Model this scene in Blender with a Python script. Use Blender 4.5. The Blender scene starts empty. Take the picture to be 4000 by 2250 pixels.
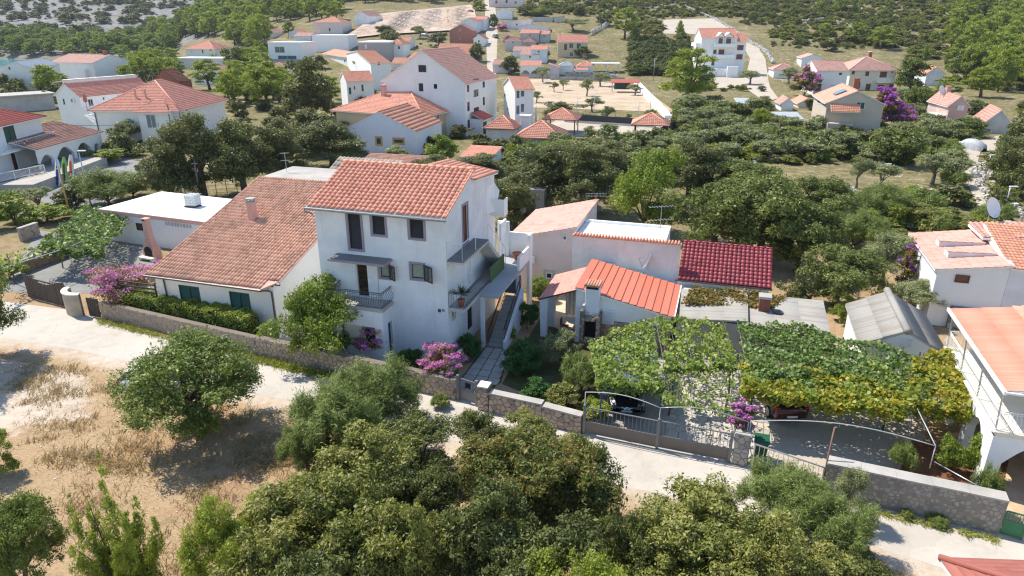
import bpy, bmesh, math, random
import numpy as np
from mathutils import Vector, Matrix
random.seed(7); rng = np.random.default_rng(7)
S = bpy.context.scene
COL = S.collection
R = math.radians
# ---------------------------------------------------------------- camera
CAM_H, PITCH, FPX = 18.7, R(21.5), 2667.0
cam_d = bpy.data.cameras.new('camera'); cam_d.sensor_width = 36.0; cam_d.lens = 36.0 * FPX / 4000.0
cam_d.clip_start = 0.5; cam_d.clip_end = 6000.0
cam = bpy.data.objects.new('camera', cam_d); COL.objects.link(cam)
cam.location = (0, 0, CAM_H); cam.rotation_euler = (R(90) - PITCH, 0, 0)
S.camera = cam
# ---------------------------------------------------------------- sky and sun
SUN_EL, SUN_AZ = R(55), R(147)          # sun stands back-left: x = cos(az), y = sin(az)
W = bpy.data.worlds.new('World'); S.world = W; W.use_nodes = True
nt = W.node_tree; bg = nt.nodes['Background']
sky = nt.nodes.new('ShaderNodeTexSky'); sky.sky_type = 'NISHITA'; sky.sun_disc = False
sky.sun_elevation = SUN_EL; sky.sun_rotation = R(90) - SUN_AZ
sky.air_density = 1.0; sky.dust_density = 0.15; sky.ozone_density = 1.6
nt.links.new(sky.outputs[0], bg.inputs[0]); bg.inputs[1].default_value = 0.15
sd = bpy.data.lights.new('sun', 'SUN'); sd.energy = 4.5; sd.angle = R(0.53); sd.color = (1.0, 0.925, 0.80)
sun = bpy.data.objects.new('sun', sd); COL.objects.link(sun)
sv = Vector((math.cos(SUN_EL) * math.cos(SUN_AZ), math.cos(SUN_EL) * math.sin(SUN_AZ), math.sin(SUN_EL)))
sun.rotation_euler = sv.to_track_quat('Z', 'Y').to_euler(); sun.location = (-40, 40, 80)
S.view_settings.view_transform = 'Standard'; S.view_settings.look = 'None'
S.view_settings.gamma = 1.0; S.view_settings.use_curve_mapping = False
S.view_settings.exposure = 0.58
S.render.engine = 'CYCLES'
S.cycles.max_bounces = 6; S.cycles.diffuse_bounces = 3; S.cycles.glossy_bounces = 2
S.cycles.transmission_bounces = 3; S.cycles.transparent_max_bounces = 8; S.cycles.volume_bounces = 0
S.cycles.use_denoising = True; S.cycles.denoiser = 'OPENIMAGEDENOISE'; S.cycles.denoising_input_passes = 'RGB_ALBEDO_NORMAL'; S.cycles.denoising_prefilter = 'NONE'; S.cycles.use_adaptive_sampling = True; S.cycles.adaptive_threshold = 0.01; S.cycles.filter_width = 1.25; S.cycles.sample_clamp_indirect = 6.0

# ---------------------------------------------------------------- where a line of sight meets the place
CT, ST = math.cos(PITCH), math.sin(PITCH)
def ray(px, py):
    u = (px - 2000) / FPX; v = (1125 - py) / FPX
    return (u, CT + v * ST, -ST + v * CT)
def G(px, py, z=0.0):
    d = ray(px, py); t = (z - CAM_H) / d[2]
    return Vector((d[0] * t, d[1] * t, z))
def sstep(a, b, x):
    t = np.clip((x - a) / (b - a), 0, 1); return t * t * (3 - 2 * t)
def tz(x, y):
    """height of the land"""
    x = np.asarray(x, float); y = np.asarray(y, float)
    u = x / np.maximum(y, 60.0)
    wr = sstep(-0.52, -0.16, u)
    d = np.maximum(0, y - 212); hr = 0.14 * d * d / (d + 40)
    d2 = np.maximum(0, y - 310); hw = 0.11 * d2 * d2 / (d2 + 40) * sstep(-0.50, -0.36, u)
    d3 = np.maximum(0, y - 425); hl = 0.098 * d3 * d3 / (d3 + 50) * (1.0 + 0.35 * sstep(-0.78, -0.6, u))
    dip = -5.0 * sstep(300, 340, y) * (1 - sstep(405, 440, y)) * sstep(-0.44, -0.5, u)
    dip = dip - 5.0 * sstep(255, 300, y) * (1 - sstep(405, 440, y)) * sstep(-0.66, -0.72, u)
    z = wr * hr + (1 - wr) * (np.maximum(hw, hl * sstep(425, 470, y)) + dip)
    bump = 0.5 * np.sin(x * .021 + 1.3) * np.sin(y * .017) + .25 * np.sin(x * .06 + y * .045)
    far = sstep(70, 160, y)
    rock = sstep(430, 520, y) * sstep(-.3, -.4, u)
    z = z + bump * far * .5 + rock * (1.6 * np.sin(x * .05 + .7 * np.sin(y * .03)) + 1.1 * np.sin(y * .075 + x * .03))
    return np.maximum(z, -6.5)
def TZ(x, y): return float(tz(x, y))
def AT(px, py):
    """point of the land seen at a place of the picture"""
    d = ray(px, py); lo, hi = None, None
    t = 10.0; prev = t
    while t < 2500:
        if CAM_H + d[2] * t - TZ(d[0] * t, d[1] * t) < 0:
            lo, hi = prev, t; break
        prev = t; t *= 1.03
    if lo is None:
        t = 1500.0; return Vector((d[0] * t, d[1] * t, TZ(d[0] * t, d[1] * t)))
    for _ in range(24):
        m = (lo + hi) / 2
        if CAM_H + d[2] * m - TZ(d[0] * m, d[1] * m) < 0: hi = m
        else: lo = m
    return Vector((d[0] * hi, d[1] * hi, TZ(d[0] * hi, d[1] * hi)))
def depth(p): return p[1] * CT - (p[2] - CAM_H) * ST
def ppm(p): return FPX / depth(p)
# ---------------------------------------------------------------- mesh and object helpers
class MB:
    def __init__(s): s.v = []; s.f = []; s.m = []
    def add(s, vs, fs, mi=0):
        o = len(s.v); s.v += [tuple(p) for p in vs]
        s.f += [tuple(i + o for i in f) for f in fs]; s.m += [mi] * len(fs); return s
    def poly(s, pts, mi=0): return s.add(pts, [tuple(range(len(pts)))], mi)
    def box(s, x0, x1, y0, y1, z0, z1, mi=0):
        if x0 > x1: x0, x1 = x1, x0
        if y0 > y1: y0, y1 = y1, y0
        if z0 > z1: z0, z1 = z1, z0
        return s.add([(x0,y0,z0),(x1,y0,z0),(x1,y1,z0),(x0,y1,z0),(x0,y0,z1),(x1,y0,z1),(x1,y1,z1),(x0,y1,z1)],
                     [(0,3,2,1),(4,5,6,7),(0,1,5,4),(1,2,6,5),(2,3,7,6),(3,0,4,7)], mi)
    def bbox(s, x0, x1, y0, y1, z0, z1, b=.02, mi=0):
        """box with chamfered upright and top edges"""
        if x0 > x1: x0, x1 = x1, x0
        if y0 > y1: y0, y1 = y1, y0
        pl = [(x0+b,y0),(x1-b,y0),(x1,y0+b),(x1,y1-b),(x1-b,y1),(x0+b,y1),(x0,y1-b),(x0,y0+b)]
        cx, cy = (x0+x1)/2, (y0+y1)/2
        v = [(x,y,z0) for x,y in pl] + [(x,y,z1-b) for x,y in pl]
        q = [(x0+b,y0+b),(x1-b,y0+b),(x1-b,y0+b),(x1-b,y1-b),(x1-b,y1-b),(x0+b,y1-b),(x0+b,y1-b),(x0+b,y0+b)]
        v += [(x,y,z1) for x,y in q]
        f = []
        for i in range(8):
            j = (i+1) % 8; f.append((i,j,8+j,8+i)); f.append((8+i,8+j,16+j,16+i))
        f.append(tuple(range(16,24))); f.append(tuple(range(7,-1,-1)))
        return s.add(v, f, mi)
    def prism(s, poly, z0, z1, mi=0):
        n = len(poly)
        v = [(x,y,z0) for x,y in poly] + [(x,y,z1) for x,y in poly]
        f = [tuple(range(n-1,-1,-1)), tuple(range(n,2*n))] + [(i,(i+1)%n,n+(i+1)%n,n+i) for i in range(n)]
        return s.add(v, f, mi)
    def slab(s, pts, t, mi=0):
        """polygon of 3d points given thickness t downwards"""
        n = len(pts); v = [tuple(p) for p in pts] + [(p[0],p[1],p[2]-t) for p in pts]
        f = [tuple(range(n)), tuple(range(2*n-1,n-1,-1))] + [(i,n+i,n+(i+1)%n,(i+1)%n) for i in range(n)]
        return s.add(v, f, mi)
    def tube(s, pts, r, n=6, mi=0, cap=True):
        pts = [Vector(p) for p in pts]; k = len(pts)
        rr = r if isinstance(r, (list, tuple)) else [r] * k
        vs = []; t0 = None
        for i, p in enumerate(pts):
            t = (pts[min(i+1,k-1)] - pts[max(i-1,0)])
            if t.length < 1e-9: t = Vector((0,0,1))
            t.normalize()
            a = Vector((0,0,1)) if abs(t.z) < .9 else Vector((1,0,0))
            if t0 is None: x = t.cross(a).normalized()
            else:
                x = (t0 - t * t0.dot(t)); x = x.normalized() if x.length > 1e-6 else t.cross(a).normalized()
            t0 = x; y = t.cross(x)
            for j in range(n):
                an = 2*math.pi*j/n; vs.append(p + (x*math.cos(an) + y*math.sin(an)) * rr[i])
        fs = []
        for i in range(k-1):
            for j in range(n):
                fs.append((i*n+j, i*n+(j+1)%n, (i+1)*n+(j+1)%n, (i+1)*n+j))
        if cap: fs.append(tuple(range(n-1,-1,-1))); fs.append(tuple((k-1)*n+j for j in range(n)))
        return s.add(vs, fs, mi)
    def lathe(s, prof, n=12, c=(0,0,0), mi=0):
        vs = []; k = len(prof)
        for r, z in prof:
            for j in range(n):
                a = 2*math.pi*j/n; vs.append((c[0]+r*math.cos(a), c[1]+r*math.sin(a), c[2]+z))
        fs = [(i*n+j, i*n+(j+1)%n, (i+1)*n+(j+1)%n, (i+1)*n+j) for i in range(k-1) for j in range(n)]
        fs.append(tuple(range(n-1,-1,-1))); fs.append(tuple((k-1)*n+j for j in range(n)))
        return s.add(vs, fs, mi)
    def bar(s, a, b, w, h=None, mi=0):
        """square bar from a to b"""
        h = h or w; a = Vector(a); b = Vector(b); t = (b-a).normalized()
        up = Vector((0,0,1)) if abs(t.z) < .95 else Vector((1,0,0))
        x = t.cross(up).normalized() * (w/2); y = x.cross(t).normalized() * (h/2)
        v = [a-x-y,a+x-y,a+x+y,a-x+y,b-x-y,b+x-y,b+x+y,b-x+y]
        return s.add(v, [(0,3,2,1),(4,5,6,7),(0,1,5,4),(1,2,6,5),(2,3,7,6),(3,0,4,7)], mi)
    def mesh(s, name, mats, smooth=False):
        me = bpy.data.meshes.new(name); me.from_pydata(s.v, [], s.f)
        for m in (mats if isinstance(mats, (list, tuple)) else [mats]): me.materials.append(m)
        if s.m and max(s.m) > 0: me.polygons.foreach_set('material_index', s.m)
        if smooth: me.polygons.foreach_set('use_smooth', [True]*len(s.f))
        me.update(); return me
    def build(s, name, mats, parent=None, smooth=False, loc=None, label=None, kind=None):
        return put(name, s.mesh(name, mats, smooth), parent, loc, label, kind)
def put(name, me, parent=None, loc=None, label=None, kind=None, rotz=0, M=None):
    o = bpy.data.objects.new(name, me); COL.objects.link(o)
    if parent is not None: o.parent = parent
    if loc is not None: o.location = loc
    if rotz: o.rotation_euler = (0, 0, rotz)
    if M is not None: o.matrix_local = M
    if label: o['label'] = label
    if kind: o['kind'] = kind
    return o
def thing(name, label, cat, loc=(0,0,0), rotz=0.0, group=None):
    o = bpy.data.objects.new(name, None); COL.objects.link(o)
    o.location = loc; o.rotation_euler = (0, 0, rotz); o.empty_display_size = .2
    o['label'] = label; o['category'] = cat
    if group: o['group'] = group
    return o
def tag(o, label, cat, group=None):
    o['label'] = label; o['category'] = cat
    if group: o['group'] = group
    return o
def structure(o): o['kind'] = 'structure'; return o
def np_mesh(name, V, Fq, mat, tint=None, smooth=False, per=4):
    """mesh from numpy arrays: V (n,3), Fq (m,per)"""
    me = bpy.data.meshes.new(name)
    me.vertices.add(len(V)); me.vertices.foreach_set('co', np.asarray(V, np.float32).ravel())
    m = len(Fq); me.loops.add(m*per); me.loops.foreach_set('vertex_index', np.asarray(Fq, np.int32).ravel())
    me.polygons.add(m); me.polygons.foreach_set('loop_start', np.arange(0, m*per, per, dtype=np.int32))
    me.polygons.foreach_set('loop_total', np.full(m, per, np.int32))
    if smooth: me.polygons.foreach_set('use_smooth', np.ones(m, bool))
    for mm in (mat if isinstance(mat, (list, tuple)) else [mat]): me.materials.append(mm)
    if tint is not None:
        a = me.attributes.new('tint', 'FLOAT', 'FACE'); a.data.foreach_set('value', np.asarray(tint, np.float32))
    me.update(calc_edges=True); me.validate(); return me
class Frame:
    """a yard frame: u along the front, v to the back"""
    def __init__(s, O, deg): s.O = Vector((O[0], O[1], O[2] if len(O) > 2 else 0)); s.a = R(deg); s.ex = Vector((math.cos(s.a), math.sin(s.a), 0)); s.ey = Vector((-math.sin(s.a), math.cos(s.a), 0))
    def w(s, u, v, z=0): return s.O + s.ex*u + s.ey*v + Vector((0,0,z))
    def loc(s, p): d = Vector(p) - s.O; return (d.dot(s.ex), d.dot(s.ey), d.z)
    def onz(s, px, py, z): return s.loc(G(px, py, z + s.O.z))
    def onv(s, px, py, v):
        d = Vector(ray(px, py)); c = Vector((0,0,CAM_H)); t = (v + (s.O - c).dot(s.ey)) / d.dot(s.ey); return s.loc(c + d*t)
    def onu(s, px, py, u):
        d = Vector(ray(px, py)); c = Vector((0,0,CAM_H)); t = (u + (s.O - c).dot(s.ex)) / d.dot(s.ex); return s.loc(c + d*t)
# ---------------------------------------------------------------- materials
MATS = {}
class NT:
    def __init__(s, m): s.t = m.node_tree; s.n = s.t.nodes; s.l = s.t.links
    def new(s, k, **kw):
        n = s.n.new(k)
        for a, b in kw.items(): setattr(n, a, b)
        return n
    def noise(s, scale, detail=4, rough=.55, co=None, dim='3D'):
        n = s.new('ShaderNodeTexNoise'); n.inputs['Scale'].default_value = scale; n.inputs['Detail'].default_value = detail; n.inputs['Roughness'].default_value = rough
        if co is not None: s.l.new(co, n.inputs['Vector'])
        return n.outputs['Fac']
    def ramp(s, fac, stops):
        n = s.new('ShaderNodeValToRGB'); e = n.color_ramp.elements
        while len(e) < len(stops): e.new(.5)
        for x, (p, c) in zip(e, stops): x.position = p; x.color = (*c, 1)
        s.l.new(fac, n.inputs[0]); return n.outputs[0]
    def mix(s, f, a, b, mode='MIX'):
        n = s.new('ShaderNodeMix', data_type='RGBA', blend_type=mode)
        for i, x in ((0, f), (6, a), (7, b)):
            if isinstance(x, (int, float)): n.inputs[i].default_value = x
            elif isinstance(x, (tuple, list)): n.inputs[i].default_value = (*x, 1)
            else: s.l.new(x, n.inputs[i])
        return n.outputs[2]
    def math(s, op, a, b=None, clamp=False):
        n = s.new('ShaderNodeMath', operation=op); n.use_clamp = clamp
        for i, x in ((0, a), (1, b)):
            if x is None: continue
            if isinstance(x, (int, float)): n.inputs[i].default_value = x
            else: s.l.new(x, n.inputs[i])
        return n.outputs[0]
    def mr(s, f, a, b, c=0, d=1):
        n = s.new('ShaderNodeMapRange'); s.l.new(f, n.inputs[0])
        for i, x in enumerate((a, b, c, d)): n.inputs[i+1].default_value = x
        return n.outputs[0]
    def bump(s, h, st, dist=.02):
        n = s.new('ShaderNodeBump'); n.inputs['Strength'].default_value = st; n.inputs['Distance'].default_value = dist
        s.l.new(h, n.inputs['Height']); return n.outputs[0]
def base_mat(name):
    m = bpy.data.materials.new(name); m.use_nodes = True
    n = NT(m); p = n.n['Principled BSDF']; return m, n, p
def sc(c, k): return tuple(min(1, x*k) for x in c)
def plaster(name, c, stain=.25, rough=.9, scale=1.0, bump=.25):
    if name in MATS: return MATS[name]
    m, n, p = base_mat(name)
    co = n.new('ShaderNodeTexCoord').outputs['Object']
    a = n.mr(n.noise(.7*scale, 5, .6, co), .35, .7)
    col = n.mix(a, sc(c, 1.03), sc(c, 1 - stain*.45))
    # rain streaks: noise stretched along z
    mp = n.new('ShaderNodeMapping'); mp.inputs['Scale'].default_value = (3.2*scale, 3.2*scale, .22*scale); n.l.new(co, mp.inputs[0])
    st = n.mr(n.noise(1.0, 5, .65, mp.outputs[0]), .56, .8)
    col = n.mix(n.math('MULTIPLY', st, stain), col, sc((c[0]*.62, c[1]*.6, c[2]*.56), 1))
    n.l.new(col, p.inputs['Base Color']); p.inputs['Roughness'].default_value = rough
    n.l.new(n.bump(n.noise(40*scale, 3, .6, co), bump, .01), p.inputs['Normal'])
    MATS[name] = m; return m
def tilem(name, c, dirt=.3, var=.22, rough=.8, dark=(.09,.06,.045), dscale=.5):
    """fired clay: every tile its own tone, lichen and soot on top"""
    if name in MATS: return MATS[name]
    m, n, p = base_mat(name)
    oi = n.new('ShaderNodeObjectInfo').outputs['Random']
    at = n.new('ShaderNodeAttribute', attribute_name='tint').outputs['Fac']
    r = n.math('FRACT', n.math('ADD', n.math('MULTIPLY', oi, 7.31), at))
    col = n.ramp(r, [(0, sc(c, 1-var)), (.3, c), (.62, (min(1,c[0]*1.06), c[1]*1.12, c[2]*1.16)), (1, (c[0]*(1+var*.4), c[1]*(1+var*.9), c[2]*(1+var*1.1)))])
    g = n.new('ShaderNodeNewGeometry').outputs['Position']
    d = n.mr(n.noise(dscale, 6, .7, g), .5, .72)
    col = n.mix(n.math('MULTIPLY', d, dirt), col, dark)
    d2 = n.mr(n.noise(6.0, 4, .6, g), .58, .75)
    col = n.mix(n.math('MULTIPLY', d2, dirt*.7), col, (.32,.27,.2))
    n.l.new(col, p.inputs['Base Color']); p.inputs['Roughness'].default_value = rough
    n.l.new(n.bump(n.noise(30, 3, .6, g), .2, .01), p.inputs['Normal'])
    MATS[name] = m; return m
def simple(name, c, rough=.6, metal=0.0, var=.12, scale=4.0, bump=0.0, spec=None, coat=0.0):
    if name in MATS: return MATS[name]
    m, n, p = base_mat(name)
    co = n.new('ShaderNodeTexCoord').outputs['Object']
    f = n.mr(n.noise(scale, 5, .6, co), .35, .7)
    n.l.new(n.mix(f, sc(c, 1+var*.5), sc(c, 1-var)), p.inputs['Base Color'])
    p.inputs['Roughness'].default_value = rough; p.inputs['Metallic'].default_value = metal
    if coat: p.inputs['Coat Weight'].default_value = coat; p.inputs['Coat Roughness'].default_value = .05
    if bump: n.l.new(n.bump(n.noise(scale*8, 4, .6, co), bump, .01), p.inputs['Normal'])
    MATS[name] = m; return m
def stonem(name, c, var=.35, rough=.92):
    if name in MATS: return MATS[name]
    m, n, p = base_mat(name)
    oi = n.new('ShaderNodeObjectInfo').outputs['Random']
    at = n.new('ShaderNodeAttribute', attribute_name='tint').outputs['Fac']
    r = n.math('FRACT', n.math('ADD', n.math('MULTIPLY', oi, 5.7), at))
    col = n.ramp(r, [(0, sc(c, 1-var)), (.35, c), (.7, (c[0]*1.08, c[1]*1.02, c[2]*.92)), (1, sc(c, 1+var*.55))])
    g = n.new('ShaderNodeNewGeometry').outputs['Position']
    col = n.mix(n.math('MULTIPLY', n.mr(n.noise(9, 6, .65, g), .45, .75), .45), col, sc(c, .5))
    n.l.new(col, p.inputs['Base Color']); p.inputs['Roughness'].default_value = rough
    n.l.new(n.bump(n.noise(22, 6, .7, g), .5, .02), p.inputs['Normal'])
    MATS[name] = m; return m
def leafm(name, cols, trans=.35, gloss=.35):
    """leaves: three tones by leaf, a little light coming through"""
    if name in MATS: return MATS[name]
    m, n, p = base_mat(name)
    oi = n.new('ShaderNodeObjectInfo').outputs['Random']
    at = n.new('ShaderNodeAttribute', attribute_name='tint').outputs['Fac']
    r = n.math('ADD', n.math('MULTIPLY', at, .86), n.math('MULTIPLY', oi, .14))
    st = [(i / max(1, len(cols)-1), c) for i, c in enumerate(cols)]
    col = n.ramp(r, st)
    out = n.n['Material Output']
    tr = n.new('ShaderNodeBsdfTranslucent'); n.l.new(n.mix(1.0, col, (1.0, 1.0, .55), 'MULTIPLY'), tr.inputs[0])
    n.l.new(col, p.inputs['Base Color']); p.inputs['Roughness'].default_value = .5
    p.inputs['Specular IOR Level'].default_value = gloss
    ms = n.new('ShaderNodeMixShader'); ms.inputs[0].default_value = trans
    n.l.new(p.outputs[0], ms.inputs[1]); n.l.new(tr.outputs[0], ms.inputs[2]); n.l.new(ms.outputs[0], out.inputs[0])
    MATS[name] = m; return m
def glassm(name, c=(.02,.03,.04)):
    if name in MATS: return MATS[name]
    m, n, p = base_mat(name); p.inputs['Base Color'].default_value = (*c, 1); p.inputs['Roughness'].default_value = .08
    p.inputs['Specular IOR Level'].default_value = .6; MATS[name] = m; return m
white = plaster('white_plaster', (.75,.775,.80), .34)  # white with the blue of open shade put into its colour
white2 = plaster('white_plaster_clean', (.82,.82,.80), .08)
whitedirty = plaster('white_plaster_worn', (.74,.74,.72), .42)
cream = plaster('cream_plaster', (.78,.72,.60), .12)
tan = plaster('tan_plaster', (.62,.50,.33), .15)
beige = plaster('beige_plaster', (.56,.47,.38), .15)
pinkwall = plaster('pink_plaster', (.62,.42,.36), .15)
pinkpale = plaster('pale_pink_plaster', (.70,.60,.58), .25)
greypl = plaster('grey_plaster', (.50,.49,.47), .4)
lilac = plaster('lilac_grey_trim', (.30,.265,.32), .2)
salmon = plaster('salmon_render', (.66,.38,.31), .25)
concrete = plaster('concrete', (.43,.405,.365), .5, scale=1.3, bump=.5)
concrete_d = plaster('dark_concrete', (.20,.195,.185), .5, scale=2, bump=.6)
gutter = simple('brown_gutter', (.07,.045,.04), .4)
gutter_g = simple('grey_gutter', (.22,.22,.23), .4)
metal = simple('galvanised_metal', (.52,.53,.54), .4, .7, .2)
whitemetal = simple('white_painted_metal', (.78,.78,.78), .4, 0, .06)
blackmetal = simple('dark_painted_metal', (.045,.045,.05), .45)
greymetal = simple('grey_painted_metal', (.20,.20,.21), .45)
brownpanel = simple('brown_grey_sheet', (.17,.145,.125), .5, 0, .15, 2)
green_sh = simple('green_shutter_paint', (.012,.085,.062), .5)
brown_sh = simple('brown_shutter_paint', (.16,.065,.045), .5)
dark_sh = simple('black_shutter_paint', (.035,.033,.035), .5)
white_sh = simple('white_shutter_paint', (.75,.76,.77), .45)
glass = glassm('dark_glass')
glass_b = glassm('blue_glass', (.10,.16,.18))
wood = simple('weathered_wood', (.22,.14,.09), .8, 0, .35, 8, .4)
darkwood = simple('dark_wood', (.06,.042,.034), .7, 0, .35, 8, .3)
barkm = simple('bark', (.11,.085,.065), .95, 0, .4, 9, .8)
barkl = simple('pale_bark', (.23,.205,.18), .95, 0, .4, 9, .8)
whitecloth = simple('white_cloth', (.75,.74,.70), .9, 0, .1)
terracotta = simple('terracotta', (.42,.14,.08), .8, 0, .2, 6)
brickm = stonem('red_brick', (.34,.13,.085), .3)
stone_a = stonem('warm_limestone', (.44,.36,.29), .38)
stone_b = stonem('grey_limestone', (.40,.385,.36), .4)
stone_w = stonem('white_limestone', (.62,.60,.56), .25)
mortar = plaster('mortar', (.20,.165,.135), .4, scale=3, bump=.6)
mortar_l = plaster('pale_mortar', (.33,.30,.27), .5, scale=2.5, bump=.7)
T_main = tilem('coral_roof_tiles', (.69,.29,.19), .10, .16)
T_old = tilem('old_weathered_roof_tiles', (.62,.32,.21), .45, .24, dark=(.19,.125,.09))
T_far = tilem('far_red_roof_tiles', (.70,.29,.20), .12, .15)
T_pink = tilem('pale_pink_roof_tiles', (.56,.295,.235), .15, .15)
T_red = tilem('deep_red_roof_tiles', (.45,.10,.07), .15, .18)
T_orange = tilem('orange_roof_tiles', (.62,.27,.165), .15, .15)
T_brown = tilem('brown_stained_roof_tiles', (.36,.17,.12), .6, .2)
T_crimson = tilem('crimson_glazed_tiles', (.29,.032,.042), .16, .25, rough=.55)
T_sheet = tilem('orange_red_sheet_roof', (.60,.17,.10), .06, .05, rough=.5)
T_grey = tilem('asbestos_sheet', (.30,.275,.245), .5, .12, dark=(.2,.17,.15))
T_slate = tilem('blue_grey_roof', (.36,.40,.44), .12, .1)

def text_mesh(name, txt, size, mat):
    """letters as a flat mesh"""
    cu = bpy.data.curves.new(name, 'FONT'); cu.body = txt; cu.size = size; cu.align_x = 'CENTER'; cu.extrude = .001
    ob = bpy.data.objects.new(name, cu); COL.objects.link(ob); bpy.context.view_layer.update()
    me = bpy.data.meshes.new_from_object(ob.evaluated_get(bpy.context.evaluated_depsgraph_get())); bpy.data.objects.remove(ob); bpy.data.curves.remove(cu)
    me.materials.clear(); me.materials.append(mat); return put(name, me)
# ---------------------------------------------------------------- builders: roofs, walls, windows, houses
def V3(*a): return Vector(a)
def sheet_axes(A, B, C, D):
    A, B, C, D = map(Vector, (A, B, C, D)); e = (B-A).normalized(); q = D-A
    if q.length < 1e-6: q = C-A
    s = ((C+D)/2 - (A+B)/2); s = (s - e*s.dot(e)).normalized(); n = e.cross(s)
    return A, B, C, D, e, s, n
def tile_sheet(name, A, B, C, D, mat, parent, course=.36, wave=.24, amp=.035, lift=.03, off=.012, kind='stuff', skip=None, nwave=4):
    """courses of curved tiles over the quad A B (eave) C D (top), joined into one field"""
    A, B, C, D, e, s, n = sheet_axes(A, B, C, D)
    Ls = max((D-A).dot(s), (C-A).dot(s)); l1 = (D-A).dot(e); W0 = (B-A).length; r1 = (C-A).dot(e)
    nc = max(1, int(round(Ls/course))); course = Ls/nc
    xmin, xmax = min(0, l1), max(W0, r1)
    if wave: k = max(1, int(round((xmax-xmin)/wave))); step = (xmax-xmin)/k/nwave; nx = k*nwave+1
    else: nx = max(2, int((xmax-xmin)/.45)+1); step = (xmax-xmin)/(nx-1)
    X = xmin + np.arange(nx)*step
    ph = amp*(.5-.5*np.cos(2*np.pi*np.arange(nx)/nwave)) if wave else np.zeros(nx)
    Vs = []; Fs = []; T = []; base = 0
    An, en, sn, nn = (np.array(q) for q in (A, e, s, n))
    rs = np.random.default_rng(abs(hash(name)) % 1000 + int(abs(A.x)*10))
    for j in range(nc):
        t0, t1 = j*course, min((j+1)*course + (.03 if j < nc-1 else 0), Ls)
        rows = []
        for t, h in ((t0, -.012), (t0, lift), (t1, 0.0)):
            f = t/Ls; l = l1*f; r = W0 + (r1-W0)*f
            x = np.clip(X, min(l, r), max(l, r))
            w = ph if h >= 0 else ph*.15
            rows.append(An + en*x[:,None] + sn*t + nn*(off + h + w)[:,None])
        Vs += rows
        i = np.arange(nx-1)
        for q in range(2):
            o = base + q*nx
            Fs.append(np.stack([o+i, o+i+1, o+nx+i+1, o+nx+i], 1))
            tt = rs.random((nx-1)//nwave+2) if wave else rs.random(nx)
            T.append(tt[i//nwave] if wave else tt[i])
        base += 3*nx
    V = np.concatenate(Vs); F = np.concatenate(Fs); T = np.concatenate(T)
    a = V[F]; ar = np.linalg.norm(np.cross(a[:,1]-a[:,0], a[:,3]-a[:,0]), axis=1) + np.linalg.norm(np.cross(a[:,3]-a[:,2], a[:,1]-a[:,2]), axis=1)
    ok = ar > 1e-6
    return put(name, np_mesh(name, V, F[ok], mat, T[ok]), parent, kind=kind)
TILE = {}
def tile_piece(w, l, amp, mat, lf=.026):
    k = (w, l, amp, mat.name, lf)
    if k in TILE: return TILE[k]
    b = MB(); n = 4; th = .016
    pr = [(w*(-.5+i/n)*1.0, amp*math.sin(math.pi*i/n)**.8) for i in range(n+1)]
    lo = [(x, 0, z+lf) for x, z in pr]; hi = [(x*.92, l*1.06, z*.9+.004) if lf > .02 else (x*.98, l*1.04, z*.97+lf*.5) for x, z in pr]; lip = [(x, .004, z+lf-th-.008) for x, z in pr]
    m = n+1
    b.add(lo+hi+lip, [(i,i+1,m+i+1,m+i) for i in range(n)] + [(2*m+i,2*m+i+1,i+1,i) for i in range(n)])
    TILE[k] = b.mesh('roof_tile', mat, True); return TILE[k]
def laid_tiles(A, B, C, D, mat, parent, wave, course, amp, limit=300, seed=1, lf=.026):
    """single curved tiles laid from the eave up: the first `limit` are pieces of their own, the others one field"""
    A, B, C, D, e, s, n = sheet_axes(A, B, C, D)
    W0 = (B-A).length; Ls = (D-A).dot(s); nx = int(round(W0/wave)); nc = int(round(Ls/course)); wave = W0/nx; course = Ls/nc
    me = tile_piece(wave*.98, course, amp, mat, lf); rr = random.Random(seed); cnt = 0; Vs = []; Fs = []; Ts = []; b0 = 0
    P = np.array([v.co for v in me.vertices]); Fq = np.array([list(p.vertices) for p in me.polygons])
    for j in range(nc):
        for i in range(nx):
            o = A + e*((i+.5)*wave + rr.gauss(0, .006)) + s*(j*course + rr.gauss(0, .008)) + n*(.012 + rr.random()*.006)
            m = Matrix((e, s, n)).transposed()
            m = m @ Matrix.Rotation(rr.gauss(0, .012), 3, 'Z')
            if cnt < limit:
                M = m.to_4x4(); M.translation = o; put('roof_tile', me, parent, M=M); cnt += 1
            else:
                Vs.append(P @ np.array(m).T + np.array(o)); Fs.append(Fq + b0); b0 += len(P); Ts.append(np.full(len(Fq), rr.random()))
    if Vs: put('tile_field', np_mesh('tile_field', np.concatenate(Vs), np.concatenate(Fs), mat, np.concatenate(Ts), True), parent, kind='stuff')
def ridge_caps(name, pts, mat, parent, r=.11, seg=.42):
    b = MB(); pts = [Vector(p) for p in pts]
    for a, c in zip(pts[:-1], pts[1:]):
        L = (c-a).length; n = max(1, int(L/seg)); d = (c-a)/n
        for i in range(n): b.tube([a+d*i, a+d*(i+1.06)], [r, r*.86], 6, 0)
    return b.build(name, mat, parent, True)
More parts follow.
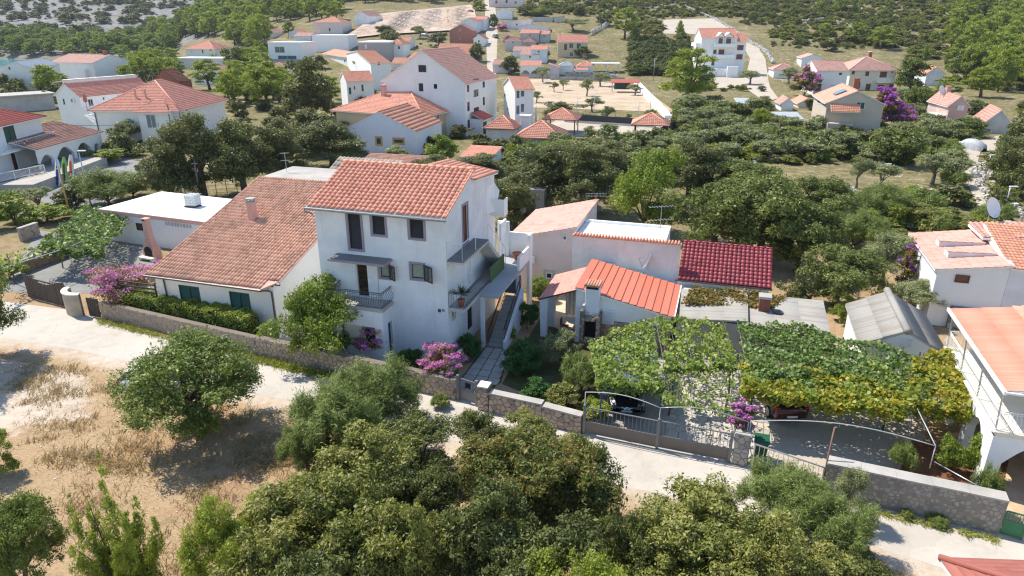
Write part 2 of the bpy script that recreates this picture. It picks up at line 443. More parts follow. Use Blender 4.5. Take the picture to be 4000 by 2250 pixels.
def wall_face(b, P, L, z0, z1, holes, depth=.14, mi=0, mi_rev=0):
    """upright face in (s,z) with rectangular holes and their reveals; P(s,o,z) -> point, o outwards"""
    holes = [(max(.02,a), min(L-.02,c), max(z0,d), min(z1-.02,e)) for a, c, d, e in holes]
    xs = sorted({0, L, *[h[0] for h in holes], *[h[1] for h in holes]}); zs = sorted({z0, z1, *[h[2] for h in holes], *[h[3] for h in holes]})
    for x0, x1 in zip(xs[:-1], xs[1:]):
        for a, c in zip(zs[:-1], zs[1:]):
            mx, mz = (x0+x1)/2, (a+c)/2
            if any(h[0] < mx < h[1] and h[2] < mz < h[3] for h in holes): continue
            b.poly([P(x0,0,a), P(x1,0,a), P(x1,0,c), P(x0,0,c)], mi)
    for x0, x1, a, c in holes:
        for p, q in (((x0,a),(x1,a)), ((x1,a),(x1,c)), ((x1,c),(x0,c)), ((x0,c),(x0,a))):
            b.poly([P(p[0],0,p[1]), P(q[0],0,q[1]), P(q[0],-depth,q[1]), P(p[0],-depth,p[1])], mi_rev)
def pbox(b, P, s0, s1, o0, o1, z0, z1, mi=0):
    c = [P(s0,o0,z0),P(s1,o0,z0),P(s1,o1,z0),P(s0,o1,z0),P(s0,o0,z1),P(s1,o0,z1),P(s1,o1,z1),P(s0,o1,z1)]
    b.add(c, [(0,3,2,1),(4,5,6,7),(0,1,5,4),(1,2,6,5),(2,3,7,6),(3,0,4,7)], mi)
STY = {'dark':(whitemetal, glass), 'white':(whitemetal, glass_b), 'black':(blackmetal, glass), 'green':(green_sh, green_sh), 'brown':(brown_sh, brown_sh),
       'shut':(dark_sh, dark_sh), 'gshut':(whitemetal, green_sh), 'wshut':(white_sh, white_sh), 'wgshut':(white_sh, green_sh)}
def window(parent, P, s0, s1, z0, z1, style='dark', trim=None, tw=.12, slats=False, name='window', sill=True, rec=.07, mull=True):
    fm, pm = STY[style]
    w = MB(); f = .055
    for a in ((s0,s0+f,z0,z1),(s1-f,s1,z0,z1),(s0+f,s1-f,z0,z0+f),(s0+f,s1-f,z1-f,z1)): pbox(w, P, a[0], a[1], -rec-.03, -rec+.045, a[2], a[3])
    if mull and s1-s0 > .75: m = (s0+s1)/2; pbox(w, P, m-.03, m+.03, -rec-.03, -rec+.04, z0+f, z1-f)
    o = w.build(name, fm, parent)
    g = MB()
    if slats:
        pbox(g, P, s0+f, s1-f, -rec-.04, -rec-.03, z0+f, z1-f)
        k = int((z1-z0-2*f)/.085)
        for i in range(k):
            z = z0+f+(i+.5)*(z1-z0-2*f)/k; d = .03
            g.add([P(s0+f,-rec+.02,z-d),P(s1-f,-rec+.02,z-d),P(s1-f,-rec-.025,z+d),P(s0+f,-rec-.025,z+d)], [(0,1,2,3)])
        g.build('shutter_slats', pm, o)
    else:
        pbox(g, P, s0+f, s1-f, -rec-.03, -rec-.005, z0+f, z1-f); g.build('shutter' if 'sh' in style or style in ('green','brown') else 'pane', pm, o)
    if trim is not None:
        t = MB(); a = .035
        for r in ((s0-tw,s0,z0-tw,z1+tw),(s1,s1+tw,z0-tw,z1+tw),(s0,s1,z1,z1+tw),(s0,s1,z0-tw,z0)): pbox(t, P, r[0], r[1], -.01, a, r[2], r[3])
        t.build('window_surround', trim, o)
    elif sill:
        t = MB(); pbox(t, P, s0-.06, s1+.06, -.02, .06, z0-.05, z0-.004); t.build('sill', white2, o)
    return o
def roof_part(parent, kind, Wd, Dp, ze, rise, over, tmat, edge, wave, course, ridge_mat=None, th=.1, hipr=None, ro=None):
    """roof over the rectangle 0..Wd x 0..Dp; returns the roof object"""
    ov = over; b = MB(); planes = []; rid = []
    if kind == 'flat':
        b.box(-ov, Wd+ov, -ov, Dp+ov, ze-.02, ze+th); return b.build('roof', edge, parent)
    if kind in ('gable_u', 'gable_v'):
        half = (Dp if kind == 'gable_u' else Wd)/2; k = rise/half; lo = ze - k*ov; top = ze+rise; go = ov*.45
        if kind == 'gable_u':
            q = [((-go,-ov,lo),(Wd+go,-ov,lo),(Wd+go,half,top),(-go,half,top)), ((Wd+go,Dp+ov,lo),(-go,Dp+ov,lo),(-go,half,top),(Wd+go,half,top))]; rid = [[(-go,half,top),(Wd+go,half,top)]]
        else:
            q = [((-ov,Dp+go,lo),(-ov,-go,lo),(half,-go,top),(half,Dp+go,top)), ((Wd+ov,-go,lo),(Wd+ov,Dp+go,lo),(half,Dp+go,top),(half,-go,top))]; rid = [[(half,-go,top),(half,Dp+go,top)]]
        planes = q
    elif kind == 'hip':
        h = min(Wd, Dp)/2 if hipr is None else hipr; k = rise/h; lo = ze - k*ov
        x0, x1, y0, y1 = -ov, Wd+ov, -ov, Dp+ov; T = ze+rise
        if Wd >= Dp: a, c = (h, Dp/2, T), (Wd-h, Dp/2, T)
        else: a, c = (Wd/2, h, T), (Wd/2, Dp-h, T)
        if Wd >= Dp:
            planes = [((x0,y0,lo),(x1,y0,lo),c,a), ((x1,y0,lo),(x1,y1,lo),c,c), ((x1,y1,lo),(x0,y1,lo),a,c), ((x0,y1,lo),(x0,y0,lo),a,a)]
        else:
            planes = [((x0,y0,lo),(x1,y0,lo),a,a), ((x1,y0,lo),(x1,y1,lo),c,a), ((x1,y1,lo),(x0,y1,lo),c,c), ((x0,y1,lo),(x0,y0,lo),a,c)]
        rid = [[(x0,y0,lo), a], [(x1,y0,lo), c if Wd >= Dp else a], [(x1,y1,lo), c], [(x0,y1,lo), a if Wd >= Dp else c], [a, c]]
    elif kind in ('shed_v', 'shed_u', 'shed_v-', 'shed_u-'):   # low side at v=0 / u=0 / v=Dp / u=Wd
        k = rise/(Dp if 'v' in kind else Wd); l, t = ze-k*ov, ze+rise+k*ov*.3
        if kind == 'shed_v': planes = [((-ov,-ov,l),(Wd+ov,-ov,l),(Wd+ov,Dp+ov*.3,t),(-ov,Dp+ov*.3,t))]
        elif kind == 'shed_v-': planes = [((Wd+ov,Dp+ov,l),(-ov,Dp+ov,l),(-ov,-ov*.3,t),(Wd+ov,-ov*.3,t))]
        elif kind == 'shed_u': planes = [((-ov,Dp+ov,l),(-ov,-ov,l),(Wd+ov*.3,-ov,t),(Wd+ov*.3,Dp+ov,t))]
        else: planes = [((Wd+ov,-ov,l),(Wd+ov,Dp+ov,l),(-ov*.3,Dp+ov,t),(-ov*.3,-ov,t))]
    for q in planes:
        pts = [q[0], q[1], q[2]] + ([q[3]] if (Vector(q[3])-Vector(q[2])).length > 1e-4 else [])
        b.slab(pts, th)
    o = b.build('roof', edge, parent)
    for q in planes: tile_sheet('tile_courses', *q, tmat, o, course=course, wave=wave, amp=.045 if wave else 0)
    if rid:
        rc = MB()
        for r_ in rid:
            a, c = Vector(r_[0]), Vector(r_[1])
            if (c-a).length > .05: rc.tube([a+V3(0,0,.04), c+V3(0,0,.04)], .11, 6)
        rc.build('ridge_cap', ridge_mat or tmat, o, True)
    return o
class House: pass
def fit(N, L, R_, ze):
    n, l, r = G(*N, ze), G(*L, ze), G(*R_, ze); lu, lv = (r-n), (l-n)
    if lu.length >= lv.length: a = math.atan2(lu.y, lu.x)
    else: a = math.atan2(lv.y, lv.x) - math.pi/2
    ex = V3(math.cos(a), math.sin(a), 0); ey = V3(-math.sin(a), math.cos(a), 0)
    return n, a, max(2.0, lu.dot(ex)), max(2.0, lv.dot(ey))
def house(name, label, cat, N, L, R_, ze, rise=1.2, roof='gable_u', wall=None, tiles=None, edge=None, over=.4, wins=(), wave=None, course=.45, base=None, dims=None, hipr=None, group=None, th=.12, faces=None, trim=None, pos=None):
    """a house from its three near eave corners; walls with openings, roof, windows"""
    if pos is not None: n, a, Wd, Dp = V3(pos[0], pos[1], 0), R(pos[2]), pos[3], pos[4]
    else: n, a, Wd, Dp = fit(N, L, R_, ze)
    if dims: Wd, Dp = dims[0] or Wd, dims[1] or Dp
    wall = wall or white; edge = edge or white2
    fr = Frame((n.x, n.y, 0), math.degrees(a)); ce = fr.w(Wd/2, Dp/2)
    g = min(TZ(*fr.w(u, v)[:2]) for u, v in ((0,0),(Wd,0),(0,Dp),(Wd,Dp))) if base is None else base
    fr.O.z = 0.0
    t = thing(name, label, cat, (n.x, n.y, 0), a, group)
    PR = lambda s, o, z: (s, -o, z); PL = lambda s, o, z: (-o, s, z)
    hR, hL, specs = [], [], []
    for w in wins:
        f, x0, y0, x1, y1, st = w[:6]; P = PR if f == 'R' else PL
        if f == 'R': p, q = fr.onv(x0, y0, 0), fr.onv(x1, y1, 0); s0, s1 = sorted((p[0], q[0])); zz = sorted((p[2], q[2]))
        else: p, q = fr.onu(x0, y0, 0), fr.onu(x1, y1, 0); s0, s1 = sorted((p[1], q[1])); zz = sorted((p[2], q[2]))
        Lm = Wd if f == 'R' else Dp
        s0, s1 = max(.1, s0), min(Lm-.1, s1); z0, z1 = max(g+.05, zz[0]), zz[1]
        if s1-s0 < .25 or z1-z0 < .25: continue
        gable = z1 > ze-.08
        if not gable: (hR if f == 'R' else hL).append((s0, s1, z0, z1))
        specs.append((P, s0, s1, z0, z1, st, w[6] if len(w) > 6 else None, gable))
    b = MB(); z0 = g - .6
    wall_face(b, PR, Wd, z0, ze, hR); wall_face(b, PL, Dp, z0, ze, hL)
    b.poly([(Wd,0,z0),(Wd,Dp,z0),(Wd,Dp,ze),(Wd,0,ze)]); b.poly([(Wd,Dp,z0),(0,Dp,z0),(0,Dp,ze),(Wd,Dp,ze)])
    if roof == 'gable_u':
        for u in (0, Wd): b.poly([(u,0,ze),(u,Dp,ze),(u,Dp/2,ze+rise-.05)])
    elif roof == 'gable_v':
        for v in (0, Dp): b.poly([(0,v,ze),(Wd,v,ze),(Wd/2,v,ze+rise-.05)])
    elif roof == 'shed_v':
        for u in (0, Wd): b.poly([(u,0,ze),(u,Dp,ze),(u,Dp,ze+rise-.05)])
        b.poly([(0,Dp,ze),(Wd,Dp,ze),(Wd,Dp,ze+rise-.05),(0,Dp,ze+rise-.05)])
    elif roof == 'shed_v-':
        for u in (0, Wd): b.poly([(u,0,ze),(u,Dp,ze),(u,0,ze+rise-.05)])
        b.poly([(0,0,ze),(Wd,0,ze),(Wd,0,ze+rise-.05),(0,0,ze+rise-.05)])
    elif roof == 'shed_u':
        for v in (0, Dp): b.poly([(0,v,ze),(Wd,v,ze),(Wd,v,ze+rise-.05)])
        b.poly([(Wd,0,ze),(Wd,Dp,ze),(Wd,Dp,ze+rise-.05),(Wd,0,ze+rise-.05)])
    elif roof == 'shed_u-':
        for v in (0, Dp): b.poly([(0,v,ze),(Wd,v,ze),(0,v,ze+rise-.05)])
        b.poly([(0,0,ze),(0,Dp,ze),(0,Dp,ze+rise-.05),(0,0,ze+rise-.05)])
    b.build('wall', wall, t)
    for P, s0, s1, a0, a1, st, tr, gable in specs:
        nm = 'door' if a0 < g+.25 and a1-a0 > 1.6 else 'window'
        window(t, P, s0, s1, a0, a1, st, tr or trim, name=nm, rec=-.05 if gable else .07)
    h = House(); h.t = t; h.W, h.D, h.ze, h.g, h.fr, h.rise = Wd, Dp, ze, g, fr, rise; h.PR, h.PL = PR, PL
    if roof == 'parapet':
        q = MB(); q.box(.0, Wd, 0, Dp, ze-.02, ze+.02); q.build('roof', concrete if th == .12 else white2, t)
        q = MB()
        for r_ in ((-.02,Wd+.02,-.02,.2),(-.02,Wd+.02,Dp-.2,Dp+.02),(-.02,.2,.2,Dp-.2),(Wd-.2,Wd+.02,.2,Dp-.2)): q.box(*r_, ze+.021, ze+.4)
        q.build('parapet', wall, t)
    else:
        h.roof = roof_part(t, roof, Wd, Dp, ze, rise, over, tiles or T_far, edge, wave, course, hipr=hipr, th=th)
    return h
def chimney(h, u, v, z0, z1, w=.55, d=.55, mat=None, cap=None):
    b = MB(); b.box(u-w/2, u+w/2, v-d/2, v+d/2, z0, z1); o = b.build('chimney', mat or white, h.t if hasattr(h, 't') else h)
    c = MB(); c.box(u-w/2-.08, u+w/2+.08, v-d/2-.08, v+d/2+.08, z1+.12, z1+.2)
    for x in (-1, 1):
        for y in (-1, 1): c.box(u+x*(w/2-.06)-.05, u+x*(w/2-.06)+.05, v+y*(d/2-.06)-.05, v+y*(d/2-.06)+.05, z1, z1+.13)
    c.build('chimney_cap', cap or mat or white, o); return o
def balcony(t, P, s0, s1, z, dep=1.2, rail=None, n=12, solid=False, name='balcony', wall=None, rh=.95):
    b = MB(); pbox(b, P, s0, s1, 0.0, dep, z-.16, z); o = b.build(name, wall or white2, t)
    r = MB()
    if solid:
        pbox(r, P, s0, s1, dep-.12, dep, z, z+rh); pbox(r, P, s0, s0+.12, .01, dep-.12, z, z+rh); pbox(r, P, s1-.12, s1, .01, dep-.12, z, z+rh)
    else:
        for (a, c, e, f) in ((s0, s1, dep-.05, dep-.01), (s0, s0+.04, .02, dep-.05), (s1-.04, s1, .02, dep-.05)):
            pbox(r, P, a, c, e, f, z+rh-.06, z+rh); pbox(r, P, a, c, e, f, z+.08, z+.12)
        for i in range(n+1):
            s = s0+.02+(s1-s0-.04)*i/n; pbox(r, P, s-.015, s+.015, dep-.045, dep-.015, z+.1, z+rh-.05)
        for i in range(1, 4):
            for s in (s0+.005, s1-.035): pbox(r, P, s, s+.03, dep*i/4-.015, dep*i/4+.015, z+.1, z+rh-.05)
    r.build('railing', rail or (wall or white2), o); return o
def dish(name, label, loc, r=.45, az=0, parent=None, mast=.5, group=None):
    """satellite dish on a short mast"""
    t = thing(name, label, 'satellite dish', loc, az, group)
    b = MB(); n = 16; pr = [(r*i/5, .22*r*(i/5)**2) for i in range(6)]
    vs = []; fs = []
    for rr, d in pr:
        for j in range(n): a = 2*math.pi*j/n; vs.append((rr*math.cos(a), -d, rr*1.08*math.sin(a)))
    fs = [(i*n+j, i*n+(j+1)%n, (i+1)*n+(j+1)%n, (i+1)*n+j) for i in range(5) for j in range(n)]
    M = Matrix.Rotation(R(-25), 4, 'X')
    b.add([M @ Vector(p) + V3(0,0,mast+r*.6) for p in vs], fs); b.build('reflector', whitemetal, t, True)
    c = MB(); c.tube([(0,.04,0),(0,.04,mast+r*.6)], .03); c.build('mast', metal, t)
    c = MB(); c.tube([M @ V3(0,-.1,-r) + V3(0,0,mast+r*.6), M @ V3(0,-r*1.1,-r*.25) + V3(0,0,mast+r*.6)], .014); q = M @ V3(0,-r*1.1,-r*.2) + V3(0,0,mast+r*.6)
    c.tube([q, q+V3(0,.1,.05)], .035); c.build('feed_arm', greymetal, t); return t
def antenna(label, loc, h=2.0, az=0.0, wide=1.2):
    t = thing('television_antenna', label, 'antenna', loc, az)
    b = MB(); b.tube([(0,0,0),(0,0,h)], .022); b.build('mast', metal, t)
    b = MB()
    for k, z in enumerate((h-.05, h*.6)):
        b.tube([(-wide/2,0,z),(wide/2,0,z)], .014, 5)
        for i in range(8): x = -wide/2+wide*i/7; b.tube([(x,-.22,z),(x,.22,z)], .008, 4)
    b.build('aerial', metal, t); return t
def aircon(parent, P, s, z, w=.8, h=.55):
    b = MB(); pbox(b, P, s, s+w, .05, .35, z, z+h); o = b.build('air_conditioner', white2, parent)
    c = MB(); n = 14; cx, cz, r = s+w*.4, z+h/2, h*.38
    c.add([P(cx, .36, cz)] + [P(cx+r*math.cos(2*math.pi*i/n), .36, cz+r*math.sin(2*math.pi*i/n)) for i in range(n)], [(0, 1+i, 1+(i+1)%n) for i in range(n)])
    c.build('fan_grille', greymetal, o); return o
def voronoi(Wd, H, size, seed=1, jit=.75, asp=1.25):
    """irregular stones: cells of a jittered lattice"""
    rr = random.Random(seed); nx = max(1, int(Wd/(size*asp))); ny = max(1, int(round(H/size)))
    dx, dy = Wd/nx, H/ny; pts = {}
    for i in range(-1, nx+1):
        for j in range(-1, ny+1):
            off = .5*dx if j % 2 else 0
            pts[i,j] = ((i+.25)*dx+off+rr.uniform(-.5,.5)*jit*dx, (j+.5)*dy+rr.uniform(-.5,.5)*jit*dy)
    out = []
    for i in range(nx+0):
        for j in range(ny):
            p = pts[i,j]; poly = [(0,0),(Wd,0),(Wd,H),(0,H)]
            for a in range(-2, 3):
                for c in range(-2, 3):
                    if (a or c) and (i+a, j+c) in pts:
                        q = pts[i+a,j+c]; mx, my = (p[0]+q[0])/2, (p[1]+q[1])/2; nx_, ny_ = q[0]-p[0], q[1]-p[1]
                        new = []
                        for k in range(len(poly)):
                            A, B = poly[k], poly[(k+1)%len(poly)]
                            da = (A[0]-mx)*nx_+(A[1]-my)*ny_; db = (B[0]-mx)*nx_+(B[1]-my)*ny_
                            if da <= 0: new.append(A)
                            if da*db < 0: f = da/(da-db); new.append((A[0]+f*(B[0]-A[0]), A[1]+f*(B[1]-A[1])))
                        poly = new
                        if len(poly) < 3: break
                if len(poly) < 3: break
            if len(poly) >= 3: out.append(poly)
    return out
def stone_mesh_data(poly, gap, h, rr):
    """a stone with a worn edge from a cell; returns verts, faces in (s, z, out)"""
    cx = sum(p[0] for p in poly)/len(poly); cy = sum(p[1] for p in poly)/len(poly)
    def shrink(k): 
        o = []
        for x, y in poly:
            d = math.hypot(x-cx, y-cy) or 1; f = max(.2, 1-k/d); o.append((cx+(x-cx)*f, cy+(y-cy)*f))
        return o
    a, c = shrink(gap), shrink(gap+.022); n = len(poly); t = rr.uniform(-.006, .006)
    v = [(x, y, -.01) for x, y in a] + [(x, y, h*.6) for x, y in a] + [(x, y, h + t*(x-cx)/.1) for x, y in c]
    f = [(i,(i+1)%n,n+(i+1)%n,n+i) for i in range(n)] + [(n+i,n+(i+1)%n,2*n+(i+1)%n,2*n+i) for i in range(n)] + [tuple(range(2*n,3*n))]
    return v, f
def stones_on(parent, P, Wd, H, size, mat, gap=.012, h=.035, limit=300, seed=1, z0=0.0, s0=0.0, asp=1.25, name='stone', drop=0.0):
    cells = voronoi(Wd, H, size, seed, asp=asp); rr = random.Random(seed+5)
    cells.sort(key=lambda p: -abs(sum(p[i][0]*p[(i+1)%len(p)][1]-p[(i+1)%len(p)][0]*p[i][1] for i in range(len(p)))))
    rest = MB(); n = 0
    for c in cells:
        if drop and rr.random() < drop: continue
        v, f = stone_mesh_data(c, gap*(rr.uniform(.4,1.9) if drop else 1), h*rr.uniform(.6, 1.4), rr)
        pv = [P(s0+x, o, z0+y) for x, y, o in v]
        if n < limit: b = MB(); b.add(pv, f); b.build(name, mat, parent); n += 1
        else: rest.add(pv, f)
    if rest.v:
        me = rest.mesh('stone_field', mat); a = me.attributes.new('tint', 'FLOAT', 'FACE'); a.data.foreach_set('value', [rr.random() for _ in rest.f])
        put('stone_field', me, parent, kind='stuff')
def stone_wall(name, label, p0, p1, h, size, mat=None, thick=.35, mort=None, limit=150, seed=1, cop=True, cop_mat=None, h1=None, gap=.012, relief=.035, cat='wall', z=0.0, drop=0.0):
    """masonry wall from p0 to p1 (left to right as seen from the road); stones on the road side"""
    p0, p1 = Vector(p0), Vector(p1); d = p1-p0; L = math.hypot(d.x, d.y); a = math.atan2(d.y, d.x); h1 = h1 or h
    t = thing(name, label, cat, (p0.x, p0.y, z), a)
    b = MB(); b.add([(0,0,-.3),(L,0,-.3),(L,thick,-.3),(0,thick,-.3),(0,0,h),(L,0,h1),(L,thick,h1),(0,thick,h)], [(0,3,2,1),(4,5,6,7),(0,1,5,4),(1,2,6,5),(2,3,7,6),(3,0,4,7)])
    core = b.build('wall_core', mort or mortar, t)
    P = lambda s, o, zz: (s, -o, zz*(1+(h1/h-1)*s/L))
    stones_on(t, P, L, h, size, mat or stone_a, gap, relief, limit, seed, drop=drop)
    if cop:
        n = max(1, int(L/1.1)); rr = random.Random(seed)
        for i in range(n):
            s0, s1 = L*i/n+.004, L*(i+1)/n-.004; za, zb = h+(h1-h)*s0/L, h+(h1-h)*s1/L; e = .03+rr.uniform(-.008,.012); y0, y1 = -.05-rr.uniform(0,.02), thick+.04; dz = rr.uniform(-.004,.006)
            c = MB(); c.add([(s0,y0,za+.003),(s1,y0,zb+.003),(s1,y1,zb+.003),(s0,y1,za+.003),(s0,y0,za+.05+e+dz),(s1,y0,zb+.05+e+dz),(s1,y1,zb+.06+e+dz),(s0,y1,za+.06+e+dz)], [(0,3,2,1),(4,5,6,7),(0,1,5,4),(1,2,6,5),(2,3,7,6),(3,0,4,7)])
            c.build('coping_slab', cop_mat or concrete, t)
    return t
# ---------------------------------------------------------------- the land
def straw_nodes(n, g):
    """bleached grass, reddish soil, grey litter"""
    big = n.noise(.05, 6, .62, g); mid = n.noise(.35, 6, .68, g)
    mp = n.new('ShaderNodeMapping'); mp.inputs['Scale'].default_value = (2.2, 6.0, 2.0); mp.inputs['Rotation'].default_value = (0, 0, .5); n.l.new(g, mp.inputs[0])
    fib = n.noise(2.4, 8, .75, mp.outputs[0])
    straw = n.ramp(fib, [(.25, (.16,.105,.06)), (.42, (.34,.24,.14)), (.58, (.46,.335,.205)), (.78, (.60,.47,.32))])
    straw = n.mix(n.math('MULTIPLY', n.mr(mid, .48, .66), .6), straw, (.33,.18,.105))
    straw = n.mix(n.math('MULTIPLY', n.mr(n.noise(.9, 6, .7, g), .54, .66), .55), straw, (.22,.17,.09))
    return n.mix(n.math('MULTIPLY', n.mr(big, .52, .66), .5), straw, (.27,.21,.12))
def ground_mat():
    m, n, p = base_mat('land'); g = n.new('ShaderNodeNewGeometry').outputs['Position']
    sep = n.new('ShaderNodeSeparateXYZ'); n.l.new(g, sep.inputs[0]); X, Y = sep.outputs[0], sep.outputs[1]
    big = n.noise(.05, 6, .62, g); mid = n.noise(.35, 6, .68, g); fine = n.noise(3.2, 8, .72, g)
    straw = straw_nodes(n, g)
    # scrubland: dry grass, green patches, bare pale rock
    scrub = n.ramp(n.noise(.8, 9, .75, g), [(.3, (.075,.075,.03)), (.45, (.155,.14,.065)), (.58, (.27,.22,.12)), (.78, (.46,.39,.27))])
    scrub = n.mix(n.math('MULTIPLY', n.mr(n.noise(.13, 6, .65, g), .48, .64), .62), scrub, (.115,.115,.042))
    scrub = n.mix(n.math('MULTIPLY', n.mr(n.noise(.09, 5, .6, g), .56, .68), .5), scrub, (.40,.31,.20))
    rk = n.mr(n.noise(.5, 10, .8, g), .575, .625)
    scrub = n.mix(n.math('MULTIPLY', rk, n.mr(n.noise(.055, 4, .55, g), .44, .56)), scrub, (.55,.52,.47))
    # limestone hill behind the bay
    lime = n.ramp(n.noise(.16, 9, .74, g), [(.3, (.07,.07,.05)), (.45, (.19,.19,.18)), (.58, (.27,.27,.265)), (.75, (.38,.38,.37))])
    lime = n.mix(n.math('MULTIPLY', n.mr(n.noise(.07, 5, .6, g), .54, .66), .75), lime, (.17,.13,.075))
    w1 = n.mr(Y, 42, 70)
    col = n.mix(w1, straw, scrub)
    ratio = n.math('DIVIDE', X, Y)
    w2 = n.math('MULTIPLY', n.mr(Y, 410, 440), n.mr(ratio, -.30, -.38))
    col = n.mix(w2, col, lime)
    n.l.new(col, p.inputs['Base Color']); p.inputs['Roughness'].default_value = 1.0; p.inputs['Specular IOR Level'].default_value = .1
    h = n.math('ADD', fine, n.math('MULTIPLY', mid, 2.0))
    n.l.new(n.bump(h, .7, .12), p.inputs['Normal']); return m
us = np.linspace(-1.7, 1.7, 240); ys = np.concatenate([np.linspace(-160, 0, 12), np.linspace(6, 66, 14), np.geomspace(72, 1900, 170)])
UU, YY = np.meshgrid(us, ys); XX = UU*(np.maximum(YY, 0)+70); ZZ = tz(XX, YY)
nv, nu = UU.shape; ii = np.arange(nv*nu).reshape(nv, nu)
FF = np.stack([ii[:-1,:-1], ii[:-1,1:], ii[1:,1:], ii[1:,:-1]], -1).reshape(-1, 4)
structure(put('ground', np_mesh('ground', np.stack([XX, YY, ZZ], -1).reshape(-1, 3), FF, ground_mat(), smooth=True)))
def sheet_mat(name, stops, scale=1.2, bump=.35, rough=.95, crack=0, blend=False):
    m, n, p = base_mat(name); g = n.new('ShaderNodeNewGeometry').outputs['Position']
    a = n.noise(scale, 8, .68, g); b = n.noise(scale*.16, 4, .6, g); c = n.noise(scale*22, 4, .6, g)
    f = n.math('ADD', n.math('MULTIPLY', a, .45), n.math('ADD', n.math('MULTIPLY', b, .35), n.math('MULTIPLY', c, .2)))
    col = n.ramp(f, stops)
    if crack:
        v = n.new('ShaderNodeTexVoronoi', feature='DISTANCE_TO_EDGE'); v.inputs['Scale'].default_value = crack; n.l.new(g, v.inputs['Vector'])
        col = n.mix(n.math('MULTIPLY', n.mr(v.outputs['Distance'], .0, .004, .55, 0), n.mr(n.noise(.25, 3, .5, g), .52, .6)), col, sc(stops[0][1], .6))
        col = n.mix(n.math('MULTIPLY', n.mr(n.noise(.45, 2, .4, g), .58, .6), .22), col, sc(stops[0][1], .85))
    if blend:
        ed = n.new('ShaderNodeAttribute', attribute_name='edge').outputs['Fac']
        k = n.mr(n.math('ADD', ed, n.math('MULTIPLY', n.math('SUBTRACT', n.noise(1.3, 8, .72, g), .5), 1.9)), .28, .62)
        col = n.mix(k, straw_nodes(n, g), col)
    n.l.new(col, p.inputs['Base Color']); p.inputs['Roughness'].default_value = rough; p.inputs['Specular IOR Level'].default_value = .15
    n.l.new(n.bump(n.math('ADD', a, c), bump, .03), p.inputs['Normal']); return m
M_road = sheet_mat('pale_concrete_road', [(.33, (.37,.335,.29)), (.46, (.49,.45,.395)), (.55, (.53,.49,.435)), (.66, (.59,.55,.49))], .9, .25, crack=.34)
M_verge = sheet_mat('sandy_verge', [(.32, (.34,.25,.175)), (.46, (.47,.385,.30)), (.55, (.54,.46,.375)), (.66, (.62,.545,.46))], 1.6, .6, blend=True)
M_yard = sheet_mat('grey_yard', [(.33, (.28,.26,.23)), (.5, (.40,.37,.33)), (.66, (.52,.48,.43))], 1.4, .4)
M_soil = sheet_mat('garden_soil', [(.33, (.05,.045,.025)), (.5, (.085,.085,.035)), (.66, (.15,.14,.06))], 2.0, .7)
M_earth = sheet_mat('excavated_earth', [(.33, (.30,.20,.14)), (.45, (.44,.33,.25)), (.55, (.55,.44,.35)), (.66, (.64,.55,.46))], .3, .8)
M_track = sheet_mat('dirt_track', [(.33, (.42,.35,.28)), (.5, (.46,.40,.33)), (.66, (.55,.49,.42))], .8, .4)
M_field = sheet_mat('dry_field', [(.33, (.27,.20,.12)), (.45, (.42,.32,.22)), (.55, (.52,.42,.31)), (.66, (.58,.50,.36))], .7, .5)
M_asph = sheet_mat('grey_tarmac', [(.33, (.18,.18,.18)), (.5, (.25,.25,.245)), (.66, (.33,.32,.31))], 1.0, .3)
def edge_attr(me, e):
    a = me.attributes.new('edge', 'FLOAT', 'POINT'); a.data.foreach_set('value', np.asarray(e, np.float32).ravel()); return me
def strip(name, north, south, mat, z=.004, n=60, m=5, one=False):
    """sheet between two edge lines, laid on the land"""
    def res(pl):
        pl = [Vector((p[0], p[1])) for p in pl]; d = [0]
        for a, b in zip(pl[:-1], pl[1:]): d.append(d[-1]+(b-a).length)
        t = np.linspace(0, d[-1], n); return np.stack([np.interp(t, d, [p.x for p in pl]), np.interp(t, d, [p.y for p in pl])], 1)
    A, B = res(north), res(south); w = np.linspace(0, 1, m)[:,None,None]
    P = B[None]*(1-w)+A[None]*w; Z = tz(P[...,0], P[...,1])+z
    V = np.concatenate([P, Z[...,None]], -1).reshape(-1, 3); ii = np.arange(m*n).reshape(m, n)
    F = np.stack([ii[:-1,:-1], ii[:-1,1:], ii[1:,1:], ii[1:,:-1]], -1).reshape(-1, 4)
    e = np.repeat(np.linspace(0, 1, m), n) if one else np.ones(m*n)
    return structure(put(name, edge_attr(np_mesh(name, V, F, mat, smooth=True), e)))
def patch(name, pts, mat, z=.004, k=14):
    """four-sided sheet laid on the land: pts as ground points"""
    a, b, c, d = [Vector((p[0], p[1])) for p in pts]; w = np.linspace(0, 1, k)
    s, t = np.meshgrid(w, w); q = [np.array(v) for v in (a, b, c, d)]
    P = (1-s)[...,None]*(1-t)[...,None]*q[0] + s[...,None]*(1-t)[...,None]*q[1] + s[...,None]*t[...,None]*q[2] + (1-s)[...,None]*t[...,None]*q[3]
    Z = tz(P[...,0], P[...,1])+z; ii = np.arange(k*k).reshape(k, k)
    F = np.stack([ii[:-1,:-1], ii[:-1,1:], ii[1:,1:], ii[1:,:-1]], -1).reshape(-1, 4)
    e = np.minimum(np.minimum(s, 1-s), np.minimum(t, 1-t))*4
    return structure(put(name, edge_attr(np_mesh(name, np.concatenate([P, Z[...,None]], -1).reshape(-1, 3), F, mat, smooth=True), e)))
NORTH = [(-62,56),(-44,48.5),(-36.5,44.9),(-30.4,43.3),(-26.7,41.2),(-20,38.1),(-15.2,36.2),(-11.1,34.6),(-4.5,32.2),(-1.6,30.9),(1.4,29.7),(3.4,28.6),(9.9,26.3),(13.1,24.0),(19.1,21.6),(27,18.4),(40,12)]
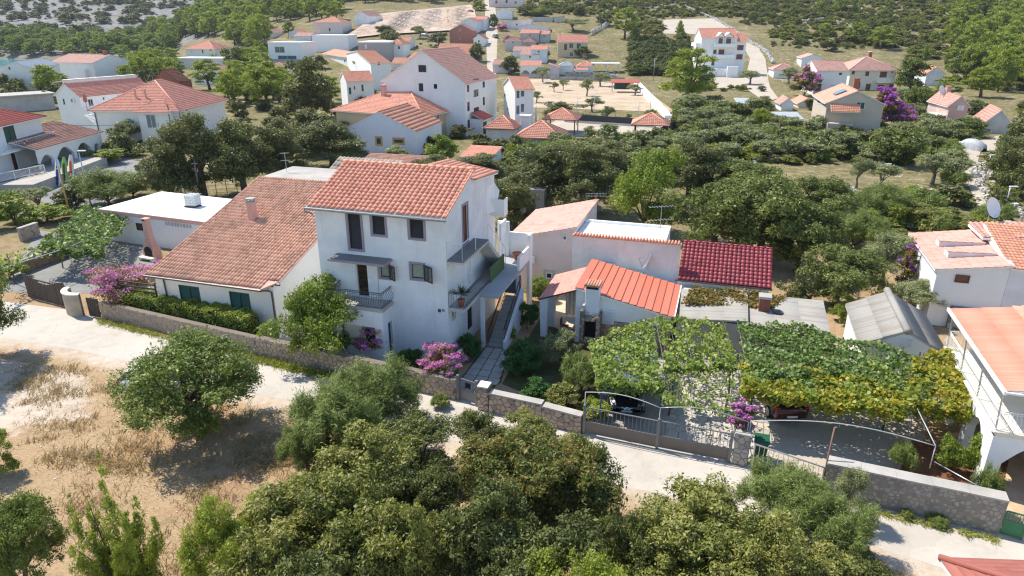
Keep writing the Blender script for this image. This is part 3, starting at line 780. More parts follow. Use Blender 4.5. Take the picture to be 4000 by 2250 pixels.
SOUTH = [(-62,51),(-44,43.6),(-32.3,38.85),(-26.5,37.2),(-21.4,35.3),(-18.7,33.75),(-11.7,31.3),(-5,28.6),(4.4,24.4),(6.1,23.8),(12.95,21.1),(15.8,19.4),(22,16.4),(38,8)]
rj = random.Random(3)
SOUTHJ = []
for (x0, y0), (x1, y1) in zip(SOUTH[:-1], SOUTH[1:]):
    k = max(1, int(math.hypot(x1-x0, y1-y0)/.7))
    SOUTHJ += [(x0+(x1-x0)*i/k+rj.uniform(-.06,.06), y0+(y1-y0)*i/k+rj.uniform(-.1,.1)) for i in range(k)]
SOUTHV = [(x-.5, y-2.1) for i, (x, y) in enumerate(SOUTHJ)]
strip('road_verge', [(x+.1, y+.4) for x, y in SOUTHJ], SOUTHV, M_verge, .008, 220, 9, one=True)
strip('road', NORTH, SOUTHJ, M_road, .012, 240)
# paved apron and the blue-shaded gravel bay on the far side of the meadow
patch('lay_by', [G(-400,1380), G(420,1340), G(420,1660), G(-300,1800)], M_verge, .004)
# yards behind the walls
patch('garden', [G(1960,1500), G(2300,1640), G(2420,1340), G(2110,1240)], M_soil, .006)
patch('front_garden', [(-26,41.6), (-3.2,31.6), (-3.0,35.6), (-24.5,43.5)], M_soil, .006)
patch('side_yard', [G(1085,1330), (-7.6,34.6), (-8.6,48), (-13.0,48)], M_yard, .01)
patch('patio', [G(2120,1260), G(2330,1350), G(2480,1210), G(2200,1130)], sheet_mat('patio_paving', [(.33,(.48,.38,.28)),(.5,(.60,.50,.39)),(.66,(.66,.58,.48))], 2, .3), .012)
patch('driveway', [G(2270,1690), G(2860,1808), G(2960,1380), G(2480,1290)], M_yard, .008)
patch('parking_yard', [G(2900,1822), G(3560,2010), G(3640,1520), G(2980,1430)], M_track, .008)
patch('vegetable_bed', [G(3500,1880), G(3900,1990), G(3940,1800), G(3560,1720)], sheet_mat('red_garden_earth', [(.33,(.12,.05,.03)),(.5,(.20,.09,.05)),(.66,(.32,.17,.10))], 2, .7), .014)
patch('cobbled_yard', [G(3560,2010), G(4200,2200), G(4250,1700), G(3700,1690)], sheet_mat('warm_stone_yard', [(.33,(.40,.27,.17)),(.5,(.58,.42,.28)),(.66,(.70,.56,.42))], 2, .5), .010)
patch('terrace_yard', [G(0,1140), G(590,1150), G(640,960), G(150,900)], M_asph, .010)
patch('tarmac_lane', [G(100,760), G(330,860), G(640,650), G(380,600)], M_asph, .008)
patch('pale_lane', [G(330,835), G(560,700), G(880,640), G(640,610)], M_track, .014)  # paler dirt surface beside the tarmac lane
# far roads, field, excavation, sea
strip('village_street', [G(1890,150,2), G(1900,240,.5), G(1905,320)], [G(1925,150,2), G(1945,240,.5), G(1935,320)], M_track, .08, 30, 3)
strip('hill_track', [AT(2880,150), AT(2905,185), AT(2930,230), AT(2915,290), AT(2890,330), AT(2990,400)], [AT(2905,150), AT(2960,185), AT(2990,230), AT(3000,300), AT(3010,345), AT(3040,385)], M_track, .10, 40, 4)
patch('forecourt', [AT(2760,345), AT(2990,345), AT(3000,285), AT(2780,290)], M_track, .12)
strip('lane', [AT(3760,560), AT(3750,620), AT(3757,680), AT(3790,740), AT(3830,830), AT(3880,870)], [AT(3880,540), AT(3830,590), AT(3812,660), AT(3840,740), AT(3880,830), AT(3960,870)], M_track, .05, 40, 4)
patch('lane_bend', [AT(3740,590), AT(3880,590), AT(4050,540), AT(3900,530)], M_track, .06)
patch('dry_field', [AT(2040,420), AT(2640,440), AT(2500,330), AT(2040,300)], M_field, .05)
patch('playground', [AT(2060,535), AT(2560,530), AT(2640,465), AT(2200,455)], M_track, .07)
q = patch('quarry_slope', [AT(1330,160), AT(1870,118), AT(1850,22), AT(1480,60)], M_earth, .25, 90); co = np.zeros(8100*3); q.data.vertices.foreach_get('co', co); co = co.reshape(90,90,3); tt = np.linspace(0,1,90)[:,None]; ss = np.linspace(0,1,90)[None]; k = tt*9+.5*np.sin(ss*9)+.3*np.sin(ss*23+2); rel = (1.6*(np.clip((k % 1)*3.2-2.2,0,1)) - 1.6*(k % 1)*.55); co[...,2] += (rel+.25*np.sin(ss*61+tt*40))*np.minimum(1, 6*np.minimum(np.minimum(ss,1-ss),np.minimum(tt,1-tt)))+.5; q.data.vertices.foreach_set('co', co.ravel()); q.data.polygons.foreach_set('use_smooth', [False]*len(q.data.polygons)); q.data.update()
patch('bare_clearing', [AT(2480,130), AT(2900,140), AT(2790,72), AT(2600,78)], M_track, .15, 20)
def water_mat():
    m, n, p = base_mat('turquoise_sea'); g = n.new('ShaderNodeNewGeometry').outputs['Position']
    n.l.new(n.ramp(n.noise(.05, 3, .5, g), [(.35, (.02,.20,.26)), (.65, (.06,.36,.40))]), p.inputs['Base Color']); p.inputs['Roughness'].default_value = .12
    n.l.new(n.bump(n.noise(1.5, 4, .6, g), .25, .1), p.inputs['Normal']); return m
b = MB(); b.poly([(-900,230,-3.2),(-120,230,-3.2),(-120,470,-3.2),(-900,470,-3.2)]); structure(b.build('sea', water_mat()))
# ---------------------------------------------------------------- the tall white house and the low house beside it
MH = Frame((-3.6, 35.4, 0), -17)
def wavy_rail(b, a, c, h=.95, n=14, bulge=.10, out=(0,-1,0)):
    """wrought iron railing with bellied bars from a to c"""
    a, c, o = Vector(a), Vector(c), Vector(out)
    b.bar(a+V3(0,0,h), c+V3(0,0,h), .045, .03); b.bar(a+V3(0,0,.08), c+V3(0,0,.08), .03, .02); b.bar(a+V3(0,0,h-.1), c+V3(0,0,h-.1), .02, .02)
    for i in range(n+1):
        p = a+(c-a)*i/n
        b.tube([p+V3(0,0,.08), p+o*bulge*.3+V3(0,0,.2), p+o*bulge+V3(0,0,.35), p+o*bulge*.4+V3(0,0,.55), p+o*-.02+V3(0,0,.7), p+V3(0,0,h)], .011, 5)
def main_house():
    t = thing('apartment_house', 'tall white three storey house with coral tiled roof and lilac window trims', 'house', MH.O, MH.a)
    PF = lambda s, o, z: (s-8.0, -o, z)              # front face, s from the left corner
    PS = lambda s, o, z: (o, s, z)                   # right hand face, s to the back
    ZE = 8.95
    fh = [(2.1,2.9,6.5,8.62), (3.62,4.4,7.5,8.7), (5.9,6.72,7.5,8.7), (2.3,3.75,3.62,5.7), (3.9,4.45,4.95,5.75), (5.85,6.6,5.1,5.98)]
    sh = [(2.62,3.4,6.5,8.75), (3.0,3.85,3.62,5.65), (.55,1.0,2.55,3.25), (1.9,2.35,2.55,3.25), (3.0,3.9,.72,2.75)]
    b = MB(); D = 8.4
    wall_face(b, PF, 8.0, -.2, ZE, fh, .2); wall_face(b, PS, D, -.2, ZE, sh, .2)
    b.poly([(-8,0,-.2),(-8,0,ZE),(-8,D,ZE),(-8,D,-.2)]); b.poly([(0,D,-.2),(-8,D,-.2),(-8,D,ZE),(0,D,ZE)])
    # upper triangle of the side walls below the tiled slope and the rear attic block
    for u in (0, -8): b.poly([(u,0,ZE),(u,4.05,10.45),(u,4.05,ZE)]); b.poly([(u,4.05,ZE),(u,4.05,9.95),(u,D,9.55),(u,D,ZE)])
    b.poly([(0,D,ZE),(-8,D,ZE),(-8,D,9.55),(0,D,9.55)]); b.poly([(-8,4.05,9.9),(0,4.05,9.9),(0,4.05,10.45),(-8,4.05,10.45)])
    b.build('wall', white, t)
    # main slope: every tile of the lower courses is a piece
    r = MB(); q = [(-8.28,-.38,8.86), (.22,-.38,8.86), (.22,4.12,10.55), (-8.28,4.12,10.55)]; r.slab(q, .09); roof = r.build('roof', white2, t)
    laid_tiles(*q, T_main, roof, .305, .345, .085, 300)
    ridge_caps('ridge_cap', [(-8.3,4.12,10.62),(.24,4.12,10.62)], T_main, roof, .12, .45)
    ridge_caps('verge_cap', [(.2,-.36,8.93),(.2,4.1,10.6)], T_main, roof, .06, .4)
    r = MB(); q2 = [(.25,8.45,9.55),(.25,4.25,9.95),(-3.2,4.25,10.5),(-3.2,8.45,10.2)]; r.slab([q2[0],q2[3],q2[2],q2[1]], .08); rr = r.build('rear_roof', white2, t)
    tile_sheet('tile_courses', (.3,4.25,9.97),(.3,8.5,9.6),(-3.2,8.5,10.22),(-3.2,4.25,10.52), T_main, rr, .36, .3, .05)
    g = MB(); g.tube([(-8.3,-.47,8.8),(.25,-.47,8.76)], .075, 8); g.tube([(-8.32,-.47,8.78),(-8.3,-.45,8.6),(-8.12,-.14,8.45),(-8.08,-.08,8.3)], .045); g.build('gutter', gutter_g, t)
    # top floor shutters in lilac surrounds
    for k, (a, c, d, e) in enumerate(fh[:3]): window(t, PF, a, c, d, e, 'shut', lilac, .13, slats=True, name='window' if k else 'balcony_door', mull=False, rec=.09)
    # first floor door: one white leaf folded out, curtain, dark panel standing for the unlit room behind
    o = MB(); pbox(o, PF, 2.3,2.36,-.15,-.05,3.62,5.7); pbox(o, PF, 3.69,3.75,-.15,-.05,3.62,5.7); pbox(o, PF, 2.36,3.69,-.15,-.05,5.64,5.7); dr = o.build('door_frame', white_sh, t)
    o = MB(); pbox(o, PF, 2.36,3.1,-.19,-.17,3.62,5.64); o.build('dark_panel', glassm('room_shade', (.02,.012,.014)), dr)
    o = MB(); pbox(o, PF, 3.06,3.7,-.04,.0,3.66,5.64)
    for i in range(20): z = 3.8+i*.09; pbox(o, PF, 3.14,3.62,0,.018,z,z+.05)
    o.build('shutter', white_sh, dr, label='white louvred door leaf')
    for (a, c, d, e) in fh[4:]:
        w = window(t, PF, a, c, d, e, 'black', lilac, .12, name='window', rec=.13, mull=False)
        o = MB(); n = 14
        for i in range(n):
            s0 = a+.06+(c-a-.12)*i/n; s1 = a+.06+(c-a-.12)*(i+1)/n; k0, k1 = (-.115,-.095) if i % 2 else (-.095,-.115)
            o.poly([PF(s0,k0,d+.07), PF(s1,k1,d+.07), PF(s1,k1,e-.07), PF(s0,k0,e-.07)])
        o.build('curtain', simple('green_grey_curtain', (.30,.34,.27), .9), w)
        # leaf swung open to the right
        o = MB(); an = R(28); ca, sa = math.cos(an), math.sin(an); Q = lambda s, z, th: PF(c+.05+s*ca-th*sa, .05+s*sa+th*ca, z)
        def qb(s0, s1, z0, z1, th0, th1): o.add([Q(s0,z0,th0),Q(s1,z0,th0),Q(s1,z0,th1),Q(s0,z0,th1),Q(s0,z1,th0),Q(s1,z1,th0),Q(s1,z1,th1),Q(s0,z1,th1)], [(0,3,2,1),(4,5,6,7),(0,1,5,4),(1,2,6,5),(2,3,7,6),(3,0,4,7)])
        wd = c-a
        qb(0,.06,d-.03,e+.03,0,.035); qb(wd-.06,wd,d-.03,e+.03,0,.035); qb(.06,wd-.06,e-.04,e+.03,0,.035); qb(.06,wd-.06,d-.03,d+.04,0,.035); qb(wd/2-.03,wd/2+.03,d+.04,e-.04,0,.035)
        k = int((e-d)/.08)
        for i in range(k): z = d+.04+(i+.5)*(e-d-.08)/k; qb(.06,wd-.06,z-.012,z+.026,.006,.026)
        o.build('shutter', dark_sh, w, label='dark louvred shutter leaf swung open')
    # concrete canopy over the first floor door
    o = MB(); o.box(-6.75,-3.32,-1.0,-.003,6.05,6.16,0); o.box(-6.8,-3.27,-1.05,-.002,6.0,6.049,1); o.box(-6.8,-3.27,-1.05,-1.0,6.049,6.13,1); o.box(-6.8,-6.75,-1.0,-.002,6.049,6.13,1); o.box(-3.32,-3.27,-1.0,-.002,6.049,6.13,1); o.build('canopy_slab', [concrete_d, lilac], t)
    # enclosed porch with the bellied balcony on top
    p = MB(); PB = lambda s, o_, z: (-6.75+s, -1.3-o_, z); PBs = lambda s, o_, z: (-3.45+o_, -1.3+s, z)
    wall_face(p, PB, 3.3, -.2, 3.35, [(.55,2.75,.95,2.35)], .18); wall_face(p, PBs, 1.3, -.2, 3.35, [(.55,1.05,.3,2.45)], .15)
    p.poly([(-6.75,-1.3,-.2),(-6.75,-1.3,3.35),(-6.75,0,3.35),(-6.75,0,-.2)]); porch = p.build('porch', white, t)
    o = MB(); o.box(-6.72,-3.48,-1.27,-.01,3.352,3.46); o.box(-6.8,-3.4,-1.36,-.003,3.36,3.57); o.build('balcony_slab', concrete, porch)
    o = MB(); o.box(-6.2,-4.02,-1.0,-.95,.95,2.3); o.build('porch_curtain', whitecloth, porch); o = MB(); pbox(o, PB, 2.05,2.72,-.17,-.16,.96,2.34); o.build('dark_panel', glass, porch); o = MB(); pbox(o, PBs, .56,1.04,-.14,-.13,.31,2.44); o.build('side_door', glass, porch)  # dark panel beside the curtain stands for the unlit porch inside
    o = MB(); wavy_rail(o, (-6.74,-1.3,3.55), (-3.46,-1.3,3.55), .95, 22, .13, (0,-1,0)); wavy_rail(o, (-6.74,-1.3,3.55), (-6.74,-.05,3.55), .95, 7, .13, (-1,0,0)); wavy_rail(o, (-3.46,-1.3,3.55), (-3.46,-.05,3.55), .95, 7, .13, (1,0,0)); o.build('railing', blackmetal, t)
    # house number plates
    o = MB(); pbox(o, PF, 7.38,7.56,.004,.02,3.22,3.42); s1 = o.build('number_plate', simple('blue_enamel', (.02,.035,.12), .3), t); o = MB(); pbox(o, PF, 7.62,7.78,.004,.02,3.3,3.42); s2 = o.build('number_plate', simple('blue_enamel', (.02,.035,.12), .3), t)
    for (sx, sz, txt, h) in ((7.70,3.33,'107',.075),):
        ob = text_mesh('number', txt, h, whitemetal); ob.parent = s1 if sx < 7.6 else s2; ob.location = PF(sx, .023, sz); ob.rotation_euler = (R(90), 0, 0)
    # side wall
    window(t, PS, *sh[0], 'brown', lilac, .13, name='side_door', rec=.1); window(t, PS, *sh[1], 'wshut', None, name='side_door', rec=.05, sill=False)
    for s in sh[2:4]: window(t, PS, *s, 'dark', greypl, .06, name='window')
    window(t, PS, *sh[4], 'shut', None, name='cellar_door', rec=.12, sill=False)
    # top landing and outside stair
    o = MB(); o.box(.003,.98,.02,4.4,6.18,6.30,1); o.box(.003,.95,.05,4.4,6.302,6.36,0); la = o.build('landing', [concrete_d, greypl], t)
    o = MB(); n = 15; z0, z1, v0, v1 = 6.3, 3.62, 4.41, 7.9
    for i in range(n): va, vb = v0+(v1-v0)*i/n, v0+(v1-v0)*(i+1)/n; z = z0-(z0-z1)*(i+1)/n; o.box(.004,.95,va,vb+.02,z-.2,z+.0)
    o.add([(.006,v0,6.18),(.946,v0,6.18),(.946,v1,z1-.2),(.006,v1,z1-.2),(.006,v0,6.0),(.946,v0,6.0),(.946,v1,z1-.38),(.006,v1,z1-.38)], [(0,3,2,1),(4,5,6,7),(0,1,5,4),(1,2,6,5),(2,3,7,6),(3,0,4,7)])
    o.build('outside_stair', greypl, t)
    o = MB()
    for a, c in (((.9,.1,6.36),(.9,4.4,6.36)), ((.02,.1,6.36),(.9,.1,6.36)), ((.92,4.41,6.36),(.92,7.85,3.7))):
        a, c = Vector(a), Vector(c); k = 2 if (c-a).length < 1.5 else (3 if abs(a.z-c.z) < 1 else 6); o.tube([a+V3(0,0,1), c+V3(0,0,1)], .022)
        for i in range(k): pp = a+(c-a)*i/max(1,k-1); o.tube([pp, pp+V3(0,0,1)], .018)
    o.build('handrail', whitemetal, t)
    # first floor balcony along the side, walkway on a post, stair from the garden
    o = MB(); o.box(.003,1.0,.0,7.9,3.36,3.55); o.build('side_balcony', greypl, t)
    o = MB(); wavy_rail(o, (.04,.06,3.55), (.94,.06,3.55), .95, 6, .1, (0,-1,0)); wavy_rail(o, (.96,.06,3.55), (.96,4.3,3.55), .95, 26, .1, (1,0,0)); o.build('railing', blackmetal, t)
    o = MB(); o.box(1.004,2.15,2.5,9.9,3.36,3.56); o.box(.02,1.003,7.95,9.9,3.36,3.555); wk = o.build('walkway', plaster('blue_grey_screed', (.40,.41,.42), .4, bump=.5), t)
    o = MB(); o.box(1.0,1.22,2.55,2.77,0,3.358); o.box(2.0,2.2,6.6,6.8,0,3.358); o.build('post', white, t)
    o = MB(); o.box(.98,1.04,4.35,7.2,3.56,4.55); o.build('green_screen', simple('green_mesh_screen', (.07,.13,.04), .9, 0, .6, 14, .5), t)
    o = MB(); n = 12
    for i in range(n): va = 2.75+3.6*i/n; o.box(1.4,2.35,va,va+.32,-.05,2.05*(i+1)/n)
    o.build('garden_stair', concrete, t)
    o = MB(); o.add([(2.36,2.7,0),(2.56,2.7,0),(2.56,6.5,0),(2.36,6.5,0),(2.36,2.7,.5),(2.56,2.7,.5),(2.56,6.5,2.6),(2.36,6.5,2.6)], [(0,3,2,1),(4,5,6,7),(0,1,5,4),(1,2,6,5),(2,3,7,6),(3,0,4,7)]); o.build('stair_wall', white, t)
    o = MB(); wavy_rail(o, (2.4,2.8,.55), (2.4,6.4,2.65), .8, 16, .06, (1,0,0)); wavy_rail(o, (1.36,2.8,.2), (1.36,6.4,2.1), .8, 16, .05, (-1,0,0)); o.build('railing', blackmetal, t)
    o = MB(); o.box(1.22,2.3,6.7,6.76,2.06,3.35); o.build('metal_gate_leaf', simple('blue_grey_steel', (.10,.13,.16), .5), t)
    # white terrace walls behind the walkway
    o = MB(); o.box(2.0,2.16,6.9,9.2,3.57,4.5); o.box(2.0,2.2,9.2,9.9,0,5.3); o.box(.6,2.0,9.74,9.9,3.57,5.25); o.box(-.2,.6,9.6,9.78,3.57,6.0); o.box(.3,.44,8.42,9.6,5.0,6.2); o.build('terrace_wall', white2, t)
    o = MB(); o.add([(.003,6.9,8.9),(.003,8.4,8.9),(.35,8.4,8.4),(.35,7.6,7.2),(.003,6.9,7.2)], [(0,1,2,3,4)]); o.box(.003,.9,7.6,8.4,6.9,7.05); o.box(.84,.9,7.6,8.4,7.05,8.0); o.box(.003,.84,7.6,7.66,7.05,8.0); o.build('rear_balcony', white2, t)
    # planter below the side wall
    o = MB(); o.box(.35,.55,-2.7,2.3,0,.75); o.box(.55,1.15,-2.7,-2.5,0,.75); o.build('planter_wall', white2, t)
    o = MB(); o.box(-8.9,-8.003,1.6,2.7,5.05,5.2); o.build('side_canopy', concrete, t)
    return t
HOUSE = main_house()
# potted plants on the balcony and terrace
def flower_pot(label, p, r=.24, h=.38, mat=None):
    t = thing('flower_pot', label, 'flower pot', p); b = MB(); b.lathe([(r*.7,0),(r*.95,h*.8),(r*1.06,h*.82),(r*1.06,h),(r*.9,h),(r*.88,h*.86)], 16); b.build('pot', mat or terracotta, t, True)
    b = MB(); b.lathe([(r*.88,h*.84),(.01,h*.86)], 12); b.build('soil', M_soil, t); return t
flower_pot('large terracotta pot at the top of the outside stair on the walkway', MH.w(1.3, 9.2, 3.56), .3, .45)
pp = flower_pot('small terracotta pot with a spiky yucca on the corner of the side balcony', MH.w(.62, .45, 3.55), .22, .42)
b = MB(); rr = random.Random(4)
for i in range(60):
    a = rr.uniform(0, 6.28); e = rr.uniform(.1, 1.35); L = rr.uniform(.5, .8); d = V3(math.cos(a)*math.cos(e), math.sin(a)*math.cos(e), math.sin(e)); s = d.cross(V3(0,0,1)).normalized()*.02; o = V3(0,0,.75)
    b.add([o-s, o+s, o+d*L*.6+s*.8+V3(0,0,-.02), o+d*L+V3(0,0,-.12*math.cos(e)), o+d*L*.6-s*.8+V3(0,0,-.02)], [(0,1,2,3,4)])
b.build('leaves', leafm('yucca_leaf', [(.05,.10,.03),(.10,.17,.05)]), pp); b = MB(); b.tube([(0,0,.3),(0,0,.78)], .03); b.build('stem', barkm, pp)
# ---- low house with the long weathered roof
def low_house():
    t = thing('low_house', 'low white house with long weathered tiled roof and green shutters', 'house', MH.O, MH.a)
    PF = lambda s, o, z: (-20.4+s, -o, z); PR_ = lambda s, o, z: (-11.5+o, s, z)
    wins = [(1.75,3.35,1.55,2.85), (5.6,7.1,1.55,2.85)]
    b = MB(); wall_face(b, PF, 8.9, -.2, 3.45, wins, .12)
    V0, V1, Z0, Z1 = -.42, 12.2, 3.45, 7.15
    sl = (Z1-Z0)/(V1-V0); zt = lambda v: Z0+(v-V0)*sl-.1
    b.poly([(-11.5,0,-.2),(-11.5,12,-.2),(-11.5,12,zt(12)),(-11.5,0,zt(0))]); b.poly([(-20.4,0,-.2),(-20.4,0,zt(0)),(-20.4,12,zt(12)),(-20.4,12,-.2)]); b.poly([(-11.5,12,-.2),(-20.4,12,-.2),(-20.4,12,zt(12)),(-11.5,12,zt(12))]); b.poly([(-20.4,0,3.45),(-11.5,0,3.45),(-11.5,0,zt(0)),(-20.4,0,zt(0))])
    b.build('wall', plaster('white_plaster_sunlit', (.82,.80,.75), .12), t)  # warm bright copy of the white plaster, sunlight put into its colour
    for w in wins: window(t, PF, *w, 'green', None, slats=True, rec=.05, sill=False)
    q = [(-20.75,V0,Z0), (-12.05,V0-.1,Z0), (-11.35,V1,Z1), (-20.75,V1,Z1)]
    r = MB(); r.slab(q, .1); r.slab([(-12.05,V0-.1,Z0),(-11.3,.45,Z0+.26),(-11.3,V1,Z1),(-11.4,V1,Z1)], .1); roof = r.build('roof', salmon, t)
    laid_tiles((-20.75,V0,Z0), (-12.05,V0,Z0), (-12.05,V1,Z1), (-20.75,V1,Z1), T_old, roof, .235, .385, .095, 300, 5, .012)
    laid_tiles((-12.05,.45,Z0+.87*sl), (-11.35,.45,Z0+.87*sl), (-11.35,V1,Z1), (-12.05,V1,Z1), T_old, roof, .235, .385, .095, 0, 6, .012)
    g = MB(); g.tube([(-20.8,V0-.08,Z0-.06),(-12.0,V0-.1,Z0-.08)], .07, 8); g.tube([(-12.0,V0-.1,Z0-.08),(-11.85,-.1,Z0-.2),(-11.6,-.06,Z0-.28),(-11.58,-.06,.0)], .05); g.tube([(-19.7,V0-.08,Z0-.08),(-19.65,-.1,Z0-.3),(-19.62,-.07,0)], .05); g.tube([(-11.75,.3,Z0+.1),(-11.2,.3,Z0+.1)], .08, 8); g.build('gutter', gutter, t)
    c = MB(); c.box(-17.6,-17.15,6.3,6.75,5.0,6.75); ch = c.build('chimney', salmon, t); c = MB(); c.box(-17.66,-17.09,6.24,6.81,6.75,6.83); c.box(-17.66,-17.09,6.24,6.81,6.98,7.06); [c.box(-17.6+x,-17.52+x,6.3+y,6.38+y,6.83,6.98) for x in (0,.37) for y in (0,.37)]; c.build('chimney_cap', concrete, ch)
    # covered porch at the road end with dark rails
    o = MB(); o.box(-23.6,-20.42,-.1,2.2,-.2,1.5); o.box(-23.65,-20.41,-.15,2.25,1.5,1.6); o.build('porch', white, t)
    o = MB()
    for k in range(4): z = 1.75+k*.28; o.bar((-23.55,-.05,z), (-20.45,-.05,z), .06, .1); o.bar((-23.55,-.05,z), (-23.55,2.1,z), .06, .1)
    for u, v in ((-23.55,-.05),(-20.5,-.05),(-23.55,2.1)): o.bar((u,v,1.6), (u,v,2.75), .09)
    o.build('porch_railing', darkwood, t)
    # flat concrete roof and old tiled hump behind
    o = MB(); o.box(-20.6,-11.6,12.25,16.6,-.2,6.95); o.box(-20.75,-11.4,12.2,16.8,6.95,7.12); o.build('rear_flat_roof', concrete, t)
    r = MB(); q = [(-17.5,16.85,6.9),(-11.4,16.85,6.9),(-11.4,18.9,7.7),(-17.5,18.9,7.7)]; r.slab(q, .12); ro = r.build('rear_hump_roof', concrete, t); tile_sheet('tile_courses', *q, tilem('lichen_grey_tiles', (.36,.29,.23), .7, .2), ro, .7, .36, .09)
    return t
LOW = low_house()
antenna('tall thin television aerial on the flat concrete roof of the low house', MH.w(-19.8, 14.5, 7.12), 1.6, .3, .7)
# ---------------------------------------------------------------- near yards: sheds, grill house, walls, gates
def mthing(name, label, cat, u=0, v=0, z=0): return thing(name, label, cat, MH.w(u, v, z), MH.a)
def mpos(u, v, W, D): p = MH.w(u, v); return (p.x, p.y, -17, W, D)
# ---- open-fronted grill house, gable towards the garden
def grill_house():
    t = thing('grill_house', 'small summer kitchen with orange red sheet roof and stone clad front', 'outbuilding', MH.w(0,0), MH.a)
    A, Rr, Lf, V0, V1 = (6.3,3.72), (12.1,2.5), (4.1,2.72), 5.0, 9.9
    k = (A[1]-Rr[1])/(Rr[0]-A[0])
    b = MB(); b.poly([(6.3,V0,0),(12,V0,0),(12,V0,Rr[1]),(6.3,V0,A[1]-.06)]); b.poly([(12,V0,0),(12,V1,0),(12,V1,Rr[1]),(12,V0,Rr[1])]); b.poly([(6.3,V0,0),(6.3,V0,3.6),(6.3,V1,3.6),(6.3,V1,0)]); b.poly([(12,V1,0),(6.3,V1,0),(6.3,V1,3.6),(12,V1,Rr[1])]); b.build('wall', white2, t)
    # stone cladding under a white band
    P = lambda s, o, z: (7.75+s, V0-.02-o, z)
    c = MB(); c.box(7.75,12.0,V0-.03,V0-.002,0,1.72); cl = c.build('cladding', mortar, t); stones_on(cl, lambda s,o,z: (7.75+s, V0-.03-o, z), 4.25, 1.7, .26, stone_a, .014, .025, 120, 31)
    for (s0, s1, z0, z1) in ((8.0,8.62,1.55,2.35), (10.15,10.6,1.3,1.85)):
        w = window(t, lambda s, o, z: (s, V0-.05-o, z), s0, s1, z0, z1, 'wshut', white2, .05, slats=True, rec=-.03, mull=False)
    # roof: twelve sheets side by side, each stepped over the next one down
    r = MB(); r.slab([(6.25,V0-.25,A[1]),(12.2,V0-.25,Rr[1]-.02),(12.2,V1+.2,Rr[1]-.02),(6.25,V1+.2,A[1])], .09); ro = r.build('roof', white2, t)
    n = 13; sl = math.atan2(A[1]-Rr[1]+.02, 5.95)
    for i in range(n):
        u0, u1 = 6.25+5.95*i/n, 6.25+5.95*(i+1)/n+.05; z0 = A[1]-k*(u0-6.25)+.035; z1 = A[1]-k*(u1-6.25)+.085
        p = MB(); m = 34
        for j in range(m):
            a, c_ = V0-.27+(V1-V0+.5)*j/m, V0-.27+(V1-V0+.5)*(j+1)/m; h = .014
            p.add([(u0,a,z0),(u0,(a+c_)/2,z0+h),(u0,c_,z0),(u1,a,z1+.012),(u1,(a+c_)/2,z1+.012+h),(u1,c_,z1+.012)], [(0,3,4,1),(1,4,5,2)])
        p.poly([(u1,V0-.27,z1+.012),(u1,V1+.23,z1+.012),(u1,V1+.23,z1-.07),(u1,V0-.27,z1-.07)]); p.build('roof_sheet', T_sheet, ro)
    v = MB(); v.bar((12.22,V0-.28,Rr[1]),(12.22,V1+.2,Rr[1]), .07, .14); v.build('verge_board', white2, ro)
    # lower roof over the sitting place, carried by two piers
    r = MB(); q = [(4.0,V1-.6,2.66),(4.0,V0-.15,2.66),(6.3,V0-.15,3.52),(6.3,V1-.6,3.52)]; r.slab(q, .08); r2 = r.build('porch_roof', darkwood, t); tile_sheet('tile_courses', *q, tilem('rose_roof_tiles', (.62,.27,.22), .1, .12), r2, .16, .5, .012, .012)
    for (u, v_) in ((4.25,V0+.3),(4.35,V0+1.9)):
        o = MB(); o.add([(u-.18,v_-.16,0),(u+.2,v_-.16,0),(u+.2,v_+.2,0),(u-.18,v_+.2,0),(u-.26,v_-.2,2.62),(u+.26,v_-.2,2.78),(u+.26,v_+.24,2.78),(u-.26,v_+.24,2.62)], [(0,3,2,1),(4,5,6,7),(0,1,5,4),(1,2,6,5),(2,3,7,6),(3,0,4,7)]); o.build('pier', white, t)
    c = MB(); n = 26
    for i in range(n):
        a = [(4.9+.05*math.sin(i*1.3)+i*.03, 8.6+.1*math.sin(i*.8)*(1 if z else .5), z) for z in (.15,2.7)]; d = [(4.9+.05*math.sin((i+1)*1.3)+(i+1)*.03, 8.6+.1*math.sin((i+1)*.8)*(1 if z else .5), z) for z in (.15,2.7)]
        c.poly([a[0],d[0],d[1],a[1]])
    c.build('curtain', whitecloth, t, True)
    # grill: stone hearth, dark fire box, white flue with tiled hood
    h = MB(); h.box(6.75,7.0,4.15,4.98,0,2.5); h.box(7.72,7.95,4.2,4.98,0,2.3); h.box(7.0,7.72,4.25,4.98,0,.8); h.box(7.0,7.72,4.25,4.98,1.85,2.2); gr = h.build('grill', mortar, t)
    for nm, s0, wd, z0, hh in (('stone',6.75,.25,.05,2.4), ('stone',7.72,.23,.05,2.2), ('stone',7.0,.72,.45,.38), ('stone',7.0,.72,1.86,.32)): stones_on(gr, lambda s,o,z: (s, 4.2-o, z), wd, hh, .17, stone_a, .01, .05, 60, int(s0*10+z0*7), z0, s0)
    f = MB(); f.box(7.002,7.718,4.7,4.75,.8,1.85); f.box(7.002,7.718,4.3,4.7,.805,.83); f.build('fire_box', simple('soot', (.012,.011,.01), .95), gr)
    f = MB(); f.box(6.9,7.86,4.3,4.97,2.2,2.36); f.box(6.86,6.98,4.2,4.5,2.36,2.85); f.build('mantel', plaster('lime_washed_stone', (.55,.5,.45), .5), gr)
    f = MB(); f.bbox(6.95,7.8,4.45,4.97,2.36,4.0,.03); f.box(6.9,7.85,4.4,5.0,4.0,4.08); fl = f.build('flue', white, t)
    f = MB(); f.box(7.02,7.73,4.38,4.42,3.86,4.0); f.build('flue_vent', glass, fl)
    for i in range(6): f = MB(); f.tube([(6.9+.16*i+.08,4.25,4.14),(6.9+.16*i+.08,5.1,4.17)], .085, 8); f.build('hood_tile', T_orange, fl, True)
    return t
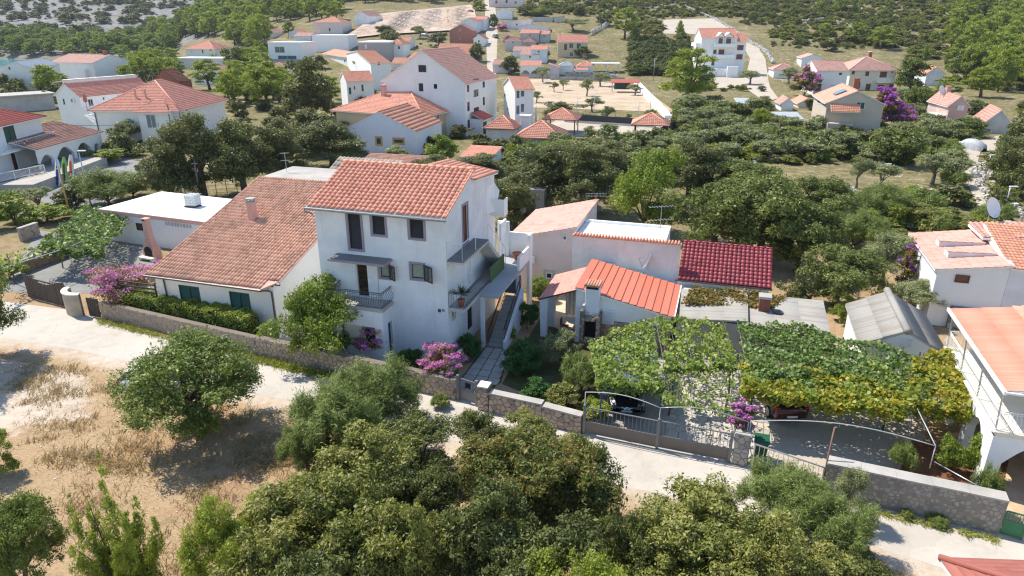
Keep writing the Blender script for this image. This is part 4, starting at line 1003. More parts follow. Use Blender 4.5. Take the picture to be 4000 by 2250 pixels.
grill_house()
# garden chair and round table under the porch
t = mthing('garden_table', 'round garden table with cloth under the summer kitchen porch', 'table', 6.0, 6.6); b = MB(); b.lathe([(.5,.68),(.55,.70),(.55,.73),(.01,.735)], 20); b.build('table_top', whitecloth, t); b = MB(); b.tube([(0,0,0),(0,0,.68)], .04); b.lathe([(.25,0),(.22,.04)], 12); b.build('base', blackmetal, t)
t = mthing('garden_chair', 'wrought iron garden chair with purple cloth over its back', 'chair', 5.4, 6.2); b = MB(); b.box(-.22,.22,-.22,.22,.43,.46); b.build('seat', blackmetal, t)
for x in (-.2,.2):
    for y in (-.2,.2): b = MB(); b.tube([(x*1.1,y*1.1,0),(x,y,.45)], .014); b.build('leg', blackmetal, t)
b = MB(); b.tube([(-.2,-.2,.45),(-.24,-.24,.9),(-.24,.24,.9),(-.2,.2,.45)], .015); b.build('back_frame', blackmetal, t); b = MB(); b.box(-.28,-.22,-.22,.2,.5,.95); b.build('purple_cloth', simple('purple_cloth', (.16,.03,.08), .9), t)
# ---- long pink building with single pitch, white fire wall and crimson roof
t = mthing('workshop', 'pale pink house with wide single pitch rose roof behind the walkway', 'house'); b = MB()
b.poly([(-.1,12.3,0),(4.7,12.3,0),(4.7,12.3,5.2),(-.1,12.3,4.05)]); b.poly([(4.7,12.3,0),(4.7,20.3,0),(4.7,20.3,5.2),(4.7,12.3,5.2)]); b.poly([(-.1,12.3,0),(-.1,12.3,4.05),(-.1,20.3,4.05),(-.1,20.3,0)]); b.poly([(4.7,20.3,0),(-.1,20.3,0),(-.1,20.3,4.05),(4.7,20.3,5.2)]); b.build('wall', pinkpale, t)
r = MB(); q = [(-.4,20.5,3.98),(-.4,12.15,3.98),(4.8,12.15,5.26),(4.8,20.5,5.26)]; r.slab(q, .14); ro = r.build('roof', pinkpale, t); tile_sheet('tile_courses', *q, T_pink, ro, .36, .24, .03)
aircon(t, lambda s, o, z: (s, 12.3-o, z), 1.0, 2.35, .75, .5); window(t, lambda s, o, z: (s, 12.3-o, z), 2.6, 3.05, 1.2, 1.65, 'dark', greypl, .2, rec=-.03, mull=False); window(t, lambda s, o, z: (s, 12.3-o, z), 3.75, 4.05, 4.2, 4.55, 'white', None, rec=-.03, mull=False, sill=False)
t = mthing('boundary_building', 'long white blank wall with tiled coping and white flat roof', 'building'); b = MB(); b.box(4.72,11.9,11.0,11.3,0,5.0); b.box(4.72,10.9,11.3,15.5,0,4.72); b.build('wall', whitedirty, t)
b = MB(); b.box(4.75,10.85,11.35,15.45,4.722,4.78); b.box(4.72,10.9,15.3,15.5,4.781,4.95); b.box(10.7,10.9,11.32,15.3,4.781,4.95); b.build('flat_roof', white2, t)
cp = MB(); cp.box(4.7,11.95,10.93,11.38,5.0,5.04); co = cp.build('coping', salmon, t)
for i in range(34): c = MB(); x = 4.85+i*.21; c.tube([(x,10.9,5.06),(x,11.42,5.1)], [.085,.075], 7); c.build('coping_tile', T_orange, co, True)
b = MB(); b.box(6.8,12.4,9.9,10.98,0,2.35); b.box(12.4,17.9,9.7,10.3,0,2.4); b.build('lean_to', white2, t); b = MB(); b.box(7.9,9.6,10.0,10.97,2.36,2.95); b.build('awning_box', cream, t); aircon(t, lambda s, o, z: (s, 10.99-o, z), 6.9, 2.7, .85, .6)
dish('satellite_dish', 'white satellite dish on the long white wall beside the crimson roof', MH.w(9.9, 10.8, 3.1), .55, MH.a+R(-75), mast=.35)
antenna('television aerial with two cross arms on the white flat roof', MH.w(10.4, 12.3, 4.78), 2.4, .2, 1.7)
antenna('long horizontal aerial at the ridge of the rose single pitch roof', MH.w(4.6, 20.2, 5.2), .6, 0, 1.6)
t = mthing('crimson_roof_house', 'low building under a glossy crimson tiled roof', 'building'); b = MB(); b.box(11.95,17.6,10.6,13.6,0,2.88); b.poly([(11.95,10.6,2.88),(11.95,13.6,2.88),(11.95,13.6,4.3)]); b.poly([(17.6,10.6,2.88),(17.6,13.6,2.88),(17.6,13.6,4.3)]); b.poly([(11.95,13.6,2.88),(17.6,13.6,2.88),(17.6,13.6,4.3),(11.95,13.6,4.3)]); b.build('wall', white2, t)
r = MB(); q = [(11.95,10.3,2.85),(17.75,10.3,2.85),(17.75,13.7,4.42),(11.95,13.7,4.42)]; r.slab(q, .08); ro = r.build('roof', blackmetal, t); laid_tiles(*q, T_crimson, ro, .27, .33, .06, 220, 9); ridge_caps('ridge_cap', [(11.95,13.7,4.47),(17.75,13.7,4.47)], T_crimson, ro, .09, .4)
b = MB(); b.tube([(11.8,10.24,2.82),(17.8,10.24,2.8)], .06); b.build('gutter', gutter, t)
# ---- corrugated sheds behind the vines
def corrugated(name, q, mat, parent, pitch=.15, amp=.03, panels=True):
    """wavy sheet, waves running up the slope"""
    return tile_sheet(name, *q, mat, parent, course=1.6, wave=pitch, amp=amp, lift=.012)
t = mthing('corrugated_shed', 'long low shed under grey corrugated sheets behind the vines', 'shed'); b = MB(); b.box(12.3,20.5,5.6,9.2,0,2.2); b.build('wall', greypl, t)
for (q) in ([(12.2,9.5,2.5),(12.2,5.3,2.2),(16.3,5.3,2.55),(16.3,9.5,2.9)], [(16.3,9.5,2.72),(16.3,5.3,2.36),(20.7,5.3,2.3),(20.7,9.5,2.72)]):
    r = MB(); r.slab(q, .05); ro = r.build('roof', greypl, t); corrugated('roof_sheets', q, T_grey, ro, .18, .035)
c = MB(); c.box(16.9,17.5,7.1,7.7,2.3,3.35); ch = c.build('brick_chimney', simple('dark_red_brick', (.22,.08,.055), .9, 0, .3, 6, .6), t); c = MB(); c.box(16.84,17.56,7.04,7.76,3.35,3.5); c.build('chimney_cap', concrete, ch)
c = MB(); c.tube([(18.0,7.2,2.5),(18.0,7.2,2.62)], .3, 14); c.build('round_lid', blackmetal, t)
SH = house('gable_shed', 'white shed under a grey corrugated gable roof with rounded ridge', 'shed', None, None, None, 2.45, 1.0, 'gable_v', white2, T_grey, greypl, .2, wave=.17, course=1.5, pos=(18.95,33.2,-18,3.85,5.7))
c = MB(); c.tube([(1.925,-.25,3.5),(1.925,5.95,3.5)], .2, 10); c.build('ridge_roll', T_grey, SH.roof, True); window(SH.t, SH.PR, 1.75, 2.3, 2.5, 3.0, 'wshut', None, rec=-.03, sill=False, mull=False)
# ---- white house at the right with flat rose tiles
RW = house('white_side_house', 'white house with low rose tile roof and two raised roof strips', 'house', None, None, None, 3.9, .62, 'shed_u', white2, T_pink, white2, .22, wave=.3, course=.5, pos=(27.2,41.0,-18,3.9,7.9), base=0)
for v0 in (1.9, 4.3):
    c = MB(); c.add([(.9,v0,4.08),(3.6,v0,4.5),(3.6,v0+.9,4.5),(.9,v0+.9,4.08),(.9,v0,4.5),(3.6,v0,4.62),(3.6,v0+.9,4.62),(.9,v0+.9,4.5)], [(0,3,2,1),(0,1,5,4),(1,2,6,5),(2,3,7,6),(3,0,4,7)]); o = c.build('roof_strip', whitedirty, RW.t); tile_sheet('tile_courses', (.85,v0+.95,4.51),(.85,v0-.05,4.51),(3.62,v0-.05,4.63),(3.62,v0+.95,4.63), T_pink, o, .5, .3, .03)
c = MB(); c.box(3.92,12,.02,7.6,-.3,4.35); c.build('wing_wall', white, RW.t); r = MB(); q = [(3.85,-.15,4.35),(12.2,-.15,4.2),(12.2,6.4,5.5),(3.85,6.4,5.4)]; r.slab(q, .12); ro = r.build('wing_roof', white2, RW.t); tile_sheet('tile_courses', *q, T_orange, ro, .4, .24, .04)
r = MB(); q = [(3.4,7.9,4.95),(3.4,4.4,4.95),(12,4.2,5.75),(12,7.9,5.85)]; r.slab(q, .14); ro = r.build('upper_roof', white2, RW.t); tile_sheet('tile_courses', (3.4,4.4,4.98),(12,4.2,5.78),(12,7.9,5.88),(3.4,7.9,4.98), T_pink, ro, .4, .34, .07); 
c = MB(); c.bar((3.95,-.1,4.42),(3.95,7.9,4.95), .22, .2); c.build('parapet', white2, RW.t)
window(RW.t, RW.PR, 1.05, 1.85, 3.1, 3.62, 'brown', None, rec=-.03, sill=False, mull=False); window(RW.t, RW.PR, 6.6, 7.4, 1.3, 1.9, 'dark', white2, .12, rec=-.03)
chimney(RW, 7.8, 3.6, 4.6, 6.3, .7, .6, brickm, concrete)
dish('satellite_dish', 'big round satellite dish on the back edge of the rose tiled roof', RW.fr.w(4.6, 8.0, 4.9), .7, RW.fr.a+R(40), mast=.9)
t = thing('roof_mast', 'leaning bare mast behind the rose tiled roof', 'mast', RW.fr.w(6.6, 8.2, 4.0)); b = MB(); b.tube([(0,0,0),(.5,.3,4.3)], .04); b.build('pole', barkl, t)
b = MB(); b.tube([(.05,.05,3.6),(.75,.4,3.55)], .02); b.build('cross_arm', metal, t)
stone_wall('retaining_wall', 'dark rubble retaining wall under the white house at the right edge', RW.fr.w(1.2,-.25), RW.fr.w(13,-.25), 1.5, .42, stone_b, .4, mortar, 110, 41, False)
# ---- house on arches with terrace, right edge
def terrace_house():
    fr = Frame((19.75, 23.8, 0), -18); t = thing('terrace_house', 'two storey house with red corrugated terrace roof and white arched base', 'house', fr.O, fr.a)
    D = 8.0; b = MB(); b.box(.05,9,.05,D,2.78,3.0); b.box(-.1,9,-.1,D+.1,3.0,3.06); b.build('terrace_floor', cream, t)
    # arched wall below the front edge and along the left edge
    def arch(P, L, h, openings, th, nm='arched_wall'):
        o = MB(); xs = [0]
        for a, c in openings:
            o.add([P(xs[-1],0,0),P(a,0,0),P(a,0,h),P(xs[-1],0,h),P(xs[-1],-th,0),P(a,-th,0),P(a,-th,h),P(xs[-1],-th,h)], [(0,1,2,3),(7,6,5,4),(1,5,6,2),(0,3,7,4)])
            n = 10; w = c-a; zs = [(a+w*i/n, 1.55+min(h-1.75, w*.45)*math.sin(math.pi*i/n)) for i in range(n+1)]
            for (x0,z0),(x1,z1) in zip(zs[:-1], zs[1:]): o.add([P(x0,0,z0),P(x1,0,z1),P(x1,0,h),P(x0,0,h),P(x0,-th,z0),P(x1,-th,z1)], [(0,1,2,3),(0,4,5,1)])
            o.poly([P(a,0,0),P(a,-th,0),P(a,-th,1.55),P(a,0,1.55)]); xs.append(c)
        o.add([P(xs[-1],0,0),P(L,0,0),P(L,0,h),P(xs[-1],0,h),P(xs[-1],-th,0),P(L,-th,0),P(L,-th,h),P(xs[-1],-th,h)], [(0,1,2,3),(7,6,5,4),(1,5,6,2),(0,3,7,4)])
        o.build(nm, white2, t)
    arch(lambda s, o_, z: (s, .05-o_, z), 9, 2.78, [(.55,2.9),(3.6,6.0)], .35); arch(lambda s, o_, z: (.05-o_, .4+s, z), D-.4, 2.78, [(.6,2.6),(3.2,5.2)], .35)
    b = MB(); b.box(3.3,9,1.4,D,3.061,5.3); b.build('upper_wall', white2, t); b = MB(); b.box(2.6,9,2.2,D,.01,2.77); b.build('lower_wall', plaster('ochre_wall', (.55,.42,.3), .3), t)  # lower wall in one even ochre plaster
    window(t, lambda s, o, z: (s, 1.4-o, z), 4.0, 5.2, 3.1, 5.0, 'shut', None, rec=-.03, name='door', sill=False)
    r = MB(); q = [(-.12,D+.5,4.98),(-.12,-.2,4.98),(2.5,-.2,5.42),(2.5,D+.5,5.42)]; r.slab(q, .06); ro = r.build('terrace_roof', whitemetal, t); corrugated('roof_sheets', q, tilem('salmon_corrugated_sheet', (.60,.215,.14), .06, .05, rough=.6), ro, .26, .06)
    q = [(2.5,D+.5,5.44),(2.5,-.0,5.44),(9,-.0,6.5),(9,D+.5,6.5)]; r = MB(); r.slab(q, .1); ro2 = r.build('house_roof', white2, t); tile_sheet('tile_courses', *q, T_far, ro2, .38, .26, .06, .05)
    b = MB(); b.bar((-.16,-.3,4.93),(-.16,D+.6,4.93), .1, .16); b.bar((-.16,-.28,4.95),(9,-.28,5.0), .1, .08); b.build('roof_beam', whitemetal, t)
    for v in (.1, 2.7, 5.3, 7.9): b = MB(); b.tube([(.02,v,3.06),(-.1,v,4.9)], .035, 8); b.build('post', metal, t)
    b = MB()
    for a, c, n, o in (((.0,.02,3.06),(.0,D,3.06),52,(-1,0,0)), ((.0,.02,3.06),(4.5,.02,3.06),30,(0,-1,0)), ((.0,D,3.06),(3.2,D,3.06),20,(0,1,0))): wavy_rail(b, a, c, .9, n, .16, o)
    b.build('railing', whitemetal, t); return fr
TH = terrace_house()
# ---- roof at the lower right corner, across the road
BR = house('corner_house', 'brick red shingle roof of a house cut off by the lower right corner', 'house', None, None, None, 2.3, .95, 'hip', white2, tilem('brick_red_shingles', (.36,.115,.085), .15, .1), white2, .3, wave=None, course=.3, pos=(14.05,11.95,-3,7.5,5.4), hipr=2.6, base=0)
# ---- flat roofed white building on the left with tank
FB = house('flat_roof_house', 'low white building with sunlit flat roof and rose parapet edge', 'building', (800,868), (395,818), (878,779), 2.85, 0, 'flat', white2, None, white2, .12, wins=[('L',528,870,575,904,'shut')], th=.08)
b = MB(); b.box(-.16,FB.W+.16,-.16,-.13,2.6,2.9); b.box(-.16,-.13,-.13,FB.D+.16,2.6,2.9); b.build('parapet_edge', salmon, FB.t)
b = MB(); s0 = FB.fr.onu(640,860,0)[1]; s1 = FB.fr.onu(745,872,0)[1]
for i in range(9): s = s1+(s0-s1)*i/9; pbox(b, FB.PL, s, s+(s0-s1)/9*.55, -.02, .05, 2.15, 2.45)
b.build('vent_block', greypl, FB.t)
def fireplace():
    p = G(600, 1010, 0); t = thing('garden_fireplace', 'rose rendered garden fireplace with tapering chimney against the white building', 'fireplace', p, FB.fr.a - R(90))
    b = MB(); pr = [(.62,.0,.38),(.62,.5,.38),(.60,.95,.36),(.34,1.5,.26),(.25,1.9,.24),(.23,3.3,.22),(.28,3.32,.26),(.28,3.5,.26)]
    vs = []
    for w, z, d in pr: vs += [(-w,-d,z),(w,-d,z),(w,d,z),(-w,d,z)]
    fs = [(4*i+j,4*i+(j+1)%4,4*i+4+(j+1)%4,4*i+4+j) for i in range(len(pr)-1) for j in range(4)]; b.add(vs, fs+[(28,29,30,31)]); b.build('body', salmon, t)
    n = 10; b = MB(); b.poly([(.42,-.395,.35)]+[(.42*math.cos(math.pi*i/n),-.395,.75+.42*math.sin(math.pi*i/n)) for i in range(n+1)]+[(-.42,-.395,.35)]); b.build('fire_opening', simple('soot', (.012,.011,.01), .95), t)
    b = MB(); b.box(-.75,.75,-.85,-.38,.2,.32); b.box(-.7,-.5,-.8,-.4,0,.2); b.box(.5,.7,-.8,-.4,0,.2); b.build('hearth', cream, t); b = MB(); b.box(-.14,.14,-.27,-.262,3.33,3.46); b.build('flue_opening', glass, t)
fireplace()
p = G(757, 806, 2.93); t = thing('water_tank', 'white caged water tank on a pallet on the flat roof', 'tank', p, R(-15)); b = MB(); b.bbox(-.55,.55,-.48,.48,.16,1.12,.08); b.tube([(0,0,1.1),(0,0,1.17)], .12, 12); b.build('tank', simple('milky_plastic', (.72,.73,.72), .4), t)
b = MB()
for i in range(7):
    x = -.58+1.16*i/6; b.tube([(x,-.51,.14),(x,-.51,1.13),(x,.51,1.13),(x,.51,.14)], .012, 5)
    y = -.51+1.02*i/6; b.tube([(-.58,y,.14),(-.58,y,1.13)], .012, 5); b.tube([(.58,y,.14),(.58,y,1.13)], .012, 5)
for k in range(5): z = .2+.22*k; b.tube([(-.58,-.51,z),(.58,-.51,z),(.58,.51,z),(-.58,.51,z),(-.58,-.51,z)], .012, 5)
b.build('cage', metal, t); b = MB(); [b.box(-.6,.6,-.52+i*.35,-.38+i*.35,.0,.13) for i in range(3)]; b.build('pallet', darkwood, t)
# dark rails of the deck beside the low house
t = mthing('deck_railing', 'dark wooden deck railing between the flat roof building and the tiled roof', 'railing', -22.5, 8.5); b = MB(); b.box(-1.6,2.0,-1.5,1.5,0,1.35); b.build('deck', concrete, t)
for (a, c) in (((-1.55,-1.45),(2.0,-1.45)), ((-1.55,-1.45),(-1.55,1.4))):
    for k in range(4): z = 1.55+.26*k; b = MB(); b.bar((*a,z),(*c,z), .06, .1); b.build('rail', darkwood, t)
for (x, y) in ((-1.55,-1.45),(.2,-1.45),(1.95,-1.45),(-1.55,1.4)): b = MB(); b.bar((x,y,1.35),(x,y,2.45), .08); b.build('post', darkwood, t)
# ---- road walls
def hgt(p, px, py): d = ray(px, py); return CAM_H + d[2]/d[1]*p.y
W0, W1, W2 = G(400,1243), G(1000,1387), G(1350,1466)
stone_wall('road_wall', 'long fine jointed stone wall below the hedge of the low house', W0, W1, 1.15, .175, stonem('rosy_limestone', (.40,.32,.265), .22), .35, mortar, 300, 11, False, gap=.008, relief=.018)
W3 = G(1785, 1563)
stone_wall('road_wall', 'rough stone wall in front of the tall white house beside its gate', W1, W3, 1.2, .25, stone_a, .35, mortar, 300, 12, False, gap=.013, relief=.04)
# curved gate pillar and the two dark wooden gates
t = thing('curved_gate_wall', 'curved rendered wall end with pale rim beside the dark gate', 'wall', G(305,1225)); b = MB(); n = 14; ro_, ri = 1.35, 1.0
c0 = V3(.35,.75,0); pts = [(c0+V3(ro_*math.cos(R(175+110*i/n)), ro_*math.sin(R(175+110*i/n)),0), c0+V3(ri*math.cos(R(175+110*i/n)), ri*math.sin(R(175+110*i/n)),0)) for i in range(n+1)]
for (a, c), (d, e) in zip(pts[:-1], pts[1:]): b.add([a,d,d+V3(0,0,1.55),a+V3(0,0,1.55),c,e,e+V3(0,0,1.55),c+V3(0,0,1.55)], [(0,1,2,3),(3,2,6,7),(5,4,7,6)])
b.build('wall', plaster('mottled_render', (.42,.36,.29), .6, scale=2.5, bump=.6), t); b = MB()
for (a, c), (d, e) in zip(pts[:-1], pts[1:]): f = lambda p, q: p+(p-q)*.12; b.slab([f(a,c)+V3(0,0,1.63),f(d,e)+V3(0,0,1.63),e+V3(0,0,1.63),c+V3(0,0,1.63)], .075)
b.build('rim', cream, t)
def plank_gate(label, p0, p1, h, n, sag=.35, name='wooden_gate'):
    d = p1-p0; L = d.length; t = thing(name, label, 'gate', p0, math.atan2(d.y, d.x)); rr = random.Random(n)
    for i in range(n):
        f = (i+.5)/n; hh = h + sag*(.5-.5*math.cos(math.pi*f)) if sag > 0 else h - sag*(math.cos(2*math.pi*f)-1)*.5; b = MB(); b.box(L*i/n+.012, L*(i+1)/n-.012, -.02+rr.uniform(-.01,.01), .02, .06, hh+rr.uniform(-.02,.02)); b.build('plank', darkwood, t)
    b = MB(); b.box(.02,L-.02,.03,.08,.3,.42); b.box(.02,L-.02,.03,.08,h*.8,h*.8+.1); b.build('rail', darkwood, t)
plank_gate('wide dark plank gate with sagging top beside the curved wall', G(112,1163), G(272,1205), 1.9, 22, -.5); plank_gate('narrow dark door of planks between the curved wall and the stone wall', G(352,1236), G(398,1244), 1.4, 7, 0.001)
# slab path to the tall house with pedestrian gate
SL = mthing('slab_path', 'grey paving slab path from the small gate to the stair', 'path', 0, 0); b = MB(); b.add([(1.25,-3.35,-.02),(3.0,-3.15,-.02),(3.5,-1.2,-.02),(2.75,2.72,-.02),(1.2,2.72,-.02),(1.25,-3.35,.03),(3.0,-3.15,.03),(3.5,-1.2,.03),(2.75,2.72,.03),(1.2,2.72,.03)], [(5,6,7,8,9),(0,1,6,5),(1,2,7,6),(2,3,8,7),(3,4,9,8),(4,0,5,9)]); b.build('bed', M_soil, SL); rr = random.Random(8)
for j in range(8):
    for i in range(3):
        v0 = -3.1+j*.72; wl, wr = 1.3, (2.95+.22*j if j < 2 else 3.42-.1*(j-2)); u0, u1 = wl+(wr-wl)*i/3+.025, wl+(wr-wl)*(i+1)/3-.025
        b = MB(); b.bbox(u0, u1, v0+.025, v0+.695, .0, .055+rr.uniform(0,.012), .012); b.build('slab', concrete, SL)
def bar_gate(name, label, p0, p1, h, n, mat, solid=0.0, pm=None, top=.05):
    d = p1-p0; d.z = 0; L = d.length; t = thing(name, label, 'gate', p0, math.atan2(d.y, d.x))
    b = MB(); b.bar((0,0,h),(L,0,h), top); b.bar((0,0,.12),(L,0,.12), top); b.bar((0,0,.1),(0,0,h), top); b.bar((L,0,.1),(L,0,h), top)
    if solid: b.bar((0,0,solid),(L,0,solid), .04)
    b.build('frame', mat, t)
    for i in range(1, n): b = MB(); x = L*i/n; b.bar((x,0,max(.12,solid)),(x,0,h-.02), .02); b.build('bar', mat, t)
    if solid: b = MB(); b.box(.03,L-.03,-.012,.012,.14,solid-.02); b.build('panel', pm or mat, t)
    return t
gA, gB = G(1790,1566), G(1862,1590)
t = bar_gate('garden_gate', 'narrow grey steel garden gate with small dark window', gA+V3(.1,.1,0), gB+V3(.05,.12,0), 1.3, 8, greymetal, .7, greymetal); b = MB(); b.box(.35,.7,-.02,.02,.85,1.15); b.build('letter_window', glass, t)
for i, p in enumerate((gA, gB)): t = thing('gate_post', ['slim grey steel post on the house side of the garden gate', 'slim grey steel post on the pillar side of the garden gate'][i], 'post', p+V3(0,.1,0), MH.a); b = MB(); b.bbox(-.07,.07,-.07,.07,0,1.5,.01); b.build('shaft', greymetal, t)
q0, q1, q2 = G(1885,1605), G(2115,1655), G(2268,1697)
t = stone_wall('gate_pillar', 'square stone pillar with pale cap beside the garden gate', q0+V3(-.25,.1,0), q0+V3(.3,-.08,0), 1.35, .2, stone_a, .5, mortar, 40, 21, cop_mat=cream)
stone_wall('road_wall', 'stone garden wall with pale coping between garden gate and carport', q0+V3(.33,-.1,0), q1, 1.05, .24, stone_a, .35, mortar, 140, 22, cop_mat=concrete, gap=.014, relief=.04)
stone_wall('road_wall', 'lower step of the stone garden wall ending at the driveway gate', q1, q2, .95, .24, stone_a, .35, mortar, 120, 23, cop_mat=concrete, gap=.014, relief=.04)
d0, d1, d2 = G(2280,1694), G(2565,1752), G(2846,1806)
bar_gate('driveway_gate', 'grey driveway gate leaf in front of the black car', d0, d1-V3(.06,0,0), 1.5, 18, greymetal, .72, brownpanel); bar_gate('driveway_gate', 'grey driveway gate leaf in front of the crazy paving', d1+V3(.06,0,0), d2, 1.5, 20, greymetal, .72, brownpanel)
for i, p in enumerate((d0, d1, d2)): t = thing('gate_post', ['steel post where the driveway gate meets the garden wall', 'steel post in the middle of the driveway gate', 'steel post between the driveway gate and the stone pillar'][i], 'post', p, R(-20)); b = MB(); b.bbox(-.06,.06,-.06,.06,0,1.62,.01); b.build('shaft', greymetal, t)
stone_wall('gate_pillar', 'broad rough stone pillar under the bougainvillea by the driveway', G(2858,1812), G(2915,1826), 1.6, .22, stone_b, .5, mortar_l, 60, 24, cop_mat=concrete)
bar_gate('yard_gate', 'low pale metal gate in front of the parking yard', G(2935,1835), G(3200,1930), 1.35, 14, metal, 0, None, .05)
stone_wall('road_wall', 'tall weathered rubble wall with sloping concrete top by the road at the right', G(3208,1932), G(3900,2088), 1.55, .17, stonem('warm_rubble', (.36,.33,.29), .25), .5, plaster('grey_brown_mortar', (.27,.24,.205), .5, scale=2.5, bump=.8), 260, 25, cop_mat=concrete, gap=.022, relief=.012, drop=.3)
t = bar_gate('green_gate', 'small green painted metal gate at the end of the rubble wall', G(3905,2090), G(3985,2112), 1.15, 6, simple('green_gate_paint', (.02,.16,.07), .5), .75, simple('green_gate_paint', (.02,.16,.07), .5))
stone_wall('gate_pillar', 'pale stone pillar beside the small green gate', G(3990,2112), G(4080,2130), 1.7, .3, stone_b, .5, mortar_l, 20, 26, cop_mat=concrete)
# retaining wall and post of the vine terrace on the left
stone_wall('yard_wall', 'low brown retaining wall behind the left vine terrace', G(95,1068), G(405,948), 1.0, .5, stonem('brown_render_stone', (.30,.22,.15), .15), .3, mortar, 40, 27, cop_mat=concrete, relief=.012, gap=.006)
stone_wall('yard_wall', 'pale block wall corner beside the vine terrace', G(90,945), G(160,920), 1.2, .22, stone_a, .3, mortar_l, 50, 28, cop_mat=concrete)
# crazy paving of the driveway: single flagstones
t = thing('crazy_paving', 'pale crazy paving of flagstones on the driveway behind the gate', 'paving', d1+V3(.25,.35,0), R(-20)); cells = voronoi(6.2, 8.5, .62, 5, .8, 1.1); rr = random.Random(2); M_flag = stonem('pale_flagstone', (.50,.47,.43), .22)
for c in cells:
    if min(p[0] for p in c) > 4.6: continue
    v, f = stone_mesh_data(c, .025, .03, rr); b = MB(); b.add([(x, y, .012+o) for x, y, o in v], f); b.build('flagstone', M_flag, t)
# ---------------------------------------------------------------- village behind
def fh(name, label, x0, x1, ye, yb, D, rise=1.0, roof='gable_u', ang=-10, cat='house', wall=None, tiles=None, wins=(), over=.35, group=None, th=.12, hipr=None, trim=None, wave=None, course=.5):
    """a house given by its front: left and right side, eave and foot as seen"""
    p = AT(x0, yb); zt = CAM_H + ray(x0, ye)[2]/ray(x0, ye)[1]*p.y; a = R(ang)
    # length of the front so that its far end is seen at x1
    d = ray(x1, ye); k = d[0]/d[1]; Wd = (k*p.y - p.x)/(math.cos(a) - k*math.sin(a))
    return house(name, label, cat, None, None, None, zt, rise, roof, wall, tiles, None, over, [('R', *w) for w in wins], wave, course, base=p.z-.3, pos=(p.x, p.y, ang, Wd, D), hipr=hipr, group=group, th=th, trim=trim)
def arcade(b, P, L, h, openings, th, spring, rise=.45):
    xs = [0]
    for a, c in openings:
        b.add([P(xs[-1],0,0),P(a,0,0),P(a,0,h),P(xs[-1],0,h)], [(0,1,2,3)]); b.add([P(a,0,0),P(a,-th,0),P(a,-th,spring),P(a,0,spring),P(c,0,0),P(c,-th,0),P(c,-th,spring),P(c,0,spring)], [(0,1,2,3),(4,5,6,7)])
        n = 10; w = c-a; zs = [(a+w*i/n, spring+w*rise*math.sin(math.pi*i/n)) for i in range(n+1)]
        for (x0,z0),(x1,z1) in zip(zs[:-1], zs[1:]): b.add([P(x0,0,z0),P(x1,0,z1),P(x1,0,h),P(x0,0,h),P(x0,-th,z0),P(x1,-th,z1)], [(0,1,2,3),(0,4,5,1)])
        xs.append(c)
    b.add([P(xs[-1],0,0),P(L,0,0),P(L,0,h),P(xs[-1],0,h)], [(0,1,2,3)])
# left edge: house with balconies, arcade with brown roof
HE = house('balcony_house', 'white house with red hip roof, green door and white balcony at the left edge', 'house', (-330,556), (-200,480), (153,450), 6.9, 1.9, 'hip', white2, T_red, white2, .6, [('R',8,490,70,556,'green'),('R',40,598,102,664,'brown')], .3, .4, dims=(None,10))
balcony(HE.t, HE.PR, HE.W-11, HE.W+.3, 3.75, 1.3, whitemetal, 36, rh=1.0); 
r = MB(); q = [(2,11,7.3),(HE.W-1.2,11,7.3),(HE.W-3,15,8.6),(2,15,8.6)]; r.slab(q, .1); ro = r.build('rear_roof', white2, HE.t); tile_sheet('tile_courses', *q, T_red, ro, .4, .3, .05)
t = thing('life_ring', 'red and white life ring hung on the balcony railing', 'life ring', HE.fr.w(HE.W-6.3,-1.42,4.2), HE.fr.a); n = 20; b = MB(); b.tube([(.36*math.cos(2*math.pi*i/n),0,.36*math.sin(2*math.pi*i/n)) for i in range(n+1)], .09, 8, cap=False); b.m = [1 if (k//8) % 5 < 3 else 0 for k in range(len(b.f))]; b.build('ring', [whitemetal, simple('red_paint', (.5,.03,.03), .5)], t, True)
n_, a_, w_, d_ = fit((135,582), (60,540), (388,514), 3.8); t = thing('arcade_annex', 'white arcade under a brown weathered lean-to roof beside the balcony house', 'building', (n_.x, n_.y, 0), a_); FA = Frame((n_.x, n_.y, 0), math.degrees(a_))
b = MB(); P = lambda s, o, z: (s, -o, z); arcade(b, P, w_, 3.7, [(.5,w_*.22),(w_*.27,w_*.53),(w_*.57,w_*.8),(w_*.86,w_*.95)], .4, 2.0, .3); b.poly([(w_,0,0),(w_,6,0),(w_,6,4.6),(w_,0,3.7)]); b.poly([(0,6,0),(w_,6,0),(w_,6,4.6),(0,6,4.6)]); b.build('arched_wall', white2, t); b = MB(); b.box(.2,w_-.2,2.6,2.8,0,3.6); b.build('rear_wall', greypl, t)
r = MB(); q = [(-.3,-.45,3.72),(w_+.35,-.45,3.72),(w_-.4,6.2,5.3),(.8,6.2,5.3)]; r.slab(q, .12); ro = r.build('roof', white2, t); tile_sheet('tile_courses', *q, T_brown, ro, .42, .32, .06)
for (x0, y0, x1, y1) in ((192,578,222,612),): p = FA.onv(x0,y0,2.55); 
b = MB(); s0 = FA.onv(186,585,2.6)[0]; b.box(s0,s0+1.6,2.55,2.59,.3,2.4); b.build('glass_door', STY['dark'][1], t)
